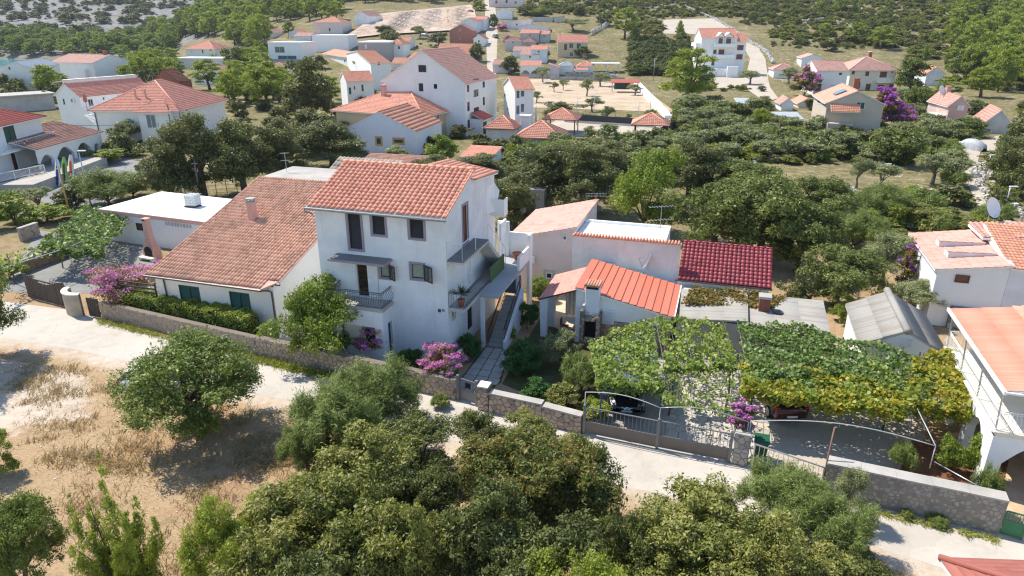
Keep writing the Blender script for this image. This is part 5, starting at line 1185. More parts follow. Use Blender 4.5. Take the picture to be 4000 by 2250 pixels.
# terrace wall with white balustrade, in front of the balcony house
p0, p1 = G(-120,785,0), G(190,712,0); t = thing('balustrade', 'white railing on a low wall along the terrace of the balcony house', 'railing', p0, math.atan2((p1-p0).y, (p1-p0).x)); L = (p1-p0).length; b = MB(); b.box(0,L,0,.3,0,1.2); b.build('wall', greypl, t); b = MB(); b.bar((0,.15,2.15),(L,.15,2.15), .08, .06); b.bar((0,.15,1.35),(L,.15,1.35), .05)
for i in range(6): b.bar((L*i/5,.15,1.2),(L*i/5,.15,2.15), .1)
b.build('rail_frame', whitemetal, t)
for i in range(70): c = MB(); x = L*(i+.5)/70; c.bar((x,.15,1.35),(x,.15,2.13), .03); c.build('baluster', whitemetal, t)
t = thing('terrace_table', 'dark garden table on the terrace of the balcony house', 'table', HE.fr.w(HE.W-9,-3.4,0), HE.fr.a); b = MB(); b.box(-1.1,1.1,-.4,.4,1.9,1.96); b.build('table_top', blackmetal, t); b = MB(); [b.bar((x,y,1.2),(x,y,1.9), .06) for x in (-1,1) for y in (-.3,.3)]; b.build('legs', blackmetal, t)
b = MB(); b.prism([tuple(HE.fr.w(u,v)[:2]) for u, v in ((HE.W-16,-7.2),(HE.W+.5,-7.2),(HE.W+.5,-.02),(HE.W-16,-.02))], 0, 1.2); structure(b.build('terrace', concrete))
# surfboards leaning on the balustrade
def surfboard(label, x0, y0, x1, y1, cols, rot, w=.42):
    p = G(x1, y1, 0.0); top = Vector((p.x - .0, p.y + .5, 0)); L = 3.2
    t = thing('paddle_board', label, 'paddle board', p, rot); n = 16; b = MB(); vs = []; mi = []
    prof = [(w*(max(.0,math.sin(math.pi*min(1,max(0,(i/n)*.94+.03)))))**.55, L*i/n) for i in range(n+1)]
    lean = R(12); f = lambda x, th, z: (x, th*math.cos(lean)+z*math.sin(lean), z*math.cos(lean)-th*math.sin(lean))
    for hw, z in prof: vs += [f(-hw,-.05,z), f(-hw*.55,-.075,z), f(hw*.55,-.075,z), f(hw,-.05,z), f(hw,.05,z), f(-hw,.05,z)]
    fs = []; mm = []
    for i in range(n):
        for j in range(6):
            a, c = 6*i+j, 6*i+(j+1)%6; fs.append((a, c, c+6, a+6)); mm.append((1 if i < n*.7 else 2) if j == 1 else 0)
    b.add(vs, fs); b.m = mm; b.build('board', cols, t, True); b = MB(); b.add([f(0,-.08,.3),f(0,-.3,.25),f(0,-.32,.18),f(0,-.08,.55)], [(0,1,2,3)]); b.build('fin', blackmetal, t)
wb = simple('board_white', (.78,.8,.8), .3)
surfboard('blue and white paddle board leaning by the terrace railing', 190, 615, 228, 728, [wb, simple('board_blue', (.01,.06,.28), .3), simple('board_light_blue', (.25,.5,.7), .3)], R(-20))
surfboard('green paddle board with black deck behind the yellow pole', 218, 610, 254, 716, [simple('board_green', (.22,.5,.07), .3), blackmetal, simple('board_green', (.22,.5,.07), .3)], R(-20))
surfboard('orange and white paddle board nearest the lane', 248, 612, 280, 706, [wb, simple('board_orange', (.75,.10,.02), .3), simple('board_pale', (.7,.6,.5), .3)], R(-20))
def pole(label, base, top, r=.09, mat=None, name='wooden_pole', lamp=False, wires=None):
    p = AT(*base); d = ray(*top); h = max(2, CAM_H + d[2]/d[1]*p.y - p.z); t = thing(name, label, 'pole' if not lamp else 'street lamp', p); b = MB(); b.tube([(0,0,-.2),(0,0,h)], [r, r*.7], 8); b.build('shaft', mat or wood, t, True)
    if lamp: b = MB(); b.box(-.1,.75,-.12,.12,h-.02,h+.08); b.build('lamp_head', whitemetal, t); b = MB(); b.tube([(0,0,0),(0,0,.5)], r*1.5, 8); b.build('base', metal, t)
    else: b = MB(); b.bar((-.3,0,h-.3),(.3,0,h-.3), .06); b.build('cross_arm', metal, t)
    return p + V3(0,0,h)
def lampp(label, base, top): return pole(label, base, top, .07, metal, 'street_lamp', True)
pole('yellow ochre timber pole beside the paddle boards', (272,835), (236,648), .11, simple('ochre_timber', (.55,.33,.13), .8))
lampp('grey street lamp beside the lane on the left', (357,808), (306,590))
k1 = pole('bleached timber pole at the back of the flat roof building', (786,790), (757,628), .13, barkl)
k2 = pole('timber power pole in front of the hip roofed house', (765,520), (748,420), .13, barkl)
t = thing('overhead_cable', 'black overhead cable sagging from the timber power pole to the left', 'cable', k2); e = HE.fr.w(HE.W,-.2,6.2)-k2; b = MB(); n = 18; b.tube([V3(e.x*i/n, e.y*i/n, e.z*i/n-1.2*math.sin(math.pi*i/n)-.4) for i in range(n+1)], .03, 5); b.build('cable', blackmetal, t)
# wire fence behind the flat roof
for j, (xa, ya, xb, yb) in enumerate(((580,735,800,765), (808,772,930,765))):
    p0, p1 = G(xa,ya,0), G(xb,yb,0); d = p1-p0; t = thing('wire_fence', ['rusty post and wire fence behind the flat roof, left run', 'rusty post and wire fence behind the flat roof, run next to the tiled roof'][j], 'fence', p0, math.atan2(d.y, d.x)); L = d.length
    for i in range(4): b = MB(); b.tube([(L*i/3,0,0),(L*i/3,0,1.9)], .04); b.build('post', wood, t)
    for k in range(4): b = MB(); b.tube([(0,0,.5+.42*k),(L,0,.5+.42*k)], .018, 4); b.build('wire', metal, t)
# closed parasol and sign board by the lane
def parasol(label, px, py, h=2.6): 
    p = AT(px, py); t = thing('closed_parasol', label, 'parasol', p); b = MB(); b.lathe([(.03,h*.28),(.2,h*.32),(.17,h*.6),(.1,h*.9),(.03,h)], 10); b.build('cloth', whitecloth, t); b = MB(); b.tube([(0,0,0),(0,0,h*.4)], .03); b.build('pole', metal, t); b = MB(); b.lathe([(.3,0),(.28,.08)], 12); b.build('foot', concrete, t)
parasol('closed white parasol beside the lane in front of dark trees', 612, 690, 3.0)
p = G(580, 660); t = thing('sign_board', 'small white sandwich board with red and black lettering by the lane', 'sign', p, R(10)); b = MB(); b.add([(-.45,0,0),(.45,0,0),(.45,.3,1.15),(-.45,.3,1.15),(-.45,.6,0),(.45,.6,0)], [(0,1,2,3),(5,4,3,2)]); b.build('board', whitemetal, t)
for k in range(4): b = MB(); z = .25+.22*k; b.add([(-.32,.065*z/.25-.012,z),(.25,.065*z/.25-.012,z),(.25,.065*z/.25+.012,z+.09),(-.32,.065*z/.25+.012,z+.09)], [(0,1,2,3)]); b.build('print_line', simple('red_print', (.4,.05,.05), .6) if k % 2 else blackmetal, t)
p = AT(630, 640); t = thing('sun_lounger', 'pale sun lounger beside the closed parasol', 'lounger', p, R(15)); b = MB(); b.box(-.9,.6,-.3,.3,.28,.34); b.add([(.6,-.3,.34),(.6,.3,.34),(1.1,.3,.8),(1.1,-.3,.8)], [(0,1,2,3)]); b.build('bed', whitecloth, t); b = MB(); [b.bar((x,y,0),(x,y,.28), .05) for x in (-.8,.6) for y in (-.25,.25)]; b.build('legs', whitemetal, t)
# hip roofed white house and long white house
HC = house('hip_roof_house', 'white house with broad coral hip roof and projecting bay', 'house', (697,424), (418,411), (872,382), 5.7, 3.6, 'hip', white2, T_far, white2, .7, [('L',552,428,588,472,'dark'),('R',730,442,748,465,'dark')], .33, .42, dims=(None,None))
r = MB(); s0, s1 = HC.fr.onu(660,420,-1)[1], HC.fr.onu(540,425,-1)[1]; r.box(-1.4,.0,s0,s1,-.2,5.5); bay = r.build('bay', white2, HC.t); q = [(-2.0,s1+.5,5.25),(-2.0,s0-.5,5.25),(1.2,(s0+s1)/2-.8,6.9),(1.2,(s0+s1)/2+.8,6.9)]; r = MB(); r.slab(q, .1); ro = r.build('bay_roof', white2, HC.t); tile_sheet('tile_courses', *q, T_far, ro, .42, .33, .05)
window(HC.t, lambda s, o, z: (-1.4-o, s, z), s0+(s1-s0)*.45, s0+(s1-s0)*.75, 2.9, 4.9, 'white', None, rec=-.04)
for s in (.3, .42): b = MB(); b.tube([(2.5, HC.D*s+2.2, 6.4),(2.5, HC.D*s+2.2, 8.4)], .16, 8); b.build('flue_pipe', salmon, HC.t)
b = MB(); b.tube([(-.6,-.6,5.4),(-.12,-.12,5.0),(-.1,-.1,0)], .07); b.tube([(-.6,HC.D+.5,5.4),(-.1,HC.D-.2,5.0),(-.1,HC.D-.2,0)], .07); b.tube([(-1.5,s0-.05,5.1),(-1.5,s0-.05,0)], .07); b.build('downpipe', gutter, HC.t)
HD = house('long_white_house', 'long white house with coral roof, clerestory strip and outside stairs', 'house', (309,374), (208,368), (590,347), 5.9, 2.0, 'gable_u', white2, T_far, white2, .5, [('L',242,385,256,410,'dark'),('R',342,388,367,413,'dark'),('R',380,385,388,410,'dark'),('R',400,380,410,390,'dark'),('R',457,372,468,385,'dark'),('R',487,368,497,378,'dark')], .33, .42)
b = MB(); b.box(.2,HD.W-.2,HD.D/2-.1,HD.D/2+.9,7.6,8.5); b.build('clerestory', white2, HD.t); r = MB(); q = [(.0,HD.D/2-.4,8.45),(HD.W,HD.D/2-.4,8.45),(HD.W,HD.D,8.0),(.0,HD.D,8.0)]; r.slab(q, .1); ro = r.build('clerestory_roof', white2, HD.t); tile_sheet('tile_courses', (.0,HD.D/2+1.2,8.3),(HD.W,HD.D/2+1.2,8.3),(HD.W,HD.D/2-.4,8.55),(.0,HD.D/2-.4,8.55), T_far, ro, .4, .33, .05)
b = MB(); b.box(0,HD.W,-5.5,-.01,-.2,2.75); b.box(-.1,HD.W,-5.6,-.01,2.75,2.9); b.build('ground_floor', white2, HD.t); b = MB(); b.box(-.1,HD.W,-5.6,-5.45,2.901,3.7); b.box(-.1,.05,-5.45,0,2.901,3.7); b.build('terrace_parapet', white2, HD.t)
for s in (.5, 5.2, 9.3): window(HD.t, lambda s_, o, z: (s_, -5.5-o, z), s, s+1.5, .3, 2.3, 'dark', None, rec=-.03, name='door', sill=False)
b = MB(); n = 14
for i in range(n): b.box(-1.6,-.12,-7.5+i*.35,-7.1+i*.35,-.2,.2+i*.2)
b.build('outside_stair', white2, HD.t); aircon(HD.t, HD.PL, HD.D*.22, 4.6, 1.0, .75)
b = MB(); b.lathe([(.03,0),(.05,2.0),(.35,2.2),(.3,3.0),(.03,3.6)], 8, (-.7,-2.6,2.9)); b.build('folded_parasol', simple('rust_cloth', (.42,.16,.1), .9), HD.t)
parasol('closed white parasol at the foot of the outside stairs', 325, 497, 3.4)
house('brick_gable_house', 'unfinished red brick stepped gable behind the long white house', 'house', None, None, None, 5.6, 2.6, 'gable_v', brickm, brickm, brickm, .0, pos=(*G(590,318,5.6)[:2], -15, 7.5, 4.0), base=-1)
HA = house('grey_roof_house', 'plain white house with blue grey roof at the far left', 'house', (126,264), (14,262), (229,249), 6.2, 1.6, 'gable_u', white2, T_slate, white2, .35, [('R',135,265,143,285,'shut'),('R',150,263,158,283,'shut'),('R',143,300,152,328,'shut'),('R',157,297,166,327,'shut'),('L',33,262,41,272,'shut')])
b = MB(); b.tube([(-.1,-.1,6.0),(-.1,-.1,0)], .09); b.build('downpipe', gutter, HA.t)
HB = house('pink_roof_house', 'white house with pale pink roof and outside stair by the bay', 'house', (362,244), (198,241), (445,233), 6.2, 2.0, 'gable_v', white2, T_pink, white2, .5, [('L',309,292,322,312,'shut')])
b = MB(); [b.box(-1.2,-.01,2.5+i*.5,3.0+i*.5,-.2,4.2-i*.3) for i in range(13)]; b.build('outside_stair', white2, HB.t); chimney(HB, HB.W*.5, HB.D*.12, 7.6, 9.2, 1.0, .8, terracotta)
house('concrete_shed', 'low grey concrete shed with flat roof at the left edge', 'shed', (205,368), (-60,385), (215,357), 3.2, 0, 'flat', greypl, None, concrete, .5, th=.3)
fh('villa', 'white villa with red pyramid roof among pines', 735, 838, 188, 252, 12, 2.8, 'hip', -8, wall=white2, tiles=T_far, wins=[(788,191,795,208,'shut'),(818,191,824,199,'shut'),(744,190,752,206,'wshut')], over=.8)
fh('villa_annex', 'flat white annex in front of the red pyramid roof villa', 697, 868, 232, 268, 9, 0, 'flat', -8, 'building', white2, th=.6)
fh('gable_cottage', 'small white gable with air conditioner and pale pink roof', 758, 856, 281, 330, 16, 1.5, 'gable_v', -12, wall=white2, tiles=T_pink)
# middle rows
fh('pink_cottage', 'low white cottage with pale roof beside a palm', 1000, 1062, 128, 160, 14, 1.6, 'gable_v', -10, wall=white2, tiles=T_pink)
KM = fh('modern_villa', 'white cubic villa with two glazed recessed balconies', 1056, 1178, 170, 258, 13, 0, 'flat', -6, wall=white2, th=.5, over=.05, wins=[(1072,182,1113,206,'white'),(1085,217,1160,243,'white'),(1139,253,1157,262,'shut')])
balcony(KM.t, KM.PR, .6, KM.W-.5, KM.fr.onv(1085,241,0)[2], 1.4, glassm('balcony_glass', (.35,.45,.48)), 4, True, rh=1.0)
fh('modern_villa_wing', 'plain white cubic house with rounded corner behind the cubic villa', 1225, 1358, 141, 205, 12, 0, 'flat', -6, 'house', white2, th=.4, over=.05)
fh('upper_villa', 'pale pink house with stepped orange roofs on the slope', 1228, 1335, 86, 142, 13, 2.2, 'hip', -8, wall=pinkpale, tiles=T_orange, wins=[(1284,110,1291,122,'shut')])
fh('wood_edge_house', 'pale house with salmon roof at the edge of the pine wood', 1386, 1440, 62, 100, 13, 2.0, 'gable_v', -20, wall=white, tiles=T_pink)
fh('stone_front_house', 'flat roofed house with grey stone front and white side', 1404, 1513, 168, 242, 14, 0, 'flat', -6, wall=plaster('grey_stone_cladding', (.42,.40,.37), .5, scale=6, bump=.8), th=.5, over=.05, wins=[(1425,173,1433,190,'wshut')])
fh('orange_hip_house', 'white house with orange hip roof beside the stone fronted house', 1515, 1575, 172, 228, 10, 1.6, 'hip', -6, wall=white2, tiles=T_orange, wins=[(1553,180,1563,192,'dark')])
PA = house('orange_roof_house', 'white house with wide orange roof and lower porch roof', 'house', (1448,246), (1352,208), (1494,234), 7.4, 2.0, 'gable_u', white2, T_orange, white2, .5, [('R',1475,241,1484,255,'dark'),('L',1376,236,1388,254,'dark')])
house('orange_roof_annex', 'lower white annex with orange roof on the left of the orange roofed house', 'house', (1352,222), (1262,208), (1375,210), 6.2, 1.4, 'gable_v', white2, T_orange, white2, .4, [('L',1343,232,1350,244,'dark')])
r = fh('porch_house', 'white low porch with rust red roof below the orange roofed house', 1447, 1520, 285, 338, 7, 1.0, 'hip', -8, 'building', white2, T_red)
HQ = house('green_shutter_house', 'small white house with coral roof and dark green shutters', 'house', (1353,317), (1240,262), (1437,305), 6.4, 1.6, 'gable_u', white2, T_main, white2, .35, [('R',1362,342,1373,368,'green'),('R',1382,336,1388,350,'green'),('R',1411,331,1421,356,'green'),('L',1276,286,1285,301,'green')], .33, .42, dims=(None,9))
b = MB(); pbox(b, HQ.PR, 1.4, 3.2, .02, .9, 2.5, 2.62); b.build('door_canopy', T_red, HQ.t)
for x0, x1, ye, yb, rf, lb in ((1542,1598,160,192,'gable_u','small white house with orange roof behind the stone fronted house'),(1530,1640,246,268,'gable_u','long low white house with orange roof above the tall gable'),(1598,1700,226,250,'shed_v','low white house with orange lean-to roof left of the orange terrace'),(1850,1893,150,180,'gable_v','pale cottage with orange roof right of the brick house'),(905,965,250,290,'gable_v','white cottage with orange roof half hidden by a grey oak'),(1085,1140,205,232,'gable_u','low white house with orange roof below the cubic villa')): fh('village_cottage', lb, x0, x1, ye, yb, 8, 1.5, rf, -9, wall=white2, tiles=T_orange, wins=[((x0+x1)/2-5, ye+7, (x0+x1)/2+3, ye+15, 'dark')])
fh('low_roof_house', 'small house with worn pink roof behind the cubic villa', 1150, 1212, 140, 165, 9, 1.4, 'gable_u', -10, wall=white, tiles=T_pink); fh('slope_house', 'white house with red roof left of the pale pink house on the slope', 1130, 1180, 128, 150, 8, 1.4, 'gable_v', -10, wall=white, tiles=T_far)
fh('small_tan_house', 'low cream house with brown roof left of the dark trees', 1002, 1118, 262, 318, 12, 1.2, 'hip', -12, wall=cream, tiles=T_brown, wins=[(1004,262,1016,275,'dark')])
HR = house('tall_gable_house', 'tall white four storey house with large gable and coral roof', 'house', (1815,321), (1497,311), (1918,295), 8.95, 4.9, 'gable_u', white2, tilem('light_coral_tiles', (.80,.40,.29), .08, .12), white2, .5, [('L',1635,254,1665,282,'black'),('L',1635,325,1654,357,'black'),('L',1694,328,1708,347,'black'),
    ('R',1824,327,1833,358,'black'),('R',1849,310,1869,322,'black'),('R',1885,309,1894,341,'black'),('R',1850,352,1869,375,'black'),('R',1825,400,1835,432,'black'),('R',1886,380,1894,410,'black'),('R',1851,422,1871,445,'black'),('R',1826,470,1836,503,'black')], .33, .42)
b = MB(); b.box(0,2.6,0,1.7,.0,.06); s = HR.fr.onv(1880,470,-1.2)[0]; b = MB(); b.box(s-2.0,s+2.2,-2.2,-.01,-.2,2.7); pr = b.build('entrance_porch', white2, HR.t); r = MB(); q = [(s-2.4,-2.6,2.65),(s+2.6,-2.6,2.65),(s+2.2,-.02,3.7),(s-2.0,-.02,3.7)]; r.slab(q, .1); r.build('porch_roof', white2, HR.t); tile_sheet('porch_tiles', *q, T_red, HR.t, .4, .33, .05); b = MB(); b.box(s-1.7,s-.1,-2.24,-2.2,.05,2.2); b.build('front_door', blackmetal, pr); b = MB(); [b.box(s-1.4,s-.6,-2.26,-2.241,.6+.4*i,.75+.4*i) for i in range(4)]; b.build('door_glass', glass_b, pr)
b = MB(); b.box(0,1.0,HR.W*0,.05,0,.01); o = MB(); o.add([(4.2,HR.D*.3,11.32),(6.6,HR.D*.3,11.32),(6.6,HR.D*.3+.9,11.94),(4.2,HR.D*.3+.9,11.94)], [(0,1,2,3)]); o.build('roof_window', glass_b, HR.t)
b = MB(); pbox(b, HR.PL, HR.D*.78, HR.D*.9, -.3, .02, 4.6, 6.4); b.build('loggia', glass, HR.t)
HS = house('ochre_house', 'ochre yellow house with broad coral hip roof', 'house', (1650,447), (1311,424), (1763,408), 4.4, 2.9, 'hip', tan, T_main, white2, .7, [('R',1708,437,1716,464,'dark')], .33, .42)
s = HS.W*.72; b = MB(); b.box(s-1.4,s+1.8,-2.4,-.01,-.2,2.6); po = b.build('porch', tan, HS.t); r = MB(); q = [(s-1.9,-3.0,2.5),(s+2.3,-3.0,2.5),(s+1.6,-.02,3.9),(s-1.2,-.02,3.9)]; r.slab(q, .1); ro = r.build('porch_roof', white2, HS.t); tile_sheet('tile_courses', *q, T_red, ro, .4, .33, .05); b = MB(); b.box(s-.2,s+.9,-2.44,-2.4,.1,2.2); b.build('glass_door', glass_b, po)
chimney(HS, HS.W*.35, HS.D*.62, 5.8, 8.0, .7, .7, salmon)
HT = house('gable_front_house', 'white gable with two green windows in orange surrounds and sheet roof', 'house', None, None, None, 3.6, 2.6, 'gable_v', plaster('lilac_white_plaster', (.74,.74,.79), .1), T_orange, white2, .2, [], None, .8, pos=(*G(1347,502,3.6)[:2], -14, 11.2, 11), base=0)
for (x0, y0, x1, y1) in ((1472,540,1488,562), (1540,545,1574,558)):
    p, q = HT.fr.onv(x0,y0,0), HT.fr.onv(x1,y1,0); window(HT.t, HT.PR, p[0], q[0], min(p[2],q[2]), max(p[2],q[2]), 'green', simple('orange_trim', (.62,.34,.16), .8), .3, rec=-.02)
HU = house('balcony_block', 'white house with coral roof and stacked glazed balconies right of the tall gable house', 'house', (2012,348), (1917,306), (2058,336), 7.6, 1.6, 'gable_u', white2, T_main, white2, .4, [('R',2017,352,2030,384,'white'),('R',2034,348,2048,378,'white'),('R',2016,412,2030,446,'white'),('R',2034,405,2048,438,'white'),('L',1968,364,1975,384,'dark'),('L',1981,420,1986,436,'dark')], .33, .42, dims=(None,10))
# laundry
p = AT(1925, 455); t = thing('clothes_line', 'clothes line with orange and pale towels beside the white block', 'clothes line', p, R(-10)); b = MB(); [b.tube([(x,0,0),(x,0,2)], .03) for x in (-2,2)]; b.tube([(-2,0,1.95),(2,0,1.95)], .012, 4); b.build('line', metal, t)
for x, m in ((-1.2,whitecloth),(-.2,simple('orange_cloth', (.65,.25,.03), .9)),(.9,simple('peach_cloth', (.65,.45,.33), .9))): b = MB(); b.box(x-.4,x+.4,-.02,.02,.9,1.95); b.build('towel', m, t)
for h_, u_, v_, z_, lb in ((HC,3,5,8.2,'thin aerial on the coral hip roof of the bay house'),(HD,6,4,8.4,'thin aerial on the long white house'),(HR,5,7,13.6,'thin aerial on the ridge of the tall gable house'),(HS,6,5,7.0,'thin aerial on the ochre house'),(HT,5.5,8,6.1,'thin aerial on the gable with green windows'),(HQ,3,4,7.8,'thin aerial on the green shuttered house'),(PA,3,5,9.2,'thin aerial on the wide orange roof'),(HE,16,4,8.2,'thin aerial on the red hip roof at the left edge')): antenna(lb, h_.fr.w(u_, v_, z_), 2.2, .4, 1.3)
# small roofs and pavilions in the hollow
def pavilion(label, px, py, w, h, rise, tm=None, rot=-12, posts=True):
    p = AT(px, py); t = thing('pavilion', label, 'pavilion', p, R(rot)); 
    if posts:
        for x in (-1,1):
            for y in (-1,1): b = MB(); b.bar((x*w*.4,y*w*.4,0),(x*w*.4,y*w*.4,h), .16); b.build('post', darkwood, t)
    else: b = MB(); b.box(-w*.42,w*.42,-w*.42,w*.42,0,h); b.build('wall', whitedirty, t)
    a = w/2; ap = (0,0,h+rise); cs = [(-a,-a,h-.1),(a,-a,h-.1),(a,a,h-.1),(-a,a,h-.1)]; r = MB(); [r.slab([cs[i],cs[(i+1)%4],ap], .08) for i in range(4)]; ro = r.build('roof', darkwood, t)
    for i in range(4): tile_sheet('tile_courses', cs[i], cs[(i+1)%4], ap, ap, tm or T_main, ro, .4, .33, .05)
    rc = MB(); [rc.tube([V3(*c)+V3(0,0,.05), V3(*ap)+V3(0,0,.05)], .1, 6) for c in cs]; rc.build('ridge_cap', tm or T_main, ro, True); return t
pavilion('open timber pavilion with coral roof near the twin parasols', 2195, 518, 6.2, 2.7, 1.5); pavilion('open timber pavilion with coral roof at the end of the playground', 2538, 542, 6.2, 2.7, 1.5)
pavilion('larger coral hip roof in front of the open pavilion', 2115, 580, 7.5, 2.2, 2.0, posts=False); pavilion('coral hip roof with white flue beside the parasols', 1965, 545, 5.5, 2.2, 1.7, posts=False)
parasol('tall closed white parasol, the left of the twin pair', 2068, 515, 4.0); parasol('tall closed white parasol, the right of the twin pair', 2093, 505, 4.2)
p = AT(2052, 540); t = thing('white_flue', 'square white chimney block between the pavilion roofs', 'chimney', p, R(-12)); b = MB(); b.bbox(-.75,.75,-.6,.6,0,3.6,.04); b.build('shaft', white2, t); b = MB(); b.box(-.95,.95,-.8,.8,3.6,3.85); b.build('cap', white2, t)
house('low_shed', 'low shed with pale coral roof in the trees behind the aerial', 'shed', None, None, None, 2.4, .7, 'shed_v', white2, T_main, white2, .2, [], .33, .4, pos=(*G(1798,612,2.4)[:2], -17, 4.0, 4.5), base=0)
house('red_lean_to', 'dark red lean-to roof below the gable with green windows', 'shed', None, None, None, 2.2, .6, 'shed_v', white2, T_brown, white2, .2, [], None, .5, pos=(*G(1400,640,2.2)[:2], -14, 8, 4), base=0)
# walls of the playground: dark mesh fence
for j, (x0, y0, x1, y1, h, lb) in enumerate(((2205,478,2560,500,1.6,'long dark fence panel along the playground'), (2552,560,2695,480,2.0,'dark fence running back along the white kerb wall'))):
    p0, p1 = AT(x0,y0), AT(x1,y1); d = p1-p0; t = thing('mesh_fence', lb, 'fence', p0, math.atan2(d.y, d.x)); L = math.hypot(d.x, d.y); b = MB(); b.box(0,L,-.02,.02,.25,h); b.build('screen', simple('dark_screen', (.035,.04,.045), .8), t); b = MB(); b.box(0,L,-.15,.15,-.3,.5); b.build('plinth', greypl if j == 0 else white2, t)
    for i in range(8): c = MB(); c.bar((L*i/7,.05,0),(L*i/7,.05,h+.6), .08); c.build('post', blackmetal, t)
for i, (bx, by, tx, ty) in enumerate(((2252,490,2257,385),(2318,480,2322,352),(2490,500,2497,400),(2535,490,2542,365),(2552,315,2557,230))): lampp(['thin lamp post at the left end of the playground','taller lamp post behind the playground fence','thin lamp post in the middle of the playground','tall lamp post nearest the right pavilion','lone lamp post at the edge of the scrub'][i], (bx,by), (tx,ty))
p0, p1 = AT(2485,330), AT(2612,465); d = p1-p0; t = thing('pale_wall', 'long sunlit white ramp wall behind the playground', 'wall', p0, math.atan2(d.y, d.x)); L = math.hypot(d.x, d.y); b = MB(); b.box(0,L,-.8,.8,-.4,1.0); b.build('wall', white2, t)
p = AT(2440, 360); t = thing('field_shelter', 'open field shelter with dark red roof and green screen', 'shelter', p, R(-6)); b = MB(); [b.bar((x,y,0),(x,y,2.8), .15) for x in (-3.5,3.5) for y in (-1.8,1.8)]; b.build('frame', metal, t); b = MB(); b.slab([(-3.9,-2.2,2.7),(3.9,-2.2,2.7),(3.9,2.2,3.3),(-3.9,2.2,3.3)], .12); b.build('roof', T_red, t); b = MB(); b.box(-2.9,1.5,1.7,1.75,.6,2.6); b.build('screen', green_sh, t)
# houses up the street
fh('brick_house', 'unfinished red brick house with white corner frame', 1757, 1848, 118, 172, 10, 2.4, 'gable_v', -6, wall=plaster('raw_brick', (.42,.19,.14), .3, scale=4), tiles=T_pink, wins=[(1793,112,1800,121,'white'),(1793,145,1799,153,'white')])
fh('orange_terrace', 'long white house under a bright orange roof by the street', 1705, 1838, 208, 235, 12, 3.2, 'gable_u', -10, wall=white, tiles=T_orange)
fh('street_cottage', 'white cottage with coral roof left of the street', 1800, 1860, 84, 128, 9, 1.5, 'gable_v', -15, wall=white, tiles=T_far); fh('street_annex', 'second white cottage with coral roof behind the brick house', 1852, 1898, 75, 118, 9, 1.2, 'gable_u', -10, wall=white, tiles=T_far)
fh('grey_roof_block', 'small pale house with grey roof at the top of the street', 1940, 2000, 42, 75, 9, 1.2, 'gable_v', -6, wall=white, tiles=T_slate); fh('hotel_block', 'pale pink apartment block cut off by the top edge', 1910, 2045, -20, 28, 14, .6, 'flat', -4, 'building', pinkpale, wins=[(1935,2,1943,14,'brown'),(1975,0,1983,12,'brown'),(2010,4,2018,16,'dark')])
for i, (x0, x1, ye, yb, w, tl, rf, lb) in enumerate(((1962,2075,86,112,white,T_pink,'shed_u','white house with shed roof at the upper end of the street'), (2025,2142,106,122,white,T_pink,'gable_v','low white house with shallow pink gable'), (2032,2106,128,166,greypl,T_far,'gable_u','grey house with coral roof and small window'), (2108,2145,132,166,greypl,T_far,'gable_u','narrow grey house with blue balcony and coral roof'),
        (1972,2035,156,200,greypl,T_brown,'hip','grey stone house with brown roof and flowers beside the street'), (2030,2092,162,176,greypl,T_brown,'hip','low brown roof below the grey houses'), (2072,2136,192,245,white,T_far,'gable_u','white house with coral roof beside the ochre house'), (2004,2072,196,222,white,T_pink,'gable_u','white house front with pink roof next to the street'), (2033,2108,212,245,white2,T_pink,'gable_u','white cube with pink roof above the arches'), (1925,1982,250,285,pinkpale,T_pink,'gable_u','pale pink shed with pink roof beside the street'))):
    fh('village_house', lb, x0, x1, ye, yb, 8, 1.2, rf, -8, wall=w, tiles=tl, wins=[((x0+x1)/2-4, ye+6, (x0+x1)/2+4, ye+14, 'dark')] if yb-ye > 25 else [])
p = AT(2033, 300); n = Frame((p.x, p.y, p.z), -8); t = thing('arcade_house', 'white arcade with two round arches and a pink roof', 'house', p, n.a); w_ = (2109-2033)/ppm(p); b = MB(); arcade(b, lambda s, o, z: (s, -o, z), w_, 3.6, [(w_*.06,w_*.46),(w_*.54,w_*.94)], .4, 1.2, .35); b.poly([(w_,0,0),(w_,5,0),(w_,5,3.6),(w_,0,3.6)]); b.build('arched_wall', white2, t); b = MB(); b.box(.1,w_-.1,3,3.2,0,3.5); b.build('rear_wall', greypl, t); r = MB(); q = [(-.3,-.4,3.6),(w_+.3,-.4,3.6),(w_+.3,4,4.9),(-.3,4,4.9)]; r.slab(q, .1); ro = r.build('roof', white2, t); tile_sheet('tile_courses', *q, T_far, ro, .45, None)
HW = fh('ochre_cottage', 'ochre two storey house with coral roof and green shutters', 2177, 2296, 163, 224, 9, 2.4, 'gable_u', -3, wall=tan, tiles=T_far, wins=[(2224,169,2239,188,'gshut'),(2253,169,2268,188,'gshut'),(2226,204,2238,220,'gshut'),(2253,204,2265,220,'gshut'),(2204,172,2215,196,'brown')])
fh('glass_pavilion', 'pale glass roofed pavilion inside the walled garden', 2183, 2241, 255, 292, 8, 1.0, 'hip', -6, 'pavilion', white2, T_slate)
fh('garden_house', 'small coral hip roof in the walled garden', 2256, 2318, 256, 290, 6, 1.2, 'hip', -6, 'building', white2, T_far); fh('garden_porch', 'small coral lean-to roof in front of the walled garden', 2246, 2294, 272, 296, 5, 1.0, 'shed_v', -6, 'building', white2, T_far); fh('garden_lodge', 'pink wall with coral roof at the corner of the walled garden', 2142, 2185, 262, 300, 6, 1.0, 'shed_u-', -6, 'building', pinkpale, T_far)
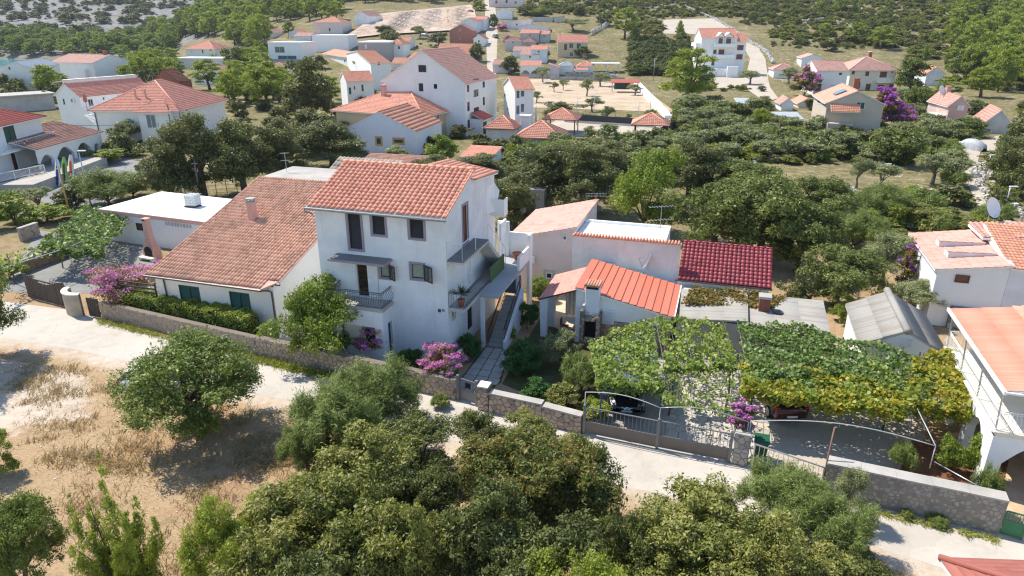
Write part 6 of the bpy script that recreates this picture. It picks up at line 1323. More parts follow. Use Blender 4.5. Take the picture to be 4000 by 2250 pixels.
p = AT(2312, 284); t = thing('white_pergola', 'white square pergola at the end of the walled garden', 'pergola', p, R(-6)); b = MB(); [b.bar((x,y,0),(x,y,2.8), .3) for x in (0,5,9) for y in (0,4)]; b.box(-.3,9.3,-.3,4.3,2.8,3.1); b.build('frame', white2, t)
for j, (x0, y0, x1, y1, h, lb) in enumerate(((2205,300,2365,302,1.8,'low stone wall of the walled garden'),(2030,306,2150,308,1.6,'grey block wall in front of the arcade'),(2150,312,2440,316,1.2,'long grey field wall along the dry field'))): stone_wall('garden_wall', lb, AT(x0,y0), AT(x1,y1), h, .6, stone_b, .3, mortar_l, 30, 60+j, False, z=AT(x0,y0).z-.2)
# big white block on the slope
HX = house('apartment_block', 'white four storey block with coral roof, dormers and balconies on the slope', 'building', None, None, None, 13.2, 2.6, 'gable_u', white2, T_far, white2, .5, [('R',2787,194,2798,210,'brown'),('R',2808,193,2828,213,'brown'),('R',2780,236,2790,256,'brown')], None, .5, pos=(*AT(2728,292)[:2], -3, (2862-2728)/ppm(AT(2728,292)), 12))
zt = HX.ze
sc_ = HX.W/134
for (x0, w2) in ((58*sc_, 26*sc_), (86*sc_, 30*sc_)):
    b = MB(); b.box(x0,x0+w2,-.35,3,zt-2.4,zt+.3); d_ = b.build('dormer', white2, HX.t); b = MB(); b.poly([(x0-.3,-.8,zt+.25),(x0+w2/2,-.8,zt+1.5),(x0+w2/2,3.2,zt+1.5),(x0-.3,3.2,zt+.25)]); b.poly([(x0+w2+.3,-.8,zt+.25),(x0+w2+.3,3.2,zt+.25),(x0+w2/2,3.2,zt+1.5),(x0+w2/2,-.8,zt+1.5)]); b.poly([(x0,-.36,zt+.3),(x0+w2,-.36,zt+.3),(x0+w2/2,-.36,zt+1.4)]); b.build('dormer_roof', white2, d_); b = MB(); b.box(x0+w2*.2,x0+w2*.8,-.4,-.35,zt-2.2,zt); b.build('window', brown_sh, d_)
for y_ in (183, 226): balcony(HX.t, HX.PR, 48*sc_, 126*sc_, HX.fr.onv(2800,y_,-1)[2], 1.6, None, 20, True, rh=1.0)
for y_ in (180, 212): balcony(HX.t, HX.PL, 1.0, 9.0, HX.fr.onu(2720,y_,-1)[2], 1.5, None, 8, True, rh=1.0)
b = MB(); b.box(HX.W+.02,HX.W+3.4,1.0,11,HX.g-.5,zt-1.2); b.build('side_wing', white2, HX.t); r = MB(); q = [(HX.W-.1,.6,zt-1.4),(HX.W+3.8,.6,zt-1.4),(HX.W+3.8,6.5,zt+1.2),(HX.W-.1,6.5,zt+1.2)]; r.slab(q, .1); ro = r.build('wing_roof', white2, HX.t); tile_sheet('tile_courses', *q, T_far, ro, .45, None)
for y_ in (176, 212): z_ = HX.fr.onv(2865,y_,1)[2]; window(HX.t, lambda s, o, z: (s, 1.0-o, z), HX.W+.6, HX.W+2.6, z_-1.6, z_, 'brown', None, rec=-.03)
b = MB(); b.box(-1,HX.W-1,-4.5,-.02,HX.g-.6,HX.g+2.2); b.build('front_terrace', white2, HX.t); b = MB(); b.box(8,HX.W,-5.6,-4.6,HX.g-.6,HX.g+3.0); b.build('entrance', white2, HX.t)
# right hand hamlet
fh('white_cottage_group', 'white cottage with pink hip roof at the left of the hamlet', 3020, 3112, 270, 305, 8, 1.6, 'hip', -8, wall=white2, tiles=T_pink); fh('flat_cottage', 'white house with red chimney behind the hamlet', 3128, 3215, 226, 262, 10, 1.2, 'gable_v', -12, wall=white2, tiles=T_pink)
HBB = fh('bougainvillea_house', 'white two storey house with salmon roof beside a bougainvillea', 3178, 3314, 274, 372, 12, 2.0, 'gable_u', -6, wall=white2, tiles=T_pink, wins=[(3278,284,3288,293,'shut'),(3185,290,3205,308,'shut'),(3178,328,3205,356,'black')]); aircon(HBB.t, HBB.PR, HBB.W*.55, HBB.g+2.2, 1.0, .8)
for y_ in (319, 362): balcony(HBB.t, HBB.PR, .1, HBB.W*.22, HBB.fr.onv(3185,y_,0)[2], 1.2, whitemetal, 8)
HCC = fh('cream_hip_house', 'cream white house with large salmon hip roof and long balcony', 3310, 3505, 268, 352, 13, 2.9, 'hip', -4, wall=cream, tiles=T_pink, wins=[(3329,275,3338,291,'brown'),(3382,279,3393,297,'brown'),(3439,280,3462,303,'brown'),(3430,331,3449,349,'shut'),(3475,330,3497,349,'brown'),(3346,321,3358,346,'brown'),(3384,327,3398,352,'brown')], over=.9)
balcony(HCC.t, HCC.PR, HCC.W*.56, HCC.W*1.1, HCC.fr.onv(3450,320,-1)[2], 2.0, white2, 30, False, rh=1.1); chimney(HCC, HCC.W*.62, 8, HCC.ze+1.5, HCC.ze+4.0, .9, .9, brickm, white2); aircon(HCC.t, HCC.PR, HCC.W*.86, HCC.ze-1.2, 1.1, .7)
HDD = house('beige_solar_house', 'beige house with coral roof, solar panel and green shutters', 'house', (3232,400), (3182,368), (3415,388), 5.6, 2.0, 'gable_v', beige, T_far, white2, .4, [('R',3346,398,3375,426,'wgshut'),('L',3216,395,3224,415,'green'),('L',3194,388,3201,405,'green'),('R',3290,408,3303,432,'gshut')], None, .45)
b = MB(); w_ = HDD.W/2; o_ = .25; f = lambda u, v: (u, v, HDD.ze + 2.0*u/w_ + o_ - .0); b.add([f(1.6,3.2), f(w_-1.0,3.2), f(w_-1.0,6.2), f(1.6,6.2)], [(0,1,2,3)]); b.build('solar_panel', glass_b, HDD.t); chimney(HDD, w_+.8, 6.0, HDD.ze+1.6, HDD.ze+3.4, .9, .9, brickm, terracotta)
s = HDD.fr.onv(3300,400,-1)[0]; r = MB(); q = [(s-2.0,-1.8,HDD.ze-1.3),(s+2.6,-1.8,HDD.ze-1.3),(s+2.6,-.02,HDD.ze-.2),(s-2.0,-.02,HDD.ze-.2)]; r.slab(q, .1); ro = r.build('porch_roof', white2, HDD.t); tile_sheet('tile_courses', *q, T_orange, ro, .4, .33, .06); b = MB(); b.box(s-2.2,s+1.8,-1.8,-.02,-.3,2.4); b.build('porch', beige, HDD.t)
HEE = fh('rose_house', 'rose coloured house with salmon roof and white shutters', 3690, 3785, 409, 500, 9, 1.6, 'gable_v', -8, wall=pinkwall, tiles=T_pink, wins=[(3741,411,3764,431,'wshut'),(3694,460,3716,480,'wshut')]); chimney(HEE, HEE.W*.55, 6, HEE.ze+1, HEE.ze+2.6, .8, .8, salmon); balcony(HEE.t, HEE.PL, .5, 5.5, HEE.fr.onu(3680,452,-1)[2], 1.4, whitemetal, 8)
dish('satellite_dish', 'white dish on the roof of the rose coloured house', HEE.fr.w(.6, 6, HEE.ze+.4), .9, R(25), mast=1.0)
fh('corner_barn', 'grey rendered barn with pale pink roof near the right edge', 3836, 3955, 478, 520, 9, 2.2, 'gable_v', -22, 'building', greypl, T_pink); fh('hidden_roof_house', 'white house with worn orange roof half hidden by trees', 3610, 3690, 285, 335, 9, 1.8, 'gable_v', -10, wall=white, tiles=T_orange); fh('pink_shed', 'small white shed with pink roof left of the solar house', 3050, 3100, 402, 432, 6, 1.0, 'gable_v', -8, 'shed', white2, T_pink); fh('cream_shed', 'small cream shed with coral roof beside the solar house', 3118, 3184, 402, 422, 7, 1.0, 'gable_v', -8, 'shed', cream, T_far)
for (x0, x1, ye, yb, lb) in ((3000,3134,462,475,'long shed with pale metal roof among olive trees'), (2886,2936,404,440,'grey block shed with pale corrugated roof')): fh('metal_shed', lb, x0, x1, ye, yb, 5, .6, 'shed_v', -6, 'shed', greypl, tilem('pale_metal_sheet', (.62,.64,.66), .15, .05, rough=.4))
fh('garden_room', 'flat pale garden room above the village street', 2078, 2160, 68, 85, 7, 0, 'flat', -6, 'building', greypl); fh('garden_store', 'small grey store with sloping roof above the village street', 2165, 2205, 66, 88, 6, .6, 'shed_u', -6, 'shed', greypl, T_slate)
# hamlet lane: lamps, walls, covered car
lampp('street lamp at the top of the curved lane', (3843,715), (3865,607)); lampp('street lamp lower down the curved lane beside the rocks', (3922,825), (3943,730)); lampp('thin lamp post beside the forecourt of the white block', (3052,345), (3053,312))
for j, (x0, y0, x1, y1, h, lb) in enumerate(((3255,505,3530,520,1.4,'long hedge topped wall below the hamlet'),(3330,545,3560,575,1.0,'grey retaining wall below the hedge'),(3540,560,3640,590,1.1,'grey yard wall beside the covered car'))): p0, p1 = AT(x0,y0), AT(x1,y1); stone_wall('hamlet_wall', lb, p0, p1, h, .6, stone_b, .35, mortar_l, 40, 70+j, True, z=p0.z-.1)
# dry stone walls over the hill
def dry_wall(label, pts, h=1.0, seed=1, w=.9, k_=1.0):
    b = MB(); rr = random.Random(seed); P = [AT(*p) for p in pts]
    for a, c in zip(P[:-1], P[1:]):
        L = (c-a).length; n = max(2, int(L/.55/k_)); dr = (c-a)/L; nr = V3(-dr.y, dr.x, 0)
        for i in range(n):
            for k in range(3):
                q = a+(c-a)*((i+rr.random())/n)+nr*rr.uniform(-w/2,w/2); s = rr.uniform(.3,.75)*k_; z0 = TZ(q.x,q.y)+rr.uniform(-.1,h*.6); m = Matrix.Rotation(rr.uniform(0,3),3,'Z')
                vs = [m @ V3(x*s*rr.uniform(.3,.55), y*s*rr.uniform(.3,.55), z*s*rr.uniform(.25,.5))+V3(q.x,q.y,z0+.2) for x in (-1,1) for y in (-1,1) for z in (-1,1)]
                b.add(vs, [(0,1,3,2),(4,6,7,5),(0,4,5,1),(2,3,7,6),(0,2,6,4),(1,5,7,3)])
    me = b.mesh('dry_stone_wall', stone_w); a_ = me.attributes.new('tint', 'FLOAT', 'FACE'); a_.data.foreach_set('value', [random.random() for _ in b.f]); return tag(put('dry_stone_wall', me), label, 'wall')
dry_wall('long white dry stone wall climbing the hill behind the white block', [(3010,215),(2930,165),(2860,115),(2790,75),(2715,45),(2650,12)], 1.3, 2); dry_wall('dry stone wall beside the dirt track at the white block', [(2890,150),(2960,185),(3000,215),(3020,250)], 1.2, 3); dry_wall('thin line of stones crossing the upper hillside', [(2440,30),(2560,33),(2640,20)], .8, 4); dry_wall('broken pale dry stone wall on the right hillside', [(3130,85),(3220,75),(3300,95),(3330,110)], 1.0, 5); dry_wall('short dry stone wall high on the right hillside', [(3350,30),(3390,45)], 1.0, 6); dry_wall('pale dry stone wall among shrubs below the hamlet', [(3300,575),(3395,640),(3470,660)], .5, 7, 2.2, .7); dry_wall('rubble bank beside the curved lane', [(3850,640),(3840,690),(3900,780),(3960,850)], .25, 8, 3.0, .6)
p0, p1 = AT(2305,140), AT(2372,102); t = dry_wall('dark rough stone wall above the ochre cottage', [(2305,140),(2340,120),(2372,102)], 3.0, 9)
# ---------------------------------------------------------------- plants
L_oak = leafm('holm_oak_leaf', [(0.061,0.075,0.024),(0.122,0.139,0.045),(0.200,0.213,0.073),(0.293,0.299,0.125)], .3)
L_oakg = leafm('green_oak_leaf', [(0.059,0.086,0.021),(0.127,0.160,0.040),(0.214,0.251,0.064),(0.312,0.336,0.107)], .3)
L_pine = leafm('aleppo_pine_needles', [(0.106,0.157,0.022),(0.212,0.273,0.033),(0.339,0.394,0.054),(0.445,0.487,0.093)], .35)
L_pined = leafm('dark_pine_needles', [(0.069,0.110,0.025),(0.143,0.197,0.039),(0.233,0.296,0.061),(0.329,0.371,0.098)], .35)  # darker needle green than the bright pines
L_olive = leafm('olive_leaf', [(0.138,0.162,0.069),(0.233,0.261,0.113),(0.339,0.365,0.176),(0.445,0.464,0.255)], .3)
L_jun = leafm('juniper_needles', [(0.058,0.089,0.017),(0.129,0.175,0.032),(0.213,0.274,0.057),(0.302,0.359,0.095)], .3)
L_juny = leafm('young_juniper_needles', [(0.124,0.168,0.023),(0.246,0.303,0.039),(0.370,0.421,0.062),(0.478,0.505,0.104)], .35)
L_scrub = leafm('mastic_scrub_leaf', [(0.058,0.068,0.016),(0.134,0.155,0.032),(0.232,0.249,0.055),(0.339,0.339,0.084),(0.339,0.289,0.137)], .3)
L_scrubd = leafm('dark_scrub_leaf', [(0.041,0.055,0.016),(0.093,0.114,0.029),(0.165,0.189,0.050),(0.258,0.274,0.084)], .3)
L_autumn = leafm('turning_leaf', [(0.040,0.055,0.014),(0.107,0.135,0.030),(0.178,0.205,0.046),(0.276,0.210,0.054),(0.374,0.169,0.076)], .35)
L_feath = leafm('tamarisk_spray', [(0.081,0.117,0.025),(0.167,0.219,0.050),(0.248,0.306,0.083),(0.315,0.368,0.133)], .35)
L_vine = leafm('vine_leaf', [(.085,.14,.016),(.19,.265,.035),(.33,.41,.075),(.50,.54,.20)], .4, .5)
L_vined = leafm('dark_vine_leaf', [(0.055,0.099,0.022),(0.121,0.191,0.042),(0.212,0.302,0.075),(0.342,0.441,0.150)], .35, .5)
L_viney = leafm('yellow_vine_leaf', [(.12,.17,.02),(.24,.29,.03),(.42,.39,.04),(.54,.38,.07)], .4, .4)
L_boug = leafm('magenta_bract', [(.50,.10,.50),(.62,.20,.60),(.74,.38,.68),(.60,.38,.40)], .4, .2)
L_bougp = leafm('violet_bract', [(.30,.05,.42),(.42,.10,.55),(.54,.22,.60)], .4, .2)
L_bougl = leafm('bougainvillea_leaf', [(.06,.09,.02),(.14,.16,.03),(.34,.22,.06),(.44,.25,.10)], .35)
L_hedge = leafm('hedge_leaf', [(.09,.135,.014),(.20,.27,.028),(.33,.40,.05),(.48,.52,.14)], .4, .5)
L_fig = leafm('bright_shrub_leaf', [(.08,.125,.014),(.17,.24,.026),(.29,.37,.05),(.45,.49,.14)], .4, .5)
L_dgreen = leafm('deep_green_leaf', [(0.027,0.092,0.019),(0.058,0.154,0.030),(0.096,0.216,0.043)], .3)
L_straw = leafm('dry_grass_blade', [(.26,.19,.11),(.40,.30,.18),(.54,.43,.28),(.30,.22,.10)], .3, .1)
L_weed = leafm('roadside_weed', [(0.135,0.184,0.030),(0.308,0.348,0.062),(0.520,0.493,0.137)], .35)
def unit(v): return v/np.maximum(1e-9, np.linalg.norm(v, axis=1, keepdims=True))
def sub_lobes(big, k, f, rs, flat=1.0):
    out = []
    for c in big:
        d = unit(rs.normal(size=(k, 3))); d[:,2] = np.abs(d[:,2])*.75+d[:,2]*.25
        p = c[:3] + d*c[3:6]*rs.uniform(.55, .95, (k,1))
        r = c[3:6]*f*rs.uniform(.7, 1.3, (k,1)); out.append(np.concatenate([p, r], 1))
    return np.concatenate(out)
def lobes(kind, rs):
    if kind in ('round', 'dome', 'olive'):
        nb, cz, R3, rb = {'round':(24,.46,(.37,.37,.40),.16), 'dome':(19,.40,(.36,.36,.36),.17), 'olive':(11,.62,(.32,.32,.22),.17)}[kind]
        d = unit(rs.normal(size=(nb, 3))); d[:,2] = np.where(d[:,2] < -.8, -d[:,2]*.5, d[:,2])
        c = np.array([0,0,cz]) + d*np.array(R3)*rs.uniform(.65, 1.08, (nb,1)); r = rb*rs.uniform(.65, 1.2, (nb,1))
        big = np.concatenate([c, r, r, r*.85], 1); big = np.concatenate([big, [[0,0,cz,.24,.24,.22]]])
        return sub_lobes(big, 8 if kind != 'olive' else 6, .42, rs), big
    if kind == 'pine':
        n = 20; z = np.linspace(.30, .95, n); a = np.arange(n)*2.4+rs.uniform(0,.8,n); rad = (.44*np.sin(np.pi*np.clip((1.05-z)/.95,0,1))**.8)*rs.uniform(.4,1.0,n)
        c = np.stack([rad*np.cos(a), rad*np.sin(a), z-rad*.12], 1); r = rs.uniform(.10,.19,(n,1)); big = np.concatenate([c, r, r, r*.5], 1); return sub_lobes(big, 8, .42, rs), big
    if kind == 'cone':
        n = 26; z = np.linspace(.08, .96, n); a = np.arange(n)*2.4; rad = .36*(1-z)**.7*rs.uniform(.6,1.05,n); c = np.stack([rad*np.cos(a), rad*np.sin(a), z], 1); r = (.06+.13*(1-z))[:,None]*rs.uniform(.8,1.2,(n,1)); big = np.concatenate([c, r, r, r*1.0], 1); return sub_lobes(big, 7, .42, rs), big
    if kind == 'spires':
        b = []
        for k in range(9):
            a = k*2.4; rad = .0 if k == 0 else rs.uniform(.18,.42); top = 1.0 if k == 0 else rs.uniform(.5,.85)*(1-rad*.3); n = 9
            for i in range(n):
                f = i/(n-1); z = .12+(top-.12)*f; rr_ = .085*(1-f)**.7+.018; b.append([rad*math.cos(a)*(.45+.55*min(1,f*1.3)), rad*math.sin(a)*(.45+.55*min(1,f*1.3)), z, rr_, rr_, rr_*1.5])
        big = np.array(b); return sub_lobes(big, 4, .5, rs), big
    if kind == 'spread':      # wide juniper crown carried on several stems
        n = 34; a = np.arange(n)*2.4; rad = .42*np.sqrt((np.arange(n)+.5)/n); z = .46+.44*np.cos(rad/.46*1.45)-.04+rs.uniform(-.09,.06,n)
        c = np.stack([rad*np.cos(a), rad*np.sin(a), z], 1); r = rs.uniform(.10,.16,(n,1)); big = np.concatenate([c, r, r, r*1.15], 1)
        m = 22; a = rs.uniform(0,6.28,m); rad = rs.uniform(.22,.43,m); c = np.stack([rad*np.cos(a), rad*np.sin(a), rs.uniform(.24,.5,m)], 1); r = rs.uniform(.08,.13,(m,1)); big = np.concatenate([big, np.concatenate([c, r, r, r], 1)]); return sub_lobes(big, 9, .40, rs), big
    if kind == 'plume':
        n = 15; a = np.arange(n)*2.4; rad = .36*np.sqrt((np.arange(n)+.3)/n); top = rs.uniform(.6,.95,n)*(1-rad*.5); c = np.stack([rad*np.cos(a), rad*np.sin(a), top*.62], 1); r = rs.uniform(.11,.16,(n,1)); big = np.concatenate([c, r, r, (top*.40)[:,None]], 1); return sub_lobes(big, 7, .5, rs), big
def leaf_cloud(lob, n, ll, lw, rs, shell=.22, up=.35, droop=0.0, stand=0.0, outw=.6):
    w = lob[:,3]*lob[:,4]+lob[:,3]*lob[:,5]; i = rs.choice(len(lob), n, p=w/w.sum()); d = unit(rs.normal(size=(n,3)))
    rad = 1-np.abs(rs.normal(0, shell, (n,1))); st = rs.random((n,1)) < .16; rad = np.where(st, rs.uniform(1.0, 1.55, (n,1)), rad); p = lob[i,:3]+d*lob[i,3:6]*np.clip(rad, .1, 1.6)
    p = p + .012*np.sin(p[:,[1,2,0]]*23+1.7) + .008*np.sin(p[:,[2,0,1]]*51)
    nr = unit(d*outw + rs.normal(size=(n,3))*.55 + np.array([0,0,up]))
    t = rs.normal(size=(n,3)) + d*stand + np.array([0,0,stand*.9-droop]); t = unit(t - nr*np.sum(t*nr, 1, keepdims=True)); b = np.cross(nr, t)
    L = (ll*np.exp(rs.normal(-.05,.38,(n,1))))/2; Wd = (lw*np.exp(rs.normal(-.05,.35,(n,1))))/2
    V = np.stack([p-t*L, p+b*Wd+t*L*.1, p+t*L, p-b*Wd+t*L*.1], 1).reshape(-1,3)
    tint = np.clip(.55*rs.random(n) + .45*rs.random(len(lob))[i], 0, 1)
    return V, tint
def limb_mesh(b, big, rs, r0=.035, zf=.28, k=7, lean=.04, n=6):
    fork = Vector((rs.uniform(-lean,lean), rs.uniform(-lean,lean), zf)); b.tube([(0,0,-.02), (fork.x*.4, fork.y*.4, zf*.5), fork], [r0*1.25, r0, r0*.85], 8)
    for j in rs.permutation(len(big))[:k]:
        e = Vector(big[j][:3]); m = fork.lerp(e, .5)+Vector((rs.uniform(-.04,.04), rs.uniform(-.04,.04), .03)); b.tube([fork, m, e], [r0*.6, r0*.38, r0*.12], n)
PL = {}
def plant_mesh(kind, n, ll, lw, mat, seed, joined=False, bark=None, **kw):
    """a crown and a trunk of unit size, one mesh each, or both in one mesh for far copies"""
    key = (kind, n, mat.name, seed, joined)
    if key in PL: return PL[key]
    rs = np.random.default_rng(seed); lob, big = lobes(kind, rs); V, T = leaf_cloud(lob, n, ll, lw, rs, **kw)
    b = MB(); 
    if kind == 'spread':
        for k in range(4):
            a = k*1.7+.4; e = Vector((.09*math.cos(a), .07*math.sin(a), .30)); b.tube([(.02*math.cos(a),.02*math.sin(a),-.02), e*.5+Vector((0,0,.03)), e], [.030,.024,.018], 7)
            for j in rs.permutation(len(big))[:6]: q = Vector(big[j][:3]); b.tube([e, e.lerp(q,.5)+Vector((0,0,.04)), q], [.016,.011,.004], 5)
    else: limb_mesh(b, big, rs, *( (.02,.10,7) if kind in ('dome','plume') else (.026,.9,0) if kind == 'cone' else (.02,.12,8) if kind == 'spires' else (.035,.30,8)))
    F = np.arange(len(V)).reshape(-1,4)
    if joined:
        fs = np.array([f for f in b.f if len(f) == 4]); V2 = np.concatenate([V, np.array([tuple(v) for v in b.v])]); F2 = np.concatenate([F, fs+len(V)]); me = np_mesh('tree', V2, F2, [mat, bark or barkm], np.concatenate([T, np.zeros(len(fs))])); mi = np.zeros(len(F2), np.int32); mi[len(F):] = 1; me.polygons.foreach_set('material_index', mi); PL[key] = (me, None)
    else: PL[key] = (np_mesh('crown', V, F, mat, T), b.mesh('trunk', bark or barkm, True))
    return PL[key]
LEAF = {'near':(27000,.028,.0132), 'bush':(9000,.050,.024), 'mid':(8800,.050,.0245), 'far':(2400,.088,.044), 'tiny':(260,.22,.12)}
def species(sp, lod, var):
    n, ll, lw = LEAF[lod]; s = {'oak':('round',L_oak), 'oakg':('round',L_oakg), 'pine':('pine',L_pine), 'pined':('pine',L_pined), 'olive':('olive',L_olive), 'jun':('spread',L_jun), 'juny':('dome',L_juny), 'spire':('spires',L_juny), 'scrub':('dome',L_scrub), 'scrubd':('dome',L_scrubd), 'autumn':('dome',L_autumn), 'feath':('plume',L_feath), 'cone':('cone',L_pine), 'coneg':('cone',L_pined), 'fig':('dome',L_fig), 'dgreen':('dome',L_dgreen), 'hedge':('dome',L_hedge), 'greyol':('dome',L_olive), 'oakd':('dome',L_oak)}[sp]
    kw = {}
    if sp == 'feath': n = int(n*1.3); ll *= 1.9; lw *= .42; kw = dict(stand=2.2, shell=.3)
    if sp in ('pine','pined','cone','coneg','spire'): n = int(n*1.15); ll *= 1.1; lw *= .62; kw = dict(stand=.7)
    if sp in ('jun','juny'): n = int(n*1.4); ll *= 1.0; lw *= .72; kw = dict(stand=1.3)
    if sp in ('olive','greyol'): lw *= .6; n = int(n*.85); kw = dict(shell=.4)
    return plant_mesh(s[0], n, ll, lw, s[1], 100+var*17+len(sp), lod in ('far','tiny'), barkl if sp in ('olive','greyol') else barkm, **kw)
def plant(sp, label, p, w, h, lod='mid', var=0, rot=None, name=None, cat=None, group=None, depth_=1.0):
    p = Vector(p); c, tr = species(sp, lod, var); rot = random.uniform(0, 6.28) if rot is None else rot
    nm = name or {'oak':'oak_tree','oakg':'oak_tree','pine':'pine_tree','pined':'pine_tree','olive':'olive_tree','jun':'juniper_tree','juny':'juniper_bush','spire':'juniper_tree','feath':'tamarisk_bush','cone':'conifer_tree','coneg':'conifer_tree','fig':'shrub','dgreen':'shrub','hedge':'shrub'}.get(sp, 'shrub'); ca = cat or ('tree' if nm.endswith('tree') else 'shrub')
    if tr is None: o = put(nm, c, None, p, rotz=rot); tag(o, label, ca, group)
    else: o = thing(nm, label, ca, p, rot, group); put('crown', c, o); put('trunk', tr, o)
    o.scale = (w, w*depth_, h); return o
def tree_px(sp, label, cx, by, wpx, hpx, lod='mid', var=0, **kw):
    """plant whose foot is seen at (cx, by), wpx wide and hpx high in the picture"""
    p = AT(cx, by); k = ppm(p); dep = math.atan2(CAM_H-p.z, p.y); w = wpx/k; 
    lam = max(.35, math.cos(dep)); h = max(.4, (hpx/k - .14*w*math.sin(dep))/lam)
    return plant(sp, label, p, w, h, lod, var, **kw)
# ---- foreground
tree_px('jun', 'broad green juniper standing alone on the straw meadow', 785, 1695, 520, 385, 'near', 0, rot=.6)
tree_px('jun', 'dark juniper cut off by the left edge beside the road', -100, 1405, 370, 450, 'near', 1, rot=2.1)
tree_px('jun', 'tall dark juniper just outside the left edge whose shadow falls on the lay-by', -270, 1490, 430, 520, 'near', 1, rot=3.3)
tree_px('hedge', 'round bright green bush at the left edge of the meadow', -10, 1850, 210, 220, 'near', 0)
tree_px('jun', 'loose olive green bush in the lower left corner', 110, 2330, 370, 380, 'near', 1, rot=4.0)
tree_px('spire', 'young juniper with many pointed tips at the bottom edge', 535, 2370, 400, 520, 'near', 0, rot=.9)
tree_px('juny', 'yellow green juniper bush at the edge of the big thicket', 890, 2370, 330, 400, 'near', 0)
tree_px('juny', 'small yellow green juniper bush at the foot of the thicket by the meadow', 1010, 2080, 190, 170, 'near', 1)
for i, (x, y, w, h, lb) in enumerate(((1330,1770,430,330,'tall feathery tamarisk between the meadow and the road'), (1490,1665,390,290,'feathery tamarisk right in front of the tall white house'), (1200,1830,240,210,'low feathery tamarisk beside the shadow of the juniper'))): tree_px('feath', lb, x, y, w, h, 'near', i % 2)
TH_ = [('scrub',1480,1960,430,370,'grey brown scrub bush below the tamarisks'),('scrubd',1640,1830,330,270,'dark grey scrub bush beside the road below the bougainvillea'),('scrub',1190,2210,480,430,'broad olive brown scrub bush in the middle of the thicket'),('scrub',1420,2300,470,470,'tall olive scrub bush at the centre of the thicket'),('scrub',1060,2440,430,420,'olive scrub bush at the bottom edge left of the thicket'),('scrubd',1330,2460,460,430,'dark scrub bush at the bottom edge in the middle of the thicket'),('scrub',1620,2370,380,470,'yellowish scrub bush beside the dead branches'),('scrubd',1640,2080,320,330,'dusky scrub bush above the dead branches'),
  ('autumn',1985,1990,430,390,'tall dark oak scrub with a few orange leaves in front of the road'),('autumn',2190,2060,430,420,'dense scrub with reddish leaves reaching towards the driveway gate'),('scrubd',1870,1750,200,190,'small round oak bush in front of the garden wall'),('scrub',2060,1790,260,200,'small bush with pale tips below the stone garden wall'),('scrubd',1880,2300,440,470,'deep shaded oak scrub right of the dead branches'),('scrubd',2130,2420,480,440,'shaded oak scrub above the yellow juniper'),('scrub',2230,1870,270,200,'low bush beside the road in front of the driveway gate'),
  ('scrub',2660,2290,520,420,'large pale olive bush at the right of the sandy gap'),('scrubd',2440,2330,300,360,'dark bush in the shade beside the sandy gap'),('scrub',2600,2480,480,360,'olive bush at the bottom edge right of the sandy gap'),('scrub',2760,2080,320,220,'pale bush nearest the road in front of the driveway'),('scrub',2920,2420,420,420,'olive scrub bush at the bottom edge below the green shrub'),
  ('scrub',3180,2440,440,330,'yellow green scrub bush at the bottom edge near the red roof'),('scrubd',3330,2330,250,210,'small scrub bush beside the road near the red roof'),('scrub',2980,2240,300,240,'brownish scrub bush under the green shrub')]
for i, (sp, x, y, w, h, lb) in enumerate(TH_): tree_px(sp, lb, x, y, int(w*1.12), h*.95, 'near', i % 2)
tree_px('juny', 'bright yellow green juniper top at the middle of the bottom edge', 2270, 2560, 440, 420, 'near', 0)
for i, (x, y, w, h, lb) in enumerate(((3060,2050,430,270,'leafy green oleander in front of the parking yard gate'), (3240,2160,330,260,'green oleander beside the tall rubble wall'))): tree_px('feath', lb, x, y, w, h, 'near', i, name='oleander_bush')
tree_px('olive', 'thin pale branch of an olive leaning over the rubble wall', 3290, 2040, 190, 220, 'near', 0)
# dead branches in the thicket
def dead_branch(b, p, d, L, r, rr, k):
    q = p+d*L; b.tube([p, p.lerp(q,.5)+V3(rr.uniform(-.06,.06),rr.uniform(-.06,.06),rr.uniform(-.03,.06))*L*2, q], [r, r*.8, r*.6], 5)
    if k > 0:
        for _ in range(3): e = (d+V3(rr.uniform(-.8,.8),rr.uniform(-.8,.8),rr.uniform(-.5,.6))).normalized(); dead_branch(b, q if _ else p.lerp(q,.6), e, L*rr.uniform(.55,.85), r*.6, rr, k-1)
rr = random.Random(9); p = AT(1760, 2200); t = thing('dead_branches', 'tangle of bare grey branches in the middle of the thicket', 'dead wood', p)
for j in range(5):
    b = MB(); dead_branch(b, V3(rr.uniform(-.4,.4),rr.uniform(-.4,.4),.6), V3(rr.uniform(-.4,.9),rr.uniform(-.9,.2),.55).normalized(), .8, .045, rr, 4); b.build('branch', simple('dead_grey_wood', (.33,.29,.26), .9, 0, .3, 8), t)
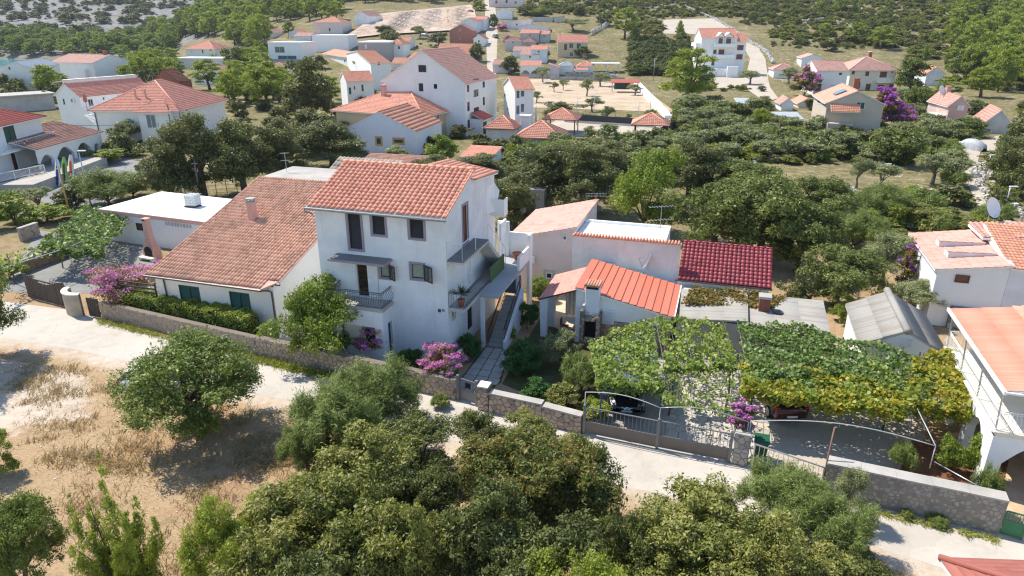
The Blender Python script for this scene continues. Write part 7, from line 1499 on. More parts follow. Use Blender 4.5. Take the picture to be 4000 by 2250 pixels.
# ---- gardens by the road
def leaf_box(name, label, P, size, n, ll, lw, mat, cat, up=.5, z0=0, seed=1, noise_=.12, stems=None):
    """clipped or trained foliage: leaves through the outer layer of a box in the local frame of P"""
    rs = np.random.default_rng(seed); sx, sy, sz = size; q = rs.random((n,3)); f = rs.integers(0, 10, n)
    q[f < 4, 2] = 1; q[(f >= 4) & (f < 8), 1] = 0; q[f == 8, 0] = np.round(q[f == 8, 0]); q[f == 9, 1] = 1
    p = q*np.array([sx,sy,sz]) - np.array([0,0,0]) + rs.normal(0, noise_*.4, (n,3)); p[:,2] += z0 + noise_*np.sin(p[:,0]*3.1)+noise_*.6*np.sin(p[:,0]*7.7+1); p[:,1] += noise_*np.sin(p[:,0]*4.3+p[:,2]*3)
    nr = unit(rs.normal(size=(n,3))*.6+np.array([0,-.4,up])); t = rs.normal(size=(n,3)); t = unit(t-nr*np.sum(t*nr,1,keepdims=True)); b = np.cross(nr,t); L = ll*rs.uniform(.6,1.3,(n,1))/2; Wd = lw*rs.uniform(.6,1.3,(n,1))/2
    V = np.stack([p-t*L, p+b*Wd, p+t*L, p-b*Wd], 1).reshape(-1,3); tint = np.clip(rs.random(n)*.7+.3*rs.random(n),0,1)
    t_ = thing(name, label, cat, P[0], P[1]); put('foliage', np_mesh('foliage', V, np.arange(4*n).reshape(-1,4), mat, tint), t_, kind='stuff')
    b = MB(); [b.tube([(sx*(i+.5)/8, sy/2, z0-.2 if z0 else 0), (sx*(i+.5)/8, sy/2, z0+sz*.8)], .02, 5) for i in range(8)]; b.build('stems', barkm, t_); b = MB(); b.box(.1,sx-.1,.12,sy-.12,z0,z0+sz*.82); b.build('inner_shade', simple('shade_fill', (.02,.028,.01), 1), t_); return t_  # solid dark core painted as the shade inside the foliage
hd = (W1-W0); leaf_box('hedge', 'clipped bright green hedge between the stone wall and the green shutters', (W0+V3(.8,.35,0), math.atan2(hd.y, hd.x)), (hd.length-1.8,1.15,1.9), 14000, .13, .085, L_hedge, 'hedge', seed=3, noise_=.08)
tree_px('fig', 'bright leafy shrub tree in front of the gap beside the tall house', 1235, 1415, 350, 370, 'near', 0, name='shrub_tree', cat='tree', rot=5.2)
p = AT(1245,1420); t = thing('garden_lamp', 'white solar garden lamp among the bright shrub leaves', 'lamp', p+V3(.1,-.3,0)); b = MB(); b.tube([(0,0,0),(0,0,3.4)], .03); b.build('post', metal, t); b = MB(); b.slab([(-.25,-.1,3.4),(.25,-.1,3.45),(.25,.12,3.55),(-.25,.12,3.5)], .04); b.build('lamp_head', whitemetal, t)
def bougain(label, p, w, h, n=5200, mat=None, var=0, ll=.09, depth_=1.0, leafn=2600, name='bougainvillea'):
    """bracts in tight sprays over thin arching stems with leaves"""
    rs = np.random.default_rng(50+var); t = thing(name, label, 'bougainvillea', p); nb = 26; d = unit(rs.normal(size=(nb,3))); d[:,2] = np.abs(d[:,2])*.9+.02
    c = d*np.array([w*.45,w*.45*depth_,h*.75])*rs.uniform(.5,1,(nb,1)); c[:,2] += h*.2; r = w*.09*rs.uniform(.6,1.35,(nb,1)); lob = sub_lobes(np.concatenate([c,r*1.3,r,r*.7],1), 5, .55, rs)
    V, T = leaf_cloud(lob, n, ll, ll*.8, rs, shell=.35); put('bracts', np_mesh('bracts', V, np.arange(len(V)).reshape(-1,4), mat or L_boug, T), t)
    lob2 = sub_lobes(np.concatenate([c*.85,r*1.7,r*1.7,r*1.2],1), 4, .6, rs); V, T = leaf_cloud(lob2, leafn, ll*1.1, ll*.7, rs, shell=.4); put('leaves', np_mesh('leaves', V, np.arange(len(V)).reshape(-1,4), L_bougl, T), t)
    b = MB(); [b.tube([(0,0,0), tuple(q*.5+np.array([0,0,h*.08])), tuple(q)], [.03,.02,.008], 5) for q in c[:16]]; b.build('stems', barkm, t); return t
bougain('magenta bougainvillea spilling over the wall beside the garden gate', AT(1735,1530)+V3(0,.75,.85), 3.0, 1.9, 8000, var=1)
bougain('sparse magenta bougainvillea below the porch of the tall house', AT(1450,1440)+V3(0,.9,.7), 2.6, 2.0, 4200, var=2)
bougain('wide violet magenta bougainvillea over the railing of the low house', MH.w(-24.6,1.6,.5), 6.8, 3.1, 7500, var=3, leafn=7500, ll=.12)
bougain('single spray of magenta bougainvillea by the garden fireplace', MH.w(-23.8,7.2,0), 2.6, 2.2, 2200, var=8, leafn=1200, ll=.12)
bougain('narrow bougainvillea climbing the stone pillar by the driveway', G(2890,1800)+V3(0,.35,.9), 1.3, 2.9, 5200, var=4, leafn=1500)
bougain('rust and violet bougainvillea falling beside the white hamlet house', AT(3140,375), 8, 9.5, 2000, var=5, ll=.42, leafn=5600); bougain('deep violet bougainvillea on the wall of the solar house', AT(3445,500), 6.5, 9.5, 1700, L_bougp, 6, .42, leafn=2600); bougain('violet bougainvillea hanging right of the solar house', AT(3500,503), 7, 5.5, 1400, L_bougp, 7, .38, leafn=900); bougain('rusty bougainvillea climbing the corner of the white house at the right', RW.fr.w(-.7,4.5,0), 1.6, 5.2, 700, L_bougp, 9, .13, leafn=5200); bougain('small pink flowering bush beside the village street', AT(1985,175), 6, 4, 1500, var=10, ll=.4, leafn=900); bougain('pink flowering bush in the upper village street', AT(1960,120), 6, 4, 1500, var=11, ll=.4, leafn=900)
for i, (sp, x, y, w, h, lb) in enumerate((('dgreen',2050,1450,185,150,'round deep green bush beside the slab path'),('greyol',2185,1420,170,160,'silvery bush in the shade in front of the patio'),('dgreen',1835,1395,130,110,'dark bush in the planter under the side windows'),('dgreen',2062,1285,95,135,'dark flowering bush beside the garden stair'),('fig',1990,1330,60,70,'small green plant at the foot of the stair wall'),('feath',2270,1540,190,190,'soft green shrub beside the carport'),('scrub',2190,1610,180,130,'dry brown shrub on the garden wall'),('hedge',2330,1640,150,90,'green shrub behind the garden wall at the carport'),('dgreen',2090,1560,150,100,'low dark plants on the shaded lawn'),('dgreen',1620,1440,90,100,'dark shrub at the corner of the tall house'),('fig',1570,1420,70,60,'small yellow green plant below the porch'),
   ('fig',2110,1175,130,110,'lush banana-like canna leaves beside the walkway'),('feath',1720,1590,90,60,'weed tuft at the foot of the stone wall'),('hedge',2360,1330,90,70,'green bush beside the grill'),('feath',3540,2022,60,30,'weed clump at the foot of the tall rubble wall'),('feath',3660,2050,90,45,'low green weeds below the end of the rubble wall'))): tree_px(sp, lb, x, y, w, h, 'bush', i % 2)
# fan palm in the shade
p = AT(2235,1430); t = thing('fan_palm', 'small fan palm in the shaded garden', 'palm', p); b = MB(); rr = random.Random(5)
for k in range(16):
    a = rr.uniform(0,6.28); e = rr.uniform(.2,1.2); d = V3(math.cos(a)*math.cos(e), math.sin(a)*math.cos(e), math.sin(e)); o = V3(0,0,.15)+d*.45; b.tube([(0,0,.15), o], .012, 4); s = d.cross(V3(0,0,1)).normalized()
    for j in range(-6,7): f = (d*math.cos(j*.2)+s*math.sin(j*.2)).normalized(); b.add([o, o+f*.3+s*.015*1, o+f*.55-V3(0,0,.08), o+f*.3-s*.015], [(0,1,2,3)])
b.build('fronds', L_dgreen, t); b = MB(); b.tube([(0,0,0),(0,0,.2)], .08); b.build('trunk', barkm, t)
# ---- vines on their frames
def vine(name, label, poly, z, n, mat, ll=.16, sag=.12, hang=.35, seed=1, z1=None, edge_n=.25, thick=.14, frame=True, gap=0.0):
    """leaves lying over a trellis; poly = four ground corners, tops at z (front) to z1 (back), fringes hanging at the front"""
    rs = np.random.default_rng(seed); q = [np.array(p[:2]) for p in poly]; z1 = z if z1 is None else z1; c = sum(q)/4; t_ = thing(name, label, 'vine', (c[0], c[1], 0))
    m = int(n*2.2) if gap else n; s, t = rs.random(m), rs.random(m)
    if gap: k = np.sin(s*17+3*t)*np.sin(t*13+2*s)+rs.normal(0,.35,m) > gap*1.2-.6; s, t = s[k][:n], t[k][:n]; 
    n = len(s); fr_ = rs.random(n) < edge_n; t[fr_] = np.abs(rs.normal(0,.03,fr_.sum())); 
    xy = ((1-s)*(1-t))[:,None]*q[0]+(s*(1-t))[:,None]*q[1]+(s*t)[:,None]*q[2]+((1-s)*t)[:,None]*q[3]
    zz = z+(z1-z)*t + sag*np.sin(s*19+t*7)*.5+sag*.8*np.sin(s*7.3+t*11)*np.sin(t*9) + rs.normal(0,thick*.5,n); zz[fr_] -= np.abs(rs.normal(0,hang,fr_.sum()))*(.5+.5*np.sin(s[fr_]*37)**2)
    wob = rs.normal(0,.07,(n,2)); p = np.concatenate([xy+wob-c, zz[:,None]], 1)
    nr = unit(rs.normal(size=(n,3))*.75+np.array([0,-.25,.9])); tt = rs.normal(size=(n,3))+np.array([0,0,-.4]); tt = unit(tt-nr*np.sum(tt*nr,1,keepdims=True)); bb = np.cross(nr,tt); L = ll*rs.uniform(.55,1.25,(n,1))/2; Wd = L*.85
    V = np.stack([p-tt*L, p-tt*L*.5+bb*Wd, p+tt*L*.25+bb*Wd*.85, p+tt*L, p+tt*L*.25-bb*Wd*.85, p-tt*L*.5-bb*Wd], 1).reshape(-1,3)
    tint = np.clip(.6*rs.random(n)+.4*(.5+.5*np.sin(s*23+t*31)), 0, 1); put('foliage', np_mesh('foliage', V, np.arange(6*n).reshape(-1,6), mat, tint, per=6), t_, kind='stuff')
    b = MB(); rr = random.Random(seed)
    for k in range(9): a = rr.random(); st = [((1-a)*q[0]+a*q[1])*(1-f)+((1-a)*q[3]+a*q[2])*f-c+np.array([.12*math.sin(k+f*9),0]) for f in (0,.25,.5,.75,1)]; b.tube([(x[0],x[1],z-.08+(z1-z)*f) for x, f in zip(st,(0,.25,.5,.75,1))], [.02]*5, 5)
    for a in (.1,.9): x = ((1-a)*q[3]+a*q[2])-c; b.tube([(x[0],x[1],0),(x[0]+.1,x[1],z1*.5),(x[0],x[1],z1)], [.05,.04,.03], 6)
    b.build('vine_stems', barkm, t_)
    if frame:
        b = MB()
        for k in range(6): a = k/5; x, y = (1-a)*q[0]+a*q[1]-c, (1-a)*q[3]+a*q[2]-c; b.tube([(x[0],x[1],z-.1),(y[0],y[1],z1-.1)], .012, 4)
        b.build('trellis_wires', metal, t_)
    return t_
Z = 2.55
vine('grape_vine', 'bright green vine covering the carport above the black car', [G(2335,1500,Z), G(2590,1512,Z), G(2545,1235,Z), G(2300,1335,Z)], Z, 5200, L_vine, .17, .16, .28, 1)
vine('grape_vine', 'bright green vine thinning out over the crazy paving', [G(2600,1440,Z), G(2880,1430,Z), G(2830,1260,Z), G(2560,1235,Z)], Z, 3000, L_vine, .17, .16, .25, 2, gap=.2)
vine('grape_vine', 'thin fringe of vine shoots along the front wire of the driveway', [G(2590,1560,Z), G(2860,1600,Z), G(2880,1440,Z), G(2600,1450,Z)], Z-.1, 650, L_vine, .16, .1, .15, 3, edge_n=.3, gap=.5)
vine('kiwi_vine', 'dark green vine roof over the parking yard', [G(2930,1480,Z), G(3620,1560,Z), G(3680,1405,Z), G(2880,1265,Z)], Z, 11500, L_vined, .17, .3, .3, 4, z1=Z+.2)
vine('grape_vine', 'green shoots mixed into the yellow vine of the parking yard', [G(2900,1515,Z), G(3560,1600,Z), G(3600,1450,Z), G(2890,1380,Z)], Z+.02, 3400, L_vine, .17, .25, .3, 15, edge_n=.2, gap=.25)
vine('grape_vine', 'yellow autumn vine along the front of the parking yard roof', [G(2900,1530,Z), G(3540,1615,Z), G(3560,1510,Z), G(2890,1420,Z)], Z+.05, 6400, L_viney, .18, .25, .26, 5, edge_n=.35)
vine('grape_vine', 'yellow vine climbing to the white terrace railing', [G(3545,1575,Z), G(3790,1610,Z), G(3720,1400,Z), G(3560,1450,Z)], Z-.05, 5000, L_viney, .18, .35, .3, 6, z1=Z+.6, edge_n=.3)
vine('creeper', 'orange green creeper on the corrugated shed roof', [MH.w(12.6,7.0), MH.w(17.6,7.6), MH.w(18.6,9.4), MH.w(12.9,9.3)], 2.62, 5200, L_bougl, .14, .12, .1, 7, z1=2.85, edge_n=.1, frame=False)
vine('kiwi_vine', 'dark vine mound at the corner of the corrugated shed', [G(3000,1480,2.7), G(3330,1460,2.7), G(3180,1270,2.7), G(2900,1280,2.7)], 2.8, 4200, L_vined, .17, .35, .3, 8, z1=2.75)
vine('kiwi_vine', 'grey green vine on the wire trellis of the left terrace', [G(150,968,2.4), G(400,985,2.4), G(500,850,2.4), G(330,800,2.4)], 2.4, 7000, L_vined, .24, .3, .3, 9, edge_n=.2)
vine('grape_vine', 'thin vine shoots on the bare wires of the left terrace', [G(-60,1080,2.4), G(190,980,2.4), G(240,930,2.4), G(0,1000,2.4)], 2.4, 260, L_vine, .22, .1, .2, 10, edge_n=.2)
for i, (x, y, w, h, lb) in enumerate(((3720,1960,150,80,'broad leaved marrow plants in the red earth bed'), (3830,2000,120,190,'climbing bean plants on stakes at the rubble wall'), (3690,1840,120,150,'tall tomato plants on stakes in the red earth bed'), (3520,1840,130,130,'leafy plants in the shade under the yellow vine'), (3800,1860,140,200,'leggy plants in front of the white arches'))): tree_px('fig' if i % 2 == 0 else 'feath', lb, x, y, w, h, 'bush', i % 2)
# frames of bent pipe over gates
pipem = simple('dull_grey_pipe', (.50,.50,.50), .5, .2)
def pipe_arch(label, pts, posts, r=.022, mat=None):
    t = thing('arbor_frame', label, 'arbor', pts[0]); o = Vector(pts[0]); b = MB(); b.tube([Vector(p)-o for p in pts], r, 7); b.build('arch', mat or pipem, t, True)
    for p, z0 in posts: b = MB(); q = Vector(p)-o; b.tube([(q.x,q.y,z0-o.z),(q.x,q.y,q.z)], r, 7); b.build('post', mat or pipem, t, True)
def lift(a, c, za, zc, up, n=10): return [a.lerp(c, i/n)*1.0 + V3(0,0,za+(zc-za)*i/n+up*math.sin(math.pi*i/n)) for i in range(n+1)]
pipe_arch('white pipe arch above the driveway gate in front of the black car', lift(d0, d1, 2.3, 2.2, .25), [(d0+V3(0,0,2.3),0),(d1+V3(0,0,2.2),0)]); pipe_arch('grey pipe arch above the crazy paving side of the driveway gate', lift(d1, d2+V3(.6,-.1,0), 2.2, 2.2, .3), [(d2+V3(.6,-.1,2.2),1.5)], mat=metal); k0, k1_, k2_ = d2+V3(.7,-.1,0), G(3205,1932), G(3655,1742,2.3)-V3(0,0,2.3)
pipe_arch('long white pipe arch over the parking yard', lift(k0, k2_, 2.25, 2.3, .45, 16), [(k0+V3(0,0,2.25),1.5),(k2_+V3(0,0,2.3),1.2)]); pipe_arch('rusty leaning pole in the middle of the parking yard arch', [k1_, k1_+V3(.05,.1,1.6), k1_+V3(.3,.5,3.0)], [], .035, simple('rusty_pipe', (.22,.12,.09), .8)); pipe_arch('white pipe running back from the parking yard arch', [k2_+V3(0,0,2.3), G(3575,1580,2.45)], [(G(3575,1580,2.45),0)]); pipe_arch('low grey pipe rail along the vegetable bed', [k2_+V3(.2,.1,1.45), G(3905,2088)+V3(-.3,.5,1.5)], [(G(3905,2088)+V3(-.3,.5,1.5),1.0)], .025, metal); pipe_arch('thin pipe frame of the wire trellis on the left terrace', [G(-60,1085,2.35), G(20,1045,2.35), G(265,968,2.35), G(520,860,2.35)], [(G(265,968,2.35),0)], .04, metal)
# carport sheet under the vine
t = thing('carport', 'blue edged curved carport sheet under the green vine', 'carport', (0,0,0)); b = MB(); n = 10; A_, B_, C_, D_ = G(2350,1515,2.35), G(2585,1525,2.35), G(2560,1290,2.35), G(2330,1345,2.35)
for k in range(n):
    f0, f1 = k/n, (k+1)/n; h = lambda f: V3(0,0,.22*math.sin(math.pi*f)-.12); b.add([A_.lerp(B_,f0)+h(f0), A_.lerp(B_,f1)+h(f1), D_.lerp(C_,f1)+h(f1), D_.lerp(C_,f0)+h(f0)], [(0,1,2,3)])
b.build('sheet', simple('blue_grey_sheet', (.10,.16,.24), .4), t); b = MB()
for P0, P1 in ((A_,B_),(D_,C_)): b.tube([P0.lerp(P1,f/n)+V3(0,0,.22*math.sin(math.pi*f/n)-.16) for f in range(n+1)], .04, 6)
for P0 in (A_,B_,C_,D_): b.tube([(P0.x,P0.y,0),(P0.x,P0.y,2.2)], .04, 6)
b.build('frame', simple('blue_steel', (.03,.08,.2), .4), t)
# ---------------------------------------------------------------- cars
def car(name, label, p, rot, paint, L=4.4, Wd=1.8, H=1.6, hatch=True, plate='', chrome=False, blue=False):
    """car body from cross sections, +y is the nose"""
    t = thing(name, label, 'car', p, rot); hw = Wd/2
    # side profile: (y, bottom, belt, half width at belt, top, half width at top)
    S_ = [(-L/2,.42,.82,.80,.84,.74),(-L/2+.10,.28,.92,.93,.95,.86),(-L/2+.45,.22,.98,.98,1.02,.90),(-L*.28,.20,.98,1.0,1.02,.92),(0,.20,.97,1.0,1.0,.92),(L*.18,.20,.95,1.0,.98,.92),(L*.30,.20,.90,.99,.94,.88),(L/2-.35,.22,.80,.96,.85,.82),(L/2-.08,.30,.66,.86,.72,.70),(L/2,.42,.58,.66,.62,.52)]
    b = MB(); vs = []; m = 9
    for y, zb, zl, wl, zt_, wt in S_: vs += [(-hw*.88*wl,y,zb),(-hw*wl,y,zb+.18),(-hw*wl,y,zl-.1),(-hw*wt,y,zt_-.01),(0,y,zt_+.03),(hw*wt,y,zt_-.01),(hw*wl,y,zl-.1),(hw*wl,y,zb+.18),(hw*.88*wl,y,zb)]
    fs = [(m*i+j,m*i+j+1,m*(i+1)+j+1,m*(i+1)+j) for i in range(len(S_)-1) for j in range(m-1)]; fs += [tuple(range(m-1,-1,-1)), tuple(m*(len(S_)-1)+j for j in range(m))]; b.add(vs, fs); b.build('body', paint, t, True)
    # cabin: glass with roof skin
    C_ = [(-L/2+.12,.98,.82,1.02,.80),(-L/2+.55,1.0,.84,H-.12,.66),(-L*.22,1.0,.86,H,.70),(L*.02,1.0,.86,H,.70),(L*.10,1.0,.86,H-.06,.68),(L*.32,.93,.80,.97,.78)]
    g = MB(); vs = []
    for y, z0, w0, z1, w1 in C_: vs += [(-hw*w0,y,z0),(-hw*w1,y,z1-.05),(-hw*w1*.8,y,z1),(hw*w1*.8,y,z1),(hw*w1,y,z1-.05),(hw*w0,y,z0)]
    g.add(vs, [(6*i+j,6*i+j+1,6*i+6+j+1,6*i+6+j) for i in range(len(C_)-1) for j in range(5)]); g.build('windows', glass, t, True)
    r = MB(); vs = [(x*hw*w1*.82,y,z1+.012) for y, z0, w0, z1, w1 in C_[1:5] for x in (-1,0,1)]; r.add(vs, [(3*i+j,3*i+j+1,3*i+3+j+1,3*i+3+j) for i in range(3) for j in range(2)]); r.build('roof', paint, t, True)
    tyre = simple('tyre_rubber', (.02,.02,.02), .9); rim = simple('alloy', (.5,.5,.52), .3, .8)
    for x in (-1,1):
        for y in (-L*.30, L*.31):
            w = MB(); c = V3(x*(hw-.09), y, .32); w.tube([c+V3(-.11,0,0), c+V3(.11,0,0)], .32, 18); wo = w.build('wheel', tyre, t, True); k = MB(); k.tube([c+V3(x*.115,0,0), c+V3(x*.12,0,0)], .21, 14); k.build('rim', rim, wo)
        h = MB(); h.add([(x*hw*.58,L/2-.10,.70),(x*hw*.86,L/2-.22,.72),(x*hw*.93,L/2-.62,.86),(x*hw*.80,L/2-.66,.90),(x*hw*.60,L/2-.20,.76)], [(0,1,2,3,4)]); h.v = [(a, b_+.02, c+.015) for a, b_, c in h.v]; h.build('headlight', simple('lamp_glass', (.62,.68,.72), .1), t)
        h = MB(); h.box(x*hw*.70,x*hw*.93,-L/2+.06,-L/2+.35,.72,.98); h.build('tail_light', simple('red_lamp', (.45,.01,.015), .2), t)
        k = MB(); k.bbox(x*(hw+.02),x*(hw+.2),L*.2-.05,L*.2+.08,.95,1.12,.02); k.build('wing_mirror', paint, t)
    for y, s in ((L/2+.005,1),(-L/2-.005,-1)):
        q = MB(); q.box(-.26,.26,y-.01,y+.01,.44,.55); o = q.build('number_plate', simple('plate_blue_white', (.30,.45,.62), .4) if blue and s > 0 else whitemetal, t)
    if chrome:
        q = MB()
        for k in range(2): q.tube([(-.62,L/2-.16,.68-.07*k),(-.12,L/2+.0,.66-.07*k),(0,L/2+.012,.72-.07*k),(.12,L/2+.0,.66-.07*k),(.62,L/2-.16,.68-.07*k)], .018, 6)
        q.build('grille_emblem', simple('chrome', (.75,.76,.78), .1, 1.0), t)
    return t
pb = simple('black_car_paint', (.008,.009,.012), .18, .2, coat=.8); pr_ = simple('wine_car_paint', (.07,.015,.02), .25, .2, coat=.6); pw = simple('white_car_paint', (.72,.73,.74), .25, 0, coat=.5)
pc = (G(2400,1632)+G(2530,1645))/2; car('family_car', 'black people carrier with double chevron grille parked under the vine', (pc.x, pc.y+2.2, 0), R(180-6), pb, 4.5, 1.86, 1.7, chrome=True, blue=True)
pc = G(3085,1665); car('parked_hatchback', 'dark red hatchback parked under the yellow vine', (pc.x, pc.y+2.1, 0), R(2), pr_, 4.1, 1.75, 1.48)
pc = G(580,1545); car('parked_hatchback', 'white hatchback parked behind the juniper on the meadow', (pc.x+.55, pc.y+.6, 0), R(-88), pw, 4.2, 1.78, 1.5)
pc = AT(2380,300); car('parked_hatchback', 'white car beside the field wall near the walled garden', pc, R(80), pw)
pc = AT(1835,52); car('parked_hatchback', 'small red car parked above the excavated slope', pc, R(70), simple('red_car_paint', (.4,.02,.03), .3, 0, coat=.5)); pc = AT(1935,148); car('parked_hatchback', 'grey car in the village street', pc, R(20), simple('grey_car_paint', (.2,.21,.2), .3, .3, coat=.5)); pc = AT(1655,140); car('parked_hatchback', 'white car at the foot of the excavated slope', pc, R(60), pw); pc = AT(1690,150); car('parked_hatchback', 'dark car beside the bushes below the excavated slope', pc, R(60), pb)
# car under a grey cover by the lane
p = AT(3785,583); t = thing('covered_car', 'car under a pale grey cover by the curved lane', 'car', p, R(30)); b = MB(); n = 14; vs = []; prof = [(-2.2,.4,.7),(-2.1,.9,.8),(-1.2,1.35,.85),(-.4,1.6,.85),(.5,1.55,.85),(1.1,1.1,.9),(2.0,.9,.85),(2.2,.4,.75)]
for y, z, w in prof: vs += [(-w-.1,y,.05),(-w,y,z*.6),(-w*.7,y,z),(w*.7,y,z),(w,y,z*.6),(w+.1,y,.05)]
b.add(vs, [(6*i+j,6*i+j+1,6*i+6+j+1,6*i+6+j) for i in range(len(prof)-1) for j in range(5)]+[(0,1,2,3,4,5),(42,43,44,45,46,47)]); b.build('cover', simple('grey_tarpaulin', (.45,.47,.5), .6, 0, .3, 3, .4), t, True)
# green bin by the pillar
p = G(2965,1790); t = thing('wheelie_bin', 'dark green bin behind the stone pillar in the parking yard', 'bin', p, R(-20)); b = MB(); b.add([(-.25,-.28,.1),(.25,-.28,.1),(.25,.28,.1),(-.25,.28,.1),(-.3,-.34,1.0),(.3,-.34,1.0),(.3,.34,1.0),(-.3,.34,1.0)], [(0,3,2,1),(0,1,5,4),(1,2,6,5),(2,3,7,6),(3,0,4,7)]); b.build('body', simple('bin_green', (.012,.09,.045), .5), t); b = MB(); b.slab([(-.33,-.38,1.06),(.33,-.38,1.06),(.33,.36,1.1),(-.33,.36,1.1)], .06); b.build('lid', simple('bin_green', (.012,.09,.045), .5), t)
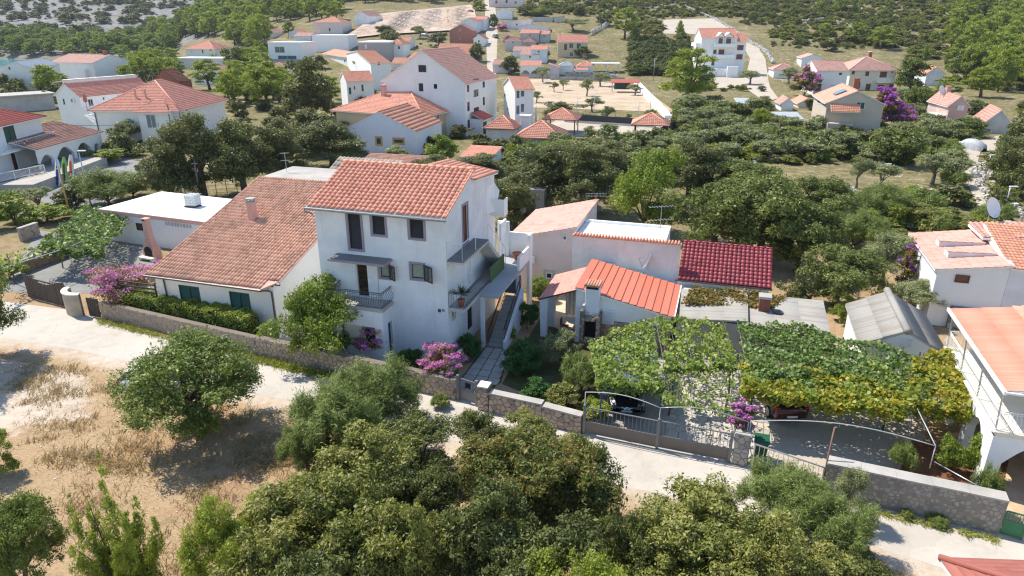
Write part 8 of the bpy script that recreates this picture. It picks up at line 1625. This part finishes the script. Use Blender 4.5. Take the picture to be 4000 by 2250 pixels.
# ---------------------------------------------------------------- trees among and behind the houses
MID = [  # species, foot x, foot y, width, height, lod, label
 ('oakd',300,820,190,110,'low olive shrubs on the bank above the flat white roof'),('feath',430,800,300,165,'wide dark shrub bank between the lane and the flat roof'),('feath',520,770,180,120,'shrub at the end of the bank by the rusty fence'),
 ('fig',60,880,220,150,'dense green creeper bush at the left edge above the vine terrace'),('hedge',190,870,190,90,'leafy green bush beside the ochre pole'),('olive',150,830,170,110,'pale feathery shrub left of the ochre pole'),('hedge',40,1090,140,90,'small green bush below the trellis wires'),
 ('oak',680,790,305,275,'grey green oak at the left of the oak grove'),('oak',800,775,353,336,'tall grey oak in the middle of the oak grove behind the flat roof'),('oak',960,760,353,316,'broad grey oak behind the low house'),('oak',1110,715,280,255,'grey oak between the low house and the white gable'),('oak',1300,650,329,193,'rounded dark oak in front of the white gable'),('oak',1210,600,268,173,'oak filling the gap left of the white gable'),
 ('oakd',470,610,160,110,'green shrub in front of the hip roofed house'),('olive',510,570,150,110,'olive tree left of the hip roofed house'),('hedge',420,640,170,70,'trimmed vine shrub on the terrace left of the closed parasol'),('oakd',690,565,120,80,'dark shrub at the wall of the hip roofed house'),
 ('oak',1210,470,268,255,'tall dark oak left of the green shuttered house'),('pine',1050,425,210,170,'bright pine beside the tall dark oak'),('oak',930,310,170,132,'round grey oak beside the white gable cottage'),('pine',820,350,150,110,'low bright pines behind the hip roofed house'),('cone',385,305,75,105,'pointed pine beside the pink roofed house'),('pine',470,310,75,70,'yellowish pine beside the turquoise inlet'),('oakd',30,360,90,80,'dark bush at the far left edge'),('fig',170,420,100,70,'light green shrub beside the concrete shed'),
 ('fig',1722,630,150,120,'bright green round tree right of the white gable'),('olive',1548,655,170,95,'pale olive tree at the foot of the white gable'),('oakd',1440,400,90,80,'shrubs between green shuttered house and tall gable house'),
 ('oak',1700,720,268,122,'flat topped oak behind the coral roof of the tall house'),('oak',1860,740,317,153,'wide oak right behind the tall house'),('oak',2010,900,292,234,'oak beside the dark cellar door'),('oak',2120,800,341,255,'big grey oak behind the rose single pitch roof'),('oak',2270,830,353,275,'big grey oak left of the bright green tree'),('oakg',2180,650,268,112,'oak crown below the white parasols'),('oak',2370,720,280,173,'oak crown behind the bright green tree'),
 ('fig',2510,905,300,385,'tall bright green tree standing out of the oaks'),('oak',2690,780,329,244,'grey oak right of the bright green tree'),('oakg',2790,1000,402,336,'large green oak behind the long white wall'),('oakg',2960,1040,439,397,'largest green oak behind the crimson roof'),('oakg',3110,1060,341,306,'green oak right of the crimson roof'),('oakg',2870,800,366,204,'far crown of the green oak clump'),('oakg',3180,900,317,234,'green oak above the scrub slope'),
 ('feath',3320,980,300,190,'loose green thicket on the slope above the gable shed'),('oakg',3260,1190,366,255,'shady tree behind the gable shed'),('olive',3440,1130,300,240,'grey green olive thicket left of the white house at the right'),('olive',3560,1240,280,170,'silvery olive in front of the white house at the right'),('feath',3420,860,280,170,'green thicket below the rubble bank'),('scrub',3560,880,250,120,'dry scrub below the rubble bank'),('oakd',3100,1190,160,120,'dark bush behind the corrugated shed'),('fig',3290,1260,110,130,'green bush between the two corrugated sheds'),('scrub',3680,900,260,110,'scrub behind the rose tiled roof'),('feath',3860,880,160,110,'yellowish bushes beside the curved lane'),('oakd',3960,760,260,260,'dark tree clump right of the curved lane'),('oakd',4010,640,260,220,'dark tree clump at the right edge above the lane'),
 ('olive',3345,735,120,130,'thin olive tree on the bare terrace'),('olive',3430,745,170,120,'leaning olive tree on the bare terrace'),('olive',3640,720,190,130,'olive tree above the rubble bank'),('olive',3725,725,150,120,'olive tree nearest the curved lane'),('juny',3545,800,100,90,'lime green bush on the bare terrace'),('oakg',3485,640,231,153,'dark round tree below the solar house'),('oakg',3590,600,170,91,'round trees below the hedge wall'),
 ('pine',2680,412,235,215,'large bright pine in front of the white block'),('pine',2440,152,115,110,'two stemmed pine on the open hillside'),('cone',2655,142,52,58,'small pointed pine on the open hillside'),('coneg',2480,160,70,50,'dark bush beside the two stemmed pine'),
 ('olive',2120,322,78,66,'round olive at the corner of the dry field'),('olive',2165,360,50,42,'small olive in the dry field, first of its row'),('olive',2200,352,56,46,'small olive in the dry field, second of its row'),('olive',2292,376,82,72,'shaggy olive in the middle of the dry field'),('olive',2345,338,100,60,'wide olive under the field wall'),('olive',2095,402,72,48,'low olive at the lower edge of the dry field'),('olive',2312,436,100,62,'olive at the lower edge of the dry field beside a lamp'),('olive',2368,482,80,72,'olive inside the playground fence'),('olive',2272,474,42,36,'young olive left of the playground lamp'),('olive',2452,482,42,40,'young olive in the middle of the playground'),('olive',2545,470,62,48,'olive by the playground fence right end'),('olive',2480,372,80,46,'olive in front of the field shelter'),
 ('olive',2775,512,150,110,'spreading olive right of the pavilion'),('olive',2870,580,140,100,'olive in the scrub right of the playground'),('oakg',2850,480,170,91,'dark olive behind the grey block shed'),('olive',2700,440,160,80,'olives below the large bright pine'),('olive',2930,330,110,60,'olive beside the forecourt'),('juny',2970,520,90,110,'bright green bush in the scrub'),('olive',3050,520,130,80,'olive beside the pale metal shed'),('olive',3080,330,120,70,'olive left of the white cottage'),('oakd',3160,430,70,50,'clipped bush beside the small sheds'),
 ('oakg',3552,358,152,142,'big dark oak right of the cream house'),('coneg',3607,250,28,75,'slim dark cypress behind the dark oak'),('oakg',3795,312,183,132,'big round oak below the pine wood'),('pine',3690,390,130,90,'bright pine in front of the dark oaks'),('pine',3830,380,150,110,'bright pine beside the rose coloured house'),('oakg',3590,450,134,122,'oak left of the rose coloured house'),('olive',3520,430,90,90,'thin olive beside the violet bougainvillea'),('oakg',3750,530,183,81,'oak in front of the rose coloured house'),('olive',3330,490,90,60,'olive in front of the solar house'),('oakd',3240,200,90,50,'dark bush behind the hamlet'),
 ('pine',3340,170,100,75,'bright pine on the hillside above the cream house'),('pine',3440,190,120,85,'bright pine above the dark oak'),('pine',3220,140,60,45,'small bright pine left on the hillside'),('coneg',3330,50,40,45,'small dark conifer on the hillside'),
 ('oakd',1530,190,90,70,'dark shrubs right of the stone fronted house'),('oakd',1500,145,110,50,'dark shrubs at the foot of the excavated slope'),('olive',1640,150,80,50,'olive below the excavated slope'),('oakd',1720,180,100,60,'dark bushes beside the brick house'),('oakd',1860,240,70,80,'bushes along the village street'),('fig',1870,40,70,40,'bright bush above the brick house'),('oakd',1930,110,50,60,'dark tall bush in the village street'),('oakd',2000,290,90,80,'dark trees beside the arcade'),('oakd',2270,225,80,50,'trees in front of the ochre cottage'),('oakd',2130,235,60,40,'tree right of the white cube'),('oakd',2060,60,110,50,'dark trees at the top of the street'),('feath',2110,68,100,40,'light green hedge trees at the top of the street'),('oakd',2260,60,70,50,'dark round tree beside the pale path'),('olive',2240,120,140,50,'olives above the ochre cottage'),('oakd',2360,100,90,60,'dark bush beside the rough stone wall'),('oakd',1250,270,80,60,'dark tree in front of the cubic villa'),('oakd',1030,200,60,50,'dark bushes left of the cubic villa'),('spire',835,250,40,60,'dark small fir beside the flat annex'),('spire',880,245,40,70,'second dark fir beside the flat annex'),('pined',1130,145,55,60,'palm like dark tree beside the low cottage'),('oakd',1800,540,110,60,'shrubs behind the dark red porch'),('oakd',1930,600,90,60,'shrubs beside the coral hip roof'),('oakd',2200,450,200,60,'dark hedge row left of the playground'),
]
for i, (sp, x, y, w, h, lb) in enumerate(MID): tree_px(sp, lb, x, y, w, h, 'near' if w > 240 and y > 640 else 'mid' if w > 95 or y > 420 else 'far', 0 if w > 240 and sp not in ('oak','oakg') else i % 2)
dry_wall('pale rock outcrop on the bare terrace below the hamlet', [(3560,760),(3640,750),(3700,770)], .2, 31, 3.5, .6); dry_wall('rocks along the edge of the bare olive terrace', [(3260,735),(3340,760),(3420,775),(3490,790)], .2, 32, 2.0, .6); dry_wall('pale rocks in the scrub above the bright green tree', [(2800,610),(2870,640),(2960,650)], .2, 33, 2.4, .6)
# dark cellar door in the bank
p = G(2072,838); t = thing('cellar', 'stone framed cellar with dark green door under the oaks', 'outbuilding', p, R(-14)); b = MB(); b.box(-1.4,1.4,0,1.5,0,2.6); b.build('wall', stone_b, t); b = MB(); b.box(-.45,.45,-.04,-.004,0,2.1); b.build('door', simple('cellar_green', (.015,.03,.022), .6), t)
# ---- scattered pines and maquis, placed by the lie of the land
KEEP = [(1330,15,1900,170),(2690,100,3010,350),(2590,70,2900,140),(2030,300,2640,560),(3000,190,3545,520),(3640,340,3800,520),(3730,560,3900,880),(1880,0,2060,330),(1700,60,2460,320),(1040,90,1620,345),(1480,190,2080,560),(690,150,910,335),(0,225,480,345),(2800,370,2950,445),(3820,420,4000,560),(3600,240,3700,340)]
def px_of(x, y, z):
    dep = y*CT-(z-CAM_H)*ST; up = y*ST+(z-CAM_H)*CT; return 2000+FPX*x/dep, 1125-FPX*up/dep
def free(x, y, pad=0):
    px, py = px_of(x, y, TZ(x, y))
    return -250 < px < 4250 and not any(a-pad < px < c+pad and b-pad < py < d+pad*.4 for a, b, c, d in KEEP), px, py
def scatter(n, ur, yr, rs, dens=None, pad=4, mind=0):
    out = []; k = 0
    while len(out) < n and k < n*60:
        k += 1; y = math.sqrt(rs.uniform(yr[0]**2, yr[1]**2)); x = rs.uniform(*ur)*y
        ok, px, py = free(x, y, pad)
        if not ok or py > 1000 or py < -60: continue
        if dens is not None and rs.random() > dens(x, y, px, py): continue
        if mind and any((x-a)**2+(y-b)**2 < mind**2 for a, b in out[-120:]): continue
        out.append((x, y))
    return out
MARKS = [(2790,200,'the white block'),(2235,180,'the ochre cottage'),(2440,100,'the two stemmed pine'),(3400,300,'the cream hip house'),(3240,320,'the bougainvillea house'),(3300,420,'the solar house'),(3740,430,'the rose house'),(3900,490,'the corner barn'),(2530,520,'the right pavilion'),(2190,490,'the left pavilion'),(2880,410,'the grey shed'),(3060,465,'the metal shed'),(3800,640,'the curved lane'),(2500,700,'the bright green tree'),(2900,850,'the largest oak'),(3480,1000,'the olive thicket'),(3780,970,'the rose tiled roof'),(1115,200,'the cubic villa'),(1650,320,'the tall gable house'),(1590,400,'the ochre house'),(1390,340,'the green shuttered house'),(790,210,'the pyramid roof villa'),(640,380,'the hip roofed house'),(420,390,'the long white house'),(120,300,'the grey roofed house'),(320,280,'the pink roofed house'),(1600,80,'the excavated slope'),(1800,140,'the brick house'),(1480,200,'the stone fronted house'),(3700,100,'the upper right hillside'),(3000,80,'the long hill wall'),(3330,100,'the broken hill wall'),(2650,110,'the small pointed pine'),(300,80,'the limestone cliff'),(700,60,'the limestone hilltop'),(1000,60,'the limestone hill edge'),(3550,300,'the big dark oak'),(3130,200,'the red chimney cottage'),(2680,320,'the large bright pine'),(2480,330,'the field shelter')]
ORD = 'nearest;second nearest;third nearest;fourth nearest;fifth nearest;sixth nearest;seventh nearest;eighth nearest;ninth nearest;tenth nearest'.split(';') + [f'{k}th nearest' if k % 10 not in (1,2,3) or k < 20 else f'{k}'+('st','nd','rd')[k%10-1]+' nearest' for k in range(11,90)]
SEEN = {}; LAB = []
def own_label(base, x, y, z):
    px, py = px_of(x, y, z); m = min(MARKS, key=lambda q: (q[0]-px)**2+(2.2*(q[1]-py))**2); SEEN.setdefault((base, m[2]), []).append((((m[0]-px)**2+(m[1]-py)**2)**.5, len(SEEN.get((base, m[2]), [])))); return base, m[2], SEEN[(base, m[2])][-1]
def crowd(sp, pts, wr, hr, label, group, lod='far', name=None, cat=None, limit=300, rs=random, stuff_name='undergrowth'):
    pts = sorted(pts, key=lambda q: q[1]); rest = []
    for i, (x, y) in enumerate(pts):
        w = rs.uniform(*wr); h = rs.uniform(*hr)*(.75+.25*w/wr[1]); z = TZ(x, y)-.1
        if i < limit: LAB.append((plant(sp, label, (x, y, z), w, h, lod, i % 2, name=name, cat=cat, group=group), own_label(label, x, y, z)))
        else: rest.append((x, y, z, w, h))
    if rest: wood_of(stuff_name, sp, rest, label, lod)
def wood_of(name, sp, rest, label, lod):
    """a mass of plants nobody would count: one object that sets copies of a plant on its points"""
    src = next(o for o in bpy.data.objects if o.type == 'MESH' and o.data == species(sp, lod, 0)[0]); me = bpy.data.meshes.new(name); me.from_pydata([r_[:3] for r_ in rest], [], [])
    at = me.attributes.new('sc', 'FLOAT_VECTOR', 'POINT'); at.data.foreach_set('vector', np.array([(r_[3], r_[3], r_[4]) for r_ in rest], np.float32).ravel()); o = put(name, me, kind='stuff'); o['label'] = label
    g = bpy.data.node_groups.new(name, 'GeometryNodeTree'); g.interface.new_socket('Geometry', in_out='INPUT', socket_type='NodeSocketGeometry'); g.interface.new_socket('Geometry', in_out='OUTPUT', socket_type='NodeSocketGeometry'); N = g.nodes.new
    gi, go, oi, ip, rv, na = N('NodeGroupInput'), N('NodeGroupOutput'), N('GeometryNodeObjectInfo'), N('GeometryNodeInstanceOnPoints'), N('FunctionNodeRandomValue'), N('GeometryNodeInputNamedAttribute')
    oi.inputs['Object'].default_value = src; rv.data_type = 'FLOAT_VECTOR'; rv.inputs[0].default_value = (0,0,0); rv.inputs[1].default_value = (0,0,6.28); na.data_type = 'FLOAT_VECTOR'; na.inputs['Name'].default_value = 'sc'
    lk = g.links.new; lk(gi.outputs[0], ip.inputs['Points']); lk(oi.outputs['Geometry'], ip.inputs['Instance']); lk(rv.outputs[0], ip.inputs['Rotation']); lk(na.outputs[0], ip.inputs['Scale']); lk(ip.outputs[0], go.inputs[0]); o.modifiers.new('plants', 'NODES').node_group = g
rs = random.Random(21)
hillw = lambda x, y, px, py: .35+.65*(.5+.5*math.sin(x*.045+1)*math.sin(y*.05))
def clear_field(x, y, px, py): return 1.0
crowd('scrub', scatter(1100, (-.04,.80), (200,520), rs, hillw, mind=1.6), (3.0,8.0), (1.5,3.4), 'olive brown maquis shrub on the hillside', 'maquis shrubs on the hillside', name='maquis_shrub', limit=90, stuff_name='undergrowth')
crowd('scrubd', scatter(600, (-.04,.80), (200,520), rs, hillw, mind=1.6), (3.0,7.0), (1.8,4.2), 'dark green maquis bush on the hillside', 'dark maquis bushes on the hillside', name='maquis_shrub', limit=90, stuff_name='undergrowth')
crowd('juny', scatter(220, (-.02,.80), (205,480), rs, hillw, mind=2), (2.5,5), (1.6,3.2), 'yellow green shrub on the hillside', 'yellow green shrubs on the hillside', 'far', name='maquis_shrub', limit=50)
crowd('pine', scatter(60, (.38,.80), (215,500), rs, lambda x, y, px, py: .15+.85*sstep(.45,.75,x/y)), (5,9), (5,9.5), 'bright pine on the right hillside', 'pines on the right hillside')
crowd('pine', scatter(120, (.60,.84), (150,440), rs, None, mind=3.2), (7,11), (8,13), 'bright pine in the wood at the right edge', 'pine wood at the right edge', limit=40, stuff_name='woods')
# middle slope between the oaks and the hamlet
mids = lambda x, y, px, py: float((px > 2640 and py > 420 and not (2600 < px < 3220 and py > 640) and not (3150 < px < 3720 and 640 < py < 830)) or (2300 < px < 2700 and 130 < py < 300) or (1600 < px < 2700 and 540 < py < 700))
crowd('scrub', scatter(190, (.0,.74), (58,205), rs, mids, mind=1.8), (2.0,5.0), (1.2,2.6), 'dry scrub bush below the hamlet', 'scrub on the middle slope', 'far', name='scrub_bush', limit=110, stuff_name='undergrowth')
crowd('oakd', scatter(80, (-.05,.74), (66,215), rs, mids, mind=2.4), (3.0,6.5), (2.0,4.2), 'grey green bush below the hamlet', 'bushes on the middle slope', 'far', name='scrub_bush', limit=90, stuff_name='undergrowth')
crowd('juny', scatter(110, (.0,.74), (60,210), rs, mids, mind=2.0), (1.8,4.0), (1.4,3.0), 'lime green bush below the hamlet', 'lime green bushes on the middle slope', 'far', name='scrub_bush', limit=60)
crowd('feath', scatter(110, (.0,.74), (60,210), rs, mids, mind=2.0), (2.5,5.0), (1.6,3.2), 'loose green bush below the hamlet', 'loose bushes on the middle slope', 'far', name='scrub_bush', limit=60)
crowd('olive', scatter(80, (.05,.72), (80,205), rs, mids, mind=3), (3.5,6), (2.8,4.2), 'small olive tree below the hamlet', 'olives on the middle slope', 'far')
crowd('scrubd', scatter(200, (.06,.34), (205,300), rs, None, mind=1.6), (3,6), (2.5,4.5), 'tall dark shrub below the open hillside', 'shrub belt below the hillside', 'far', name='maquis_shrub', limit=50, stuff_name='undergrowth')
# pine woods left
wood = lambda x, y, px, py: float(py < 210 and px > 600)
crowd('pine', scatter(230, (-.52,-.10), (315,520), rs, wood, pad=2, mind=4.0), (8,12), (9,14), 'bright pine in the wood above the village', 'pine wood above the village', 'far', limit=60, stuff_name='woods')
crowd('pined', scatter(60, (-.50,-.05), (330,520), rs, wood, pad=2, mind=4.0), (7,11), (9,14), 'darker pine in the wood above the village', 'pine wood above the village', 'far', limit=15, stuff_name='woods')
crowd('pined', scatter(170, (-.82,-.36), (428,500), rs, None, pad=2, mind=5), (7,11), (6,10.5), 'dark green pine on the shore of the bay', 'pines on the far shore', 'far', limit=50, stuff_name='woods')
crowd('pine', scatter(70, (-.70,-.40), (420,480), rs, None, pad=2, mind=5), (7,10), (6,9), 'sunlit pine on the shore of the bay', 'pines on the far shore', 'far', limit=20, stuff_name='woods')
crowd('scrubd', scatter(330, (-.80,-.28), (500,860), rs, None, pad=0, mind=5), (7,15), (4,8), 'dark bush on the bare limestone hill', 'bushes on the limestone hill', 'far', name='hill_bush', limit=60, stuff_name='undergrowth')
vil = lambda x, y, px, py: float(py > 170 and py < 620 and px < 1750)
KEEP2 = KEEP; KEEP = KEEP + [(270,330,880,560),(0,440,420,720),(1230,250,1460,400),(560,600,900,760),(0,700,900,1200)]
crowd('oakd', scatter(75, (-.75,-.06), (75,300), rs, vil, mind=4), (3,6), (2.5,5), 'grey green garden bush in the village', 'garden bushes in the village', 'far', name='garden_bush')
crowd('pine', scatter(60, (-.66,-.16), (110,300), rs, lambda x, y, px, py: float(170 < py < 420 and px < 1420), mind=5), (5,9), (5,8.5), 'bright pine between the village houses', 'pines in the village', 'far')
for o, (base, mk, me_) in LAB:
    k = sorted(SEEN[(base, mk)]).index(me_); o['label'] = f'{base}, {ORD[min(k, 88)]} to {mk}'
def low_growth(sp, n, ur, yr, sr, label, dens=None):
    pts = [(x, y, TZ(x, y)-.05, w, w*rs.uniform(.4,.8)) for x, y in scatter(n, ur, yr, rs, dens, pad=0) for w in (rs.uniform(*sr),)]; wood_of('undergrowth', sp, pts, label, 'far')
low_growth('scrub', 4200, (-.06,.82), (195,520), (1.0,3.2), 'low dry undergrowth over the right hillside'); low_growth('scrubd', 1500, (-.06,.82), (195,520), (1.2,3.2), 'low dark undergrowth over the right hillside'); low_growth('scrub', 900, (-.05,.76), (62,205), (.5,1.6), 'low dry undergrowth on the middle slope', mids); low_growth('olive', 350, (-.05,.76), (62,205), (.8,2.0), 'grey green undergrowth on the middle slope', mids); low_growth('scrubd', 700, (-.82,-.28), (470,860), (2.0,6.0), 'low undergrowth on the limestone hill'); low_growth('scrub', 350, (-.6,-.05), (80,330), (.6,1.8), 'low undergrowth between the village houses')
# ---- dry grass and weeds
def blades(name, pts, hr, mat, k=9, spread=.12, w=.012, seed=1):
    rs = np.random.default_rng(seed); P = np.repeat(np.array(pts), k, 0); n = len(P); P[:,:2] += rs.normal(0,spread,(n,2)); a = rs.uniform(0,6.28,n); lean = rs.uniform(.1,1.1,n); h = rs.uniform(*hr,n); d = np.stack([np.cos(a)*lean, np.sin(a)*lean, np.ones(n)],1); s = np.stack([-np.sin(a),np.cos(a),np.zeros(n)],1)*w
    V = np.stack([P-s, P+s, P+d*(h*.6)[:,None]+s*.7, P+d*h[:,None]*np.array([1.25,1.25,.92])],1).reshape(-1,3); o = put(name, np_mesh(name, V, np.arange(4*n).reshape(-1,4), mat, np.clip(rs.random(n)*.6+np.repeat(rs.random(len(pts)),k)*.4,0,1)), kind='stuff'); return o
rg = np.random.default_rng(5)
def in_meadow(n):
    out = []
    while len(out) < n:
        x, y = rg.uniform(-34,14), rg.uniform(15.5,38)
        ys = np.interp(x, [q[0] for q in SOUTH], [q[1] for q in SOUTH])
        if y < ys-1.2-rg.random()*1.0 and abs(x) < y*.82: out.append((x, y, 0))
    return out
c = in_meadow(230); pts = []
for x, y, _ in c: pts += [(x+rg.normal(0,.55), y+rg.normal(0,.35), 0) for _ in range(int(rg.uniform(8,30)))]
o = blades('grass', pts, (.08,.30), L_straw, 8, .10, .012); o['label'] = 'tufts of bleached dry grass on the meadow'
o = blades('grass', in_meadow(5000), (.04,.12), L_straw, 3, .08, .010, 2); o['label'] = 'short dry stubble on the meadow'
o = blades('weeds', [(*(W0.lerp(W1, rg.random())+V3(-.1,-.35-abs(rg.normal(0,.18)),0))[:2], 0) for _ in range(330)] + [(*(W1.lerp(W2, rg.random())+V3(-.1,-.35-abs(rg.normal(0,.25)),0))[:2], 0) for _ in range(420)], (.08,.32), L_weed, 8, .08, .014, 3); o['label'] = 'dry roadside weeds along the foot of the stone wall'
o = blades('weeds', [(*(G(3350,1975).lerp(G(3880,2095), rg.random())+V3(0,-.1-abs(rg.normal(0,.2)),0))[:2], 0) for _ in range(170)], (.06,.22), L_weed, 7, .08, .014, 4); o['label'] = 'green weeds along the foot of the rubble wall'
# scattered pale stones on the meadow
b = MB(); rr = random.Random(6)
for x, y, _ in in_meadow(420):
    s = rr.uniform(.012,.035); m = Matrix.Rotation(rr.uniform(0,3),3,'Z'); b.add([m @ V3(i*s*rr.uniform(.6,1.2), j*s*rr.uniform(.5,1), k*s*.5*rr.uniform(.6,1))+V3(x,y,.02) for i in (-1,1) for j in (-1,1) for k in (-1,1)], [(0,1,3,2),(4,6,7,5),(0,4,5,1),(2,3,7,6),(0,2,6,4),(1,5,7,3)])
b.build('gravel', stone_w, kind='stuff', label='small pale stones scattered over the dry meadow')
# ---------------------------------------------------------------- thin sea haze over the valley
m = bpy.data.materials.new('thin_haze'); m.use_nodes = True; n_ = m.node_tree.nodes; n_.remove(n_['Principled BSDF']); pv = n_.new('ShaderNodeVolumePrincipled'); pv.inputs['Color'].default_value = (.82,.88,1.0,1); pv.inputs['Density'].default_value = .0001; pv.inputs['Anisotropy'].default_value = .2
m.node_tree.links.new(pv.outputs[0], n_['Material Output'].inputs['Volume'])
b = MB(); b.box(-1800,1800,-170,1850,-9,150); hz = b.build('haze', m, kind='stuff', label='thin bluish haze filling the valley air')
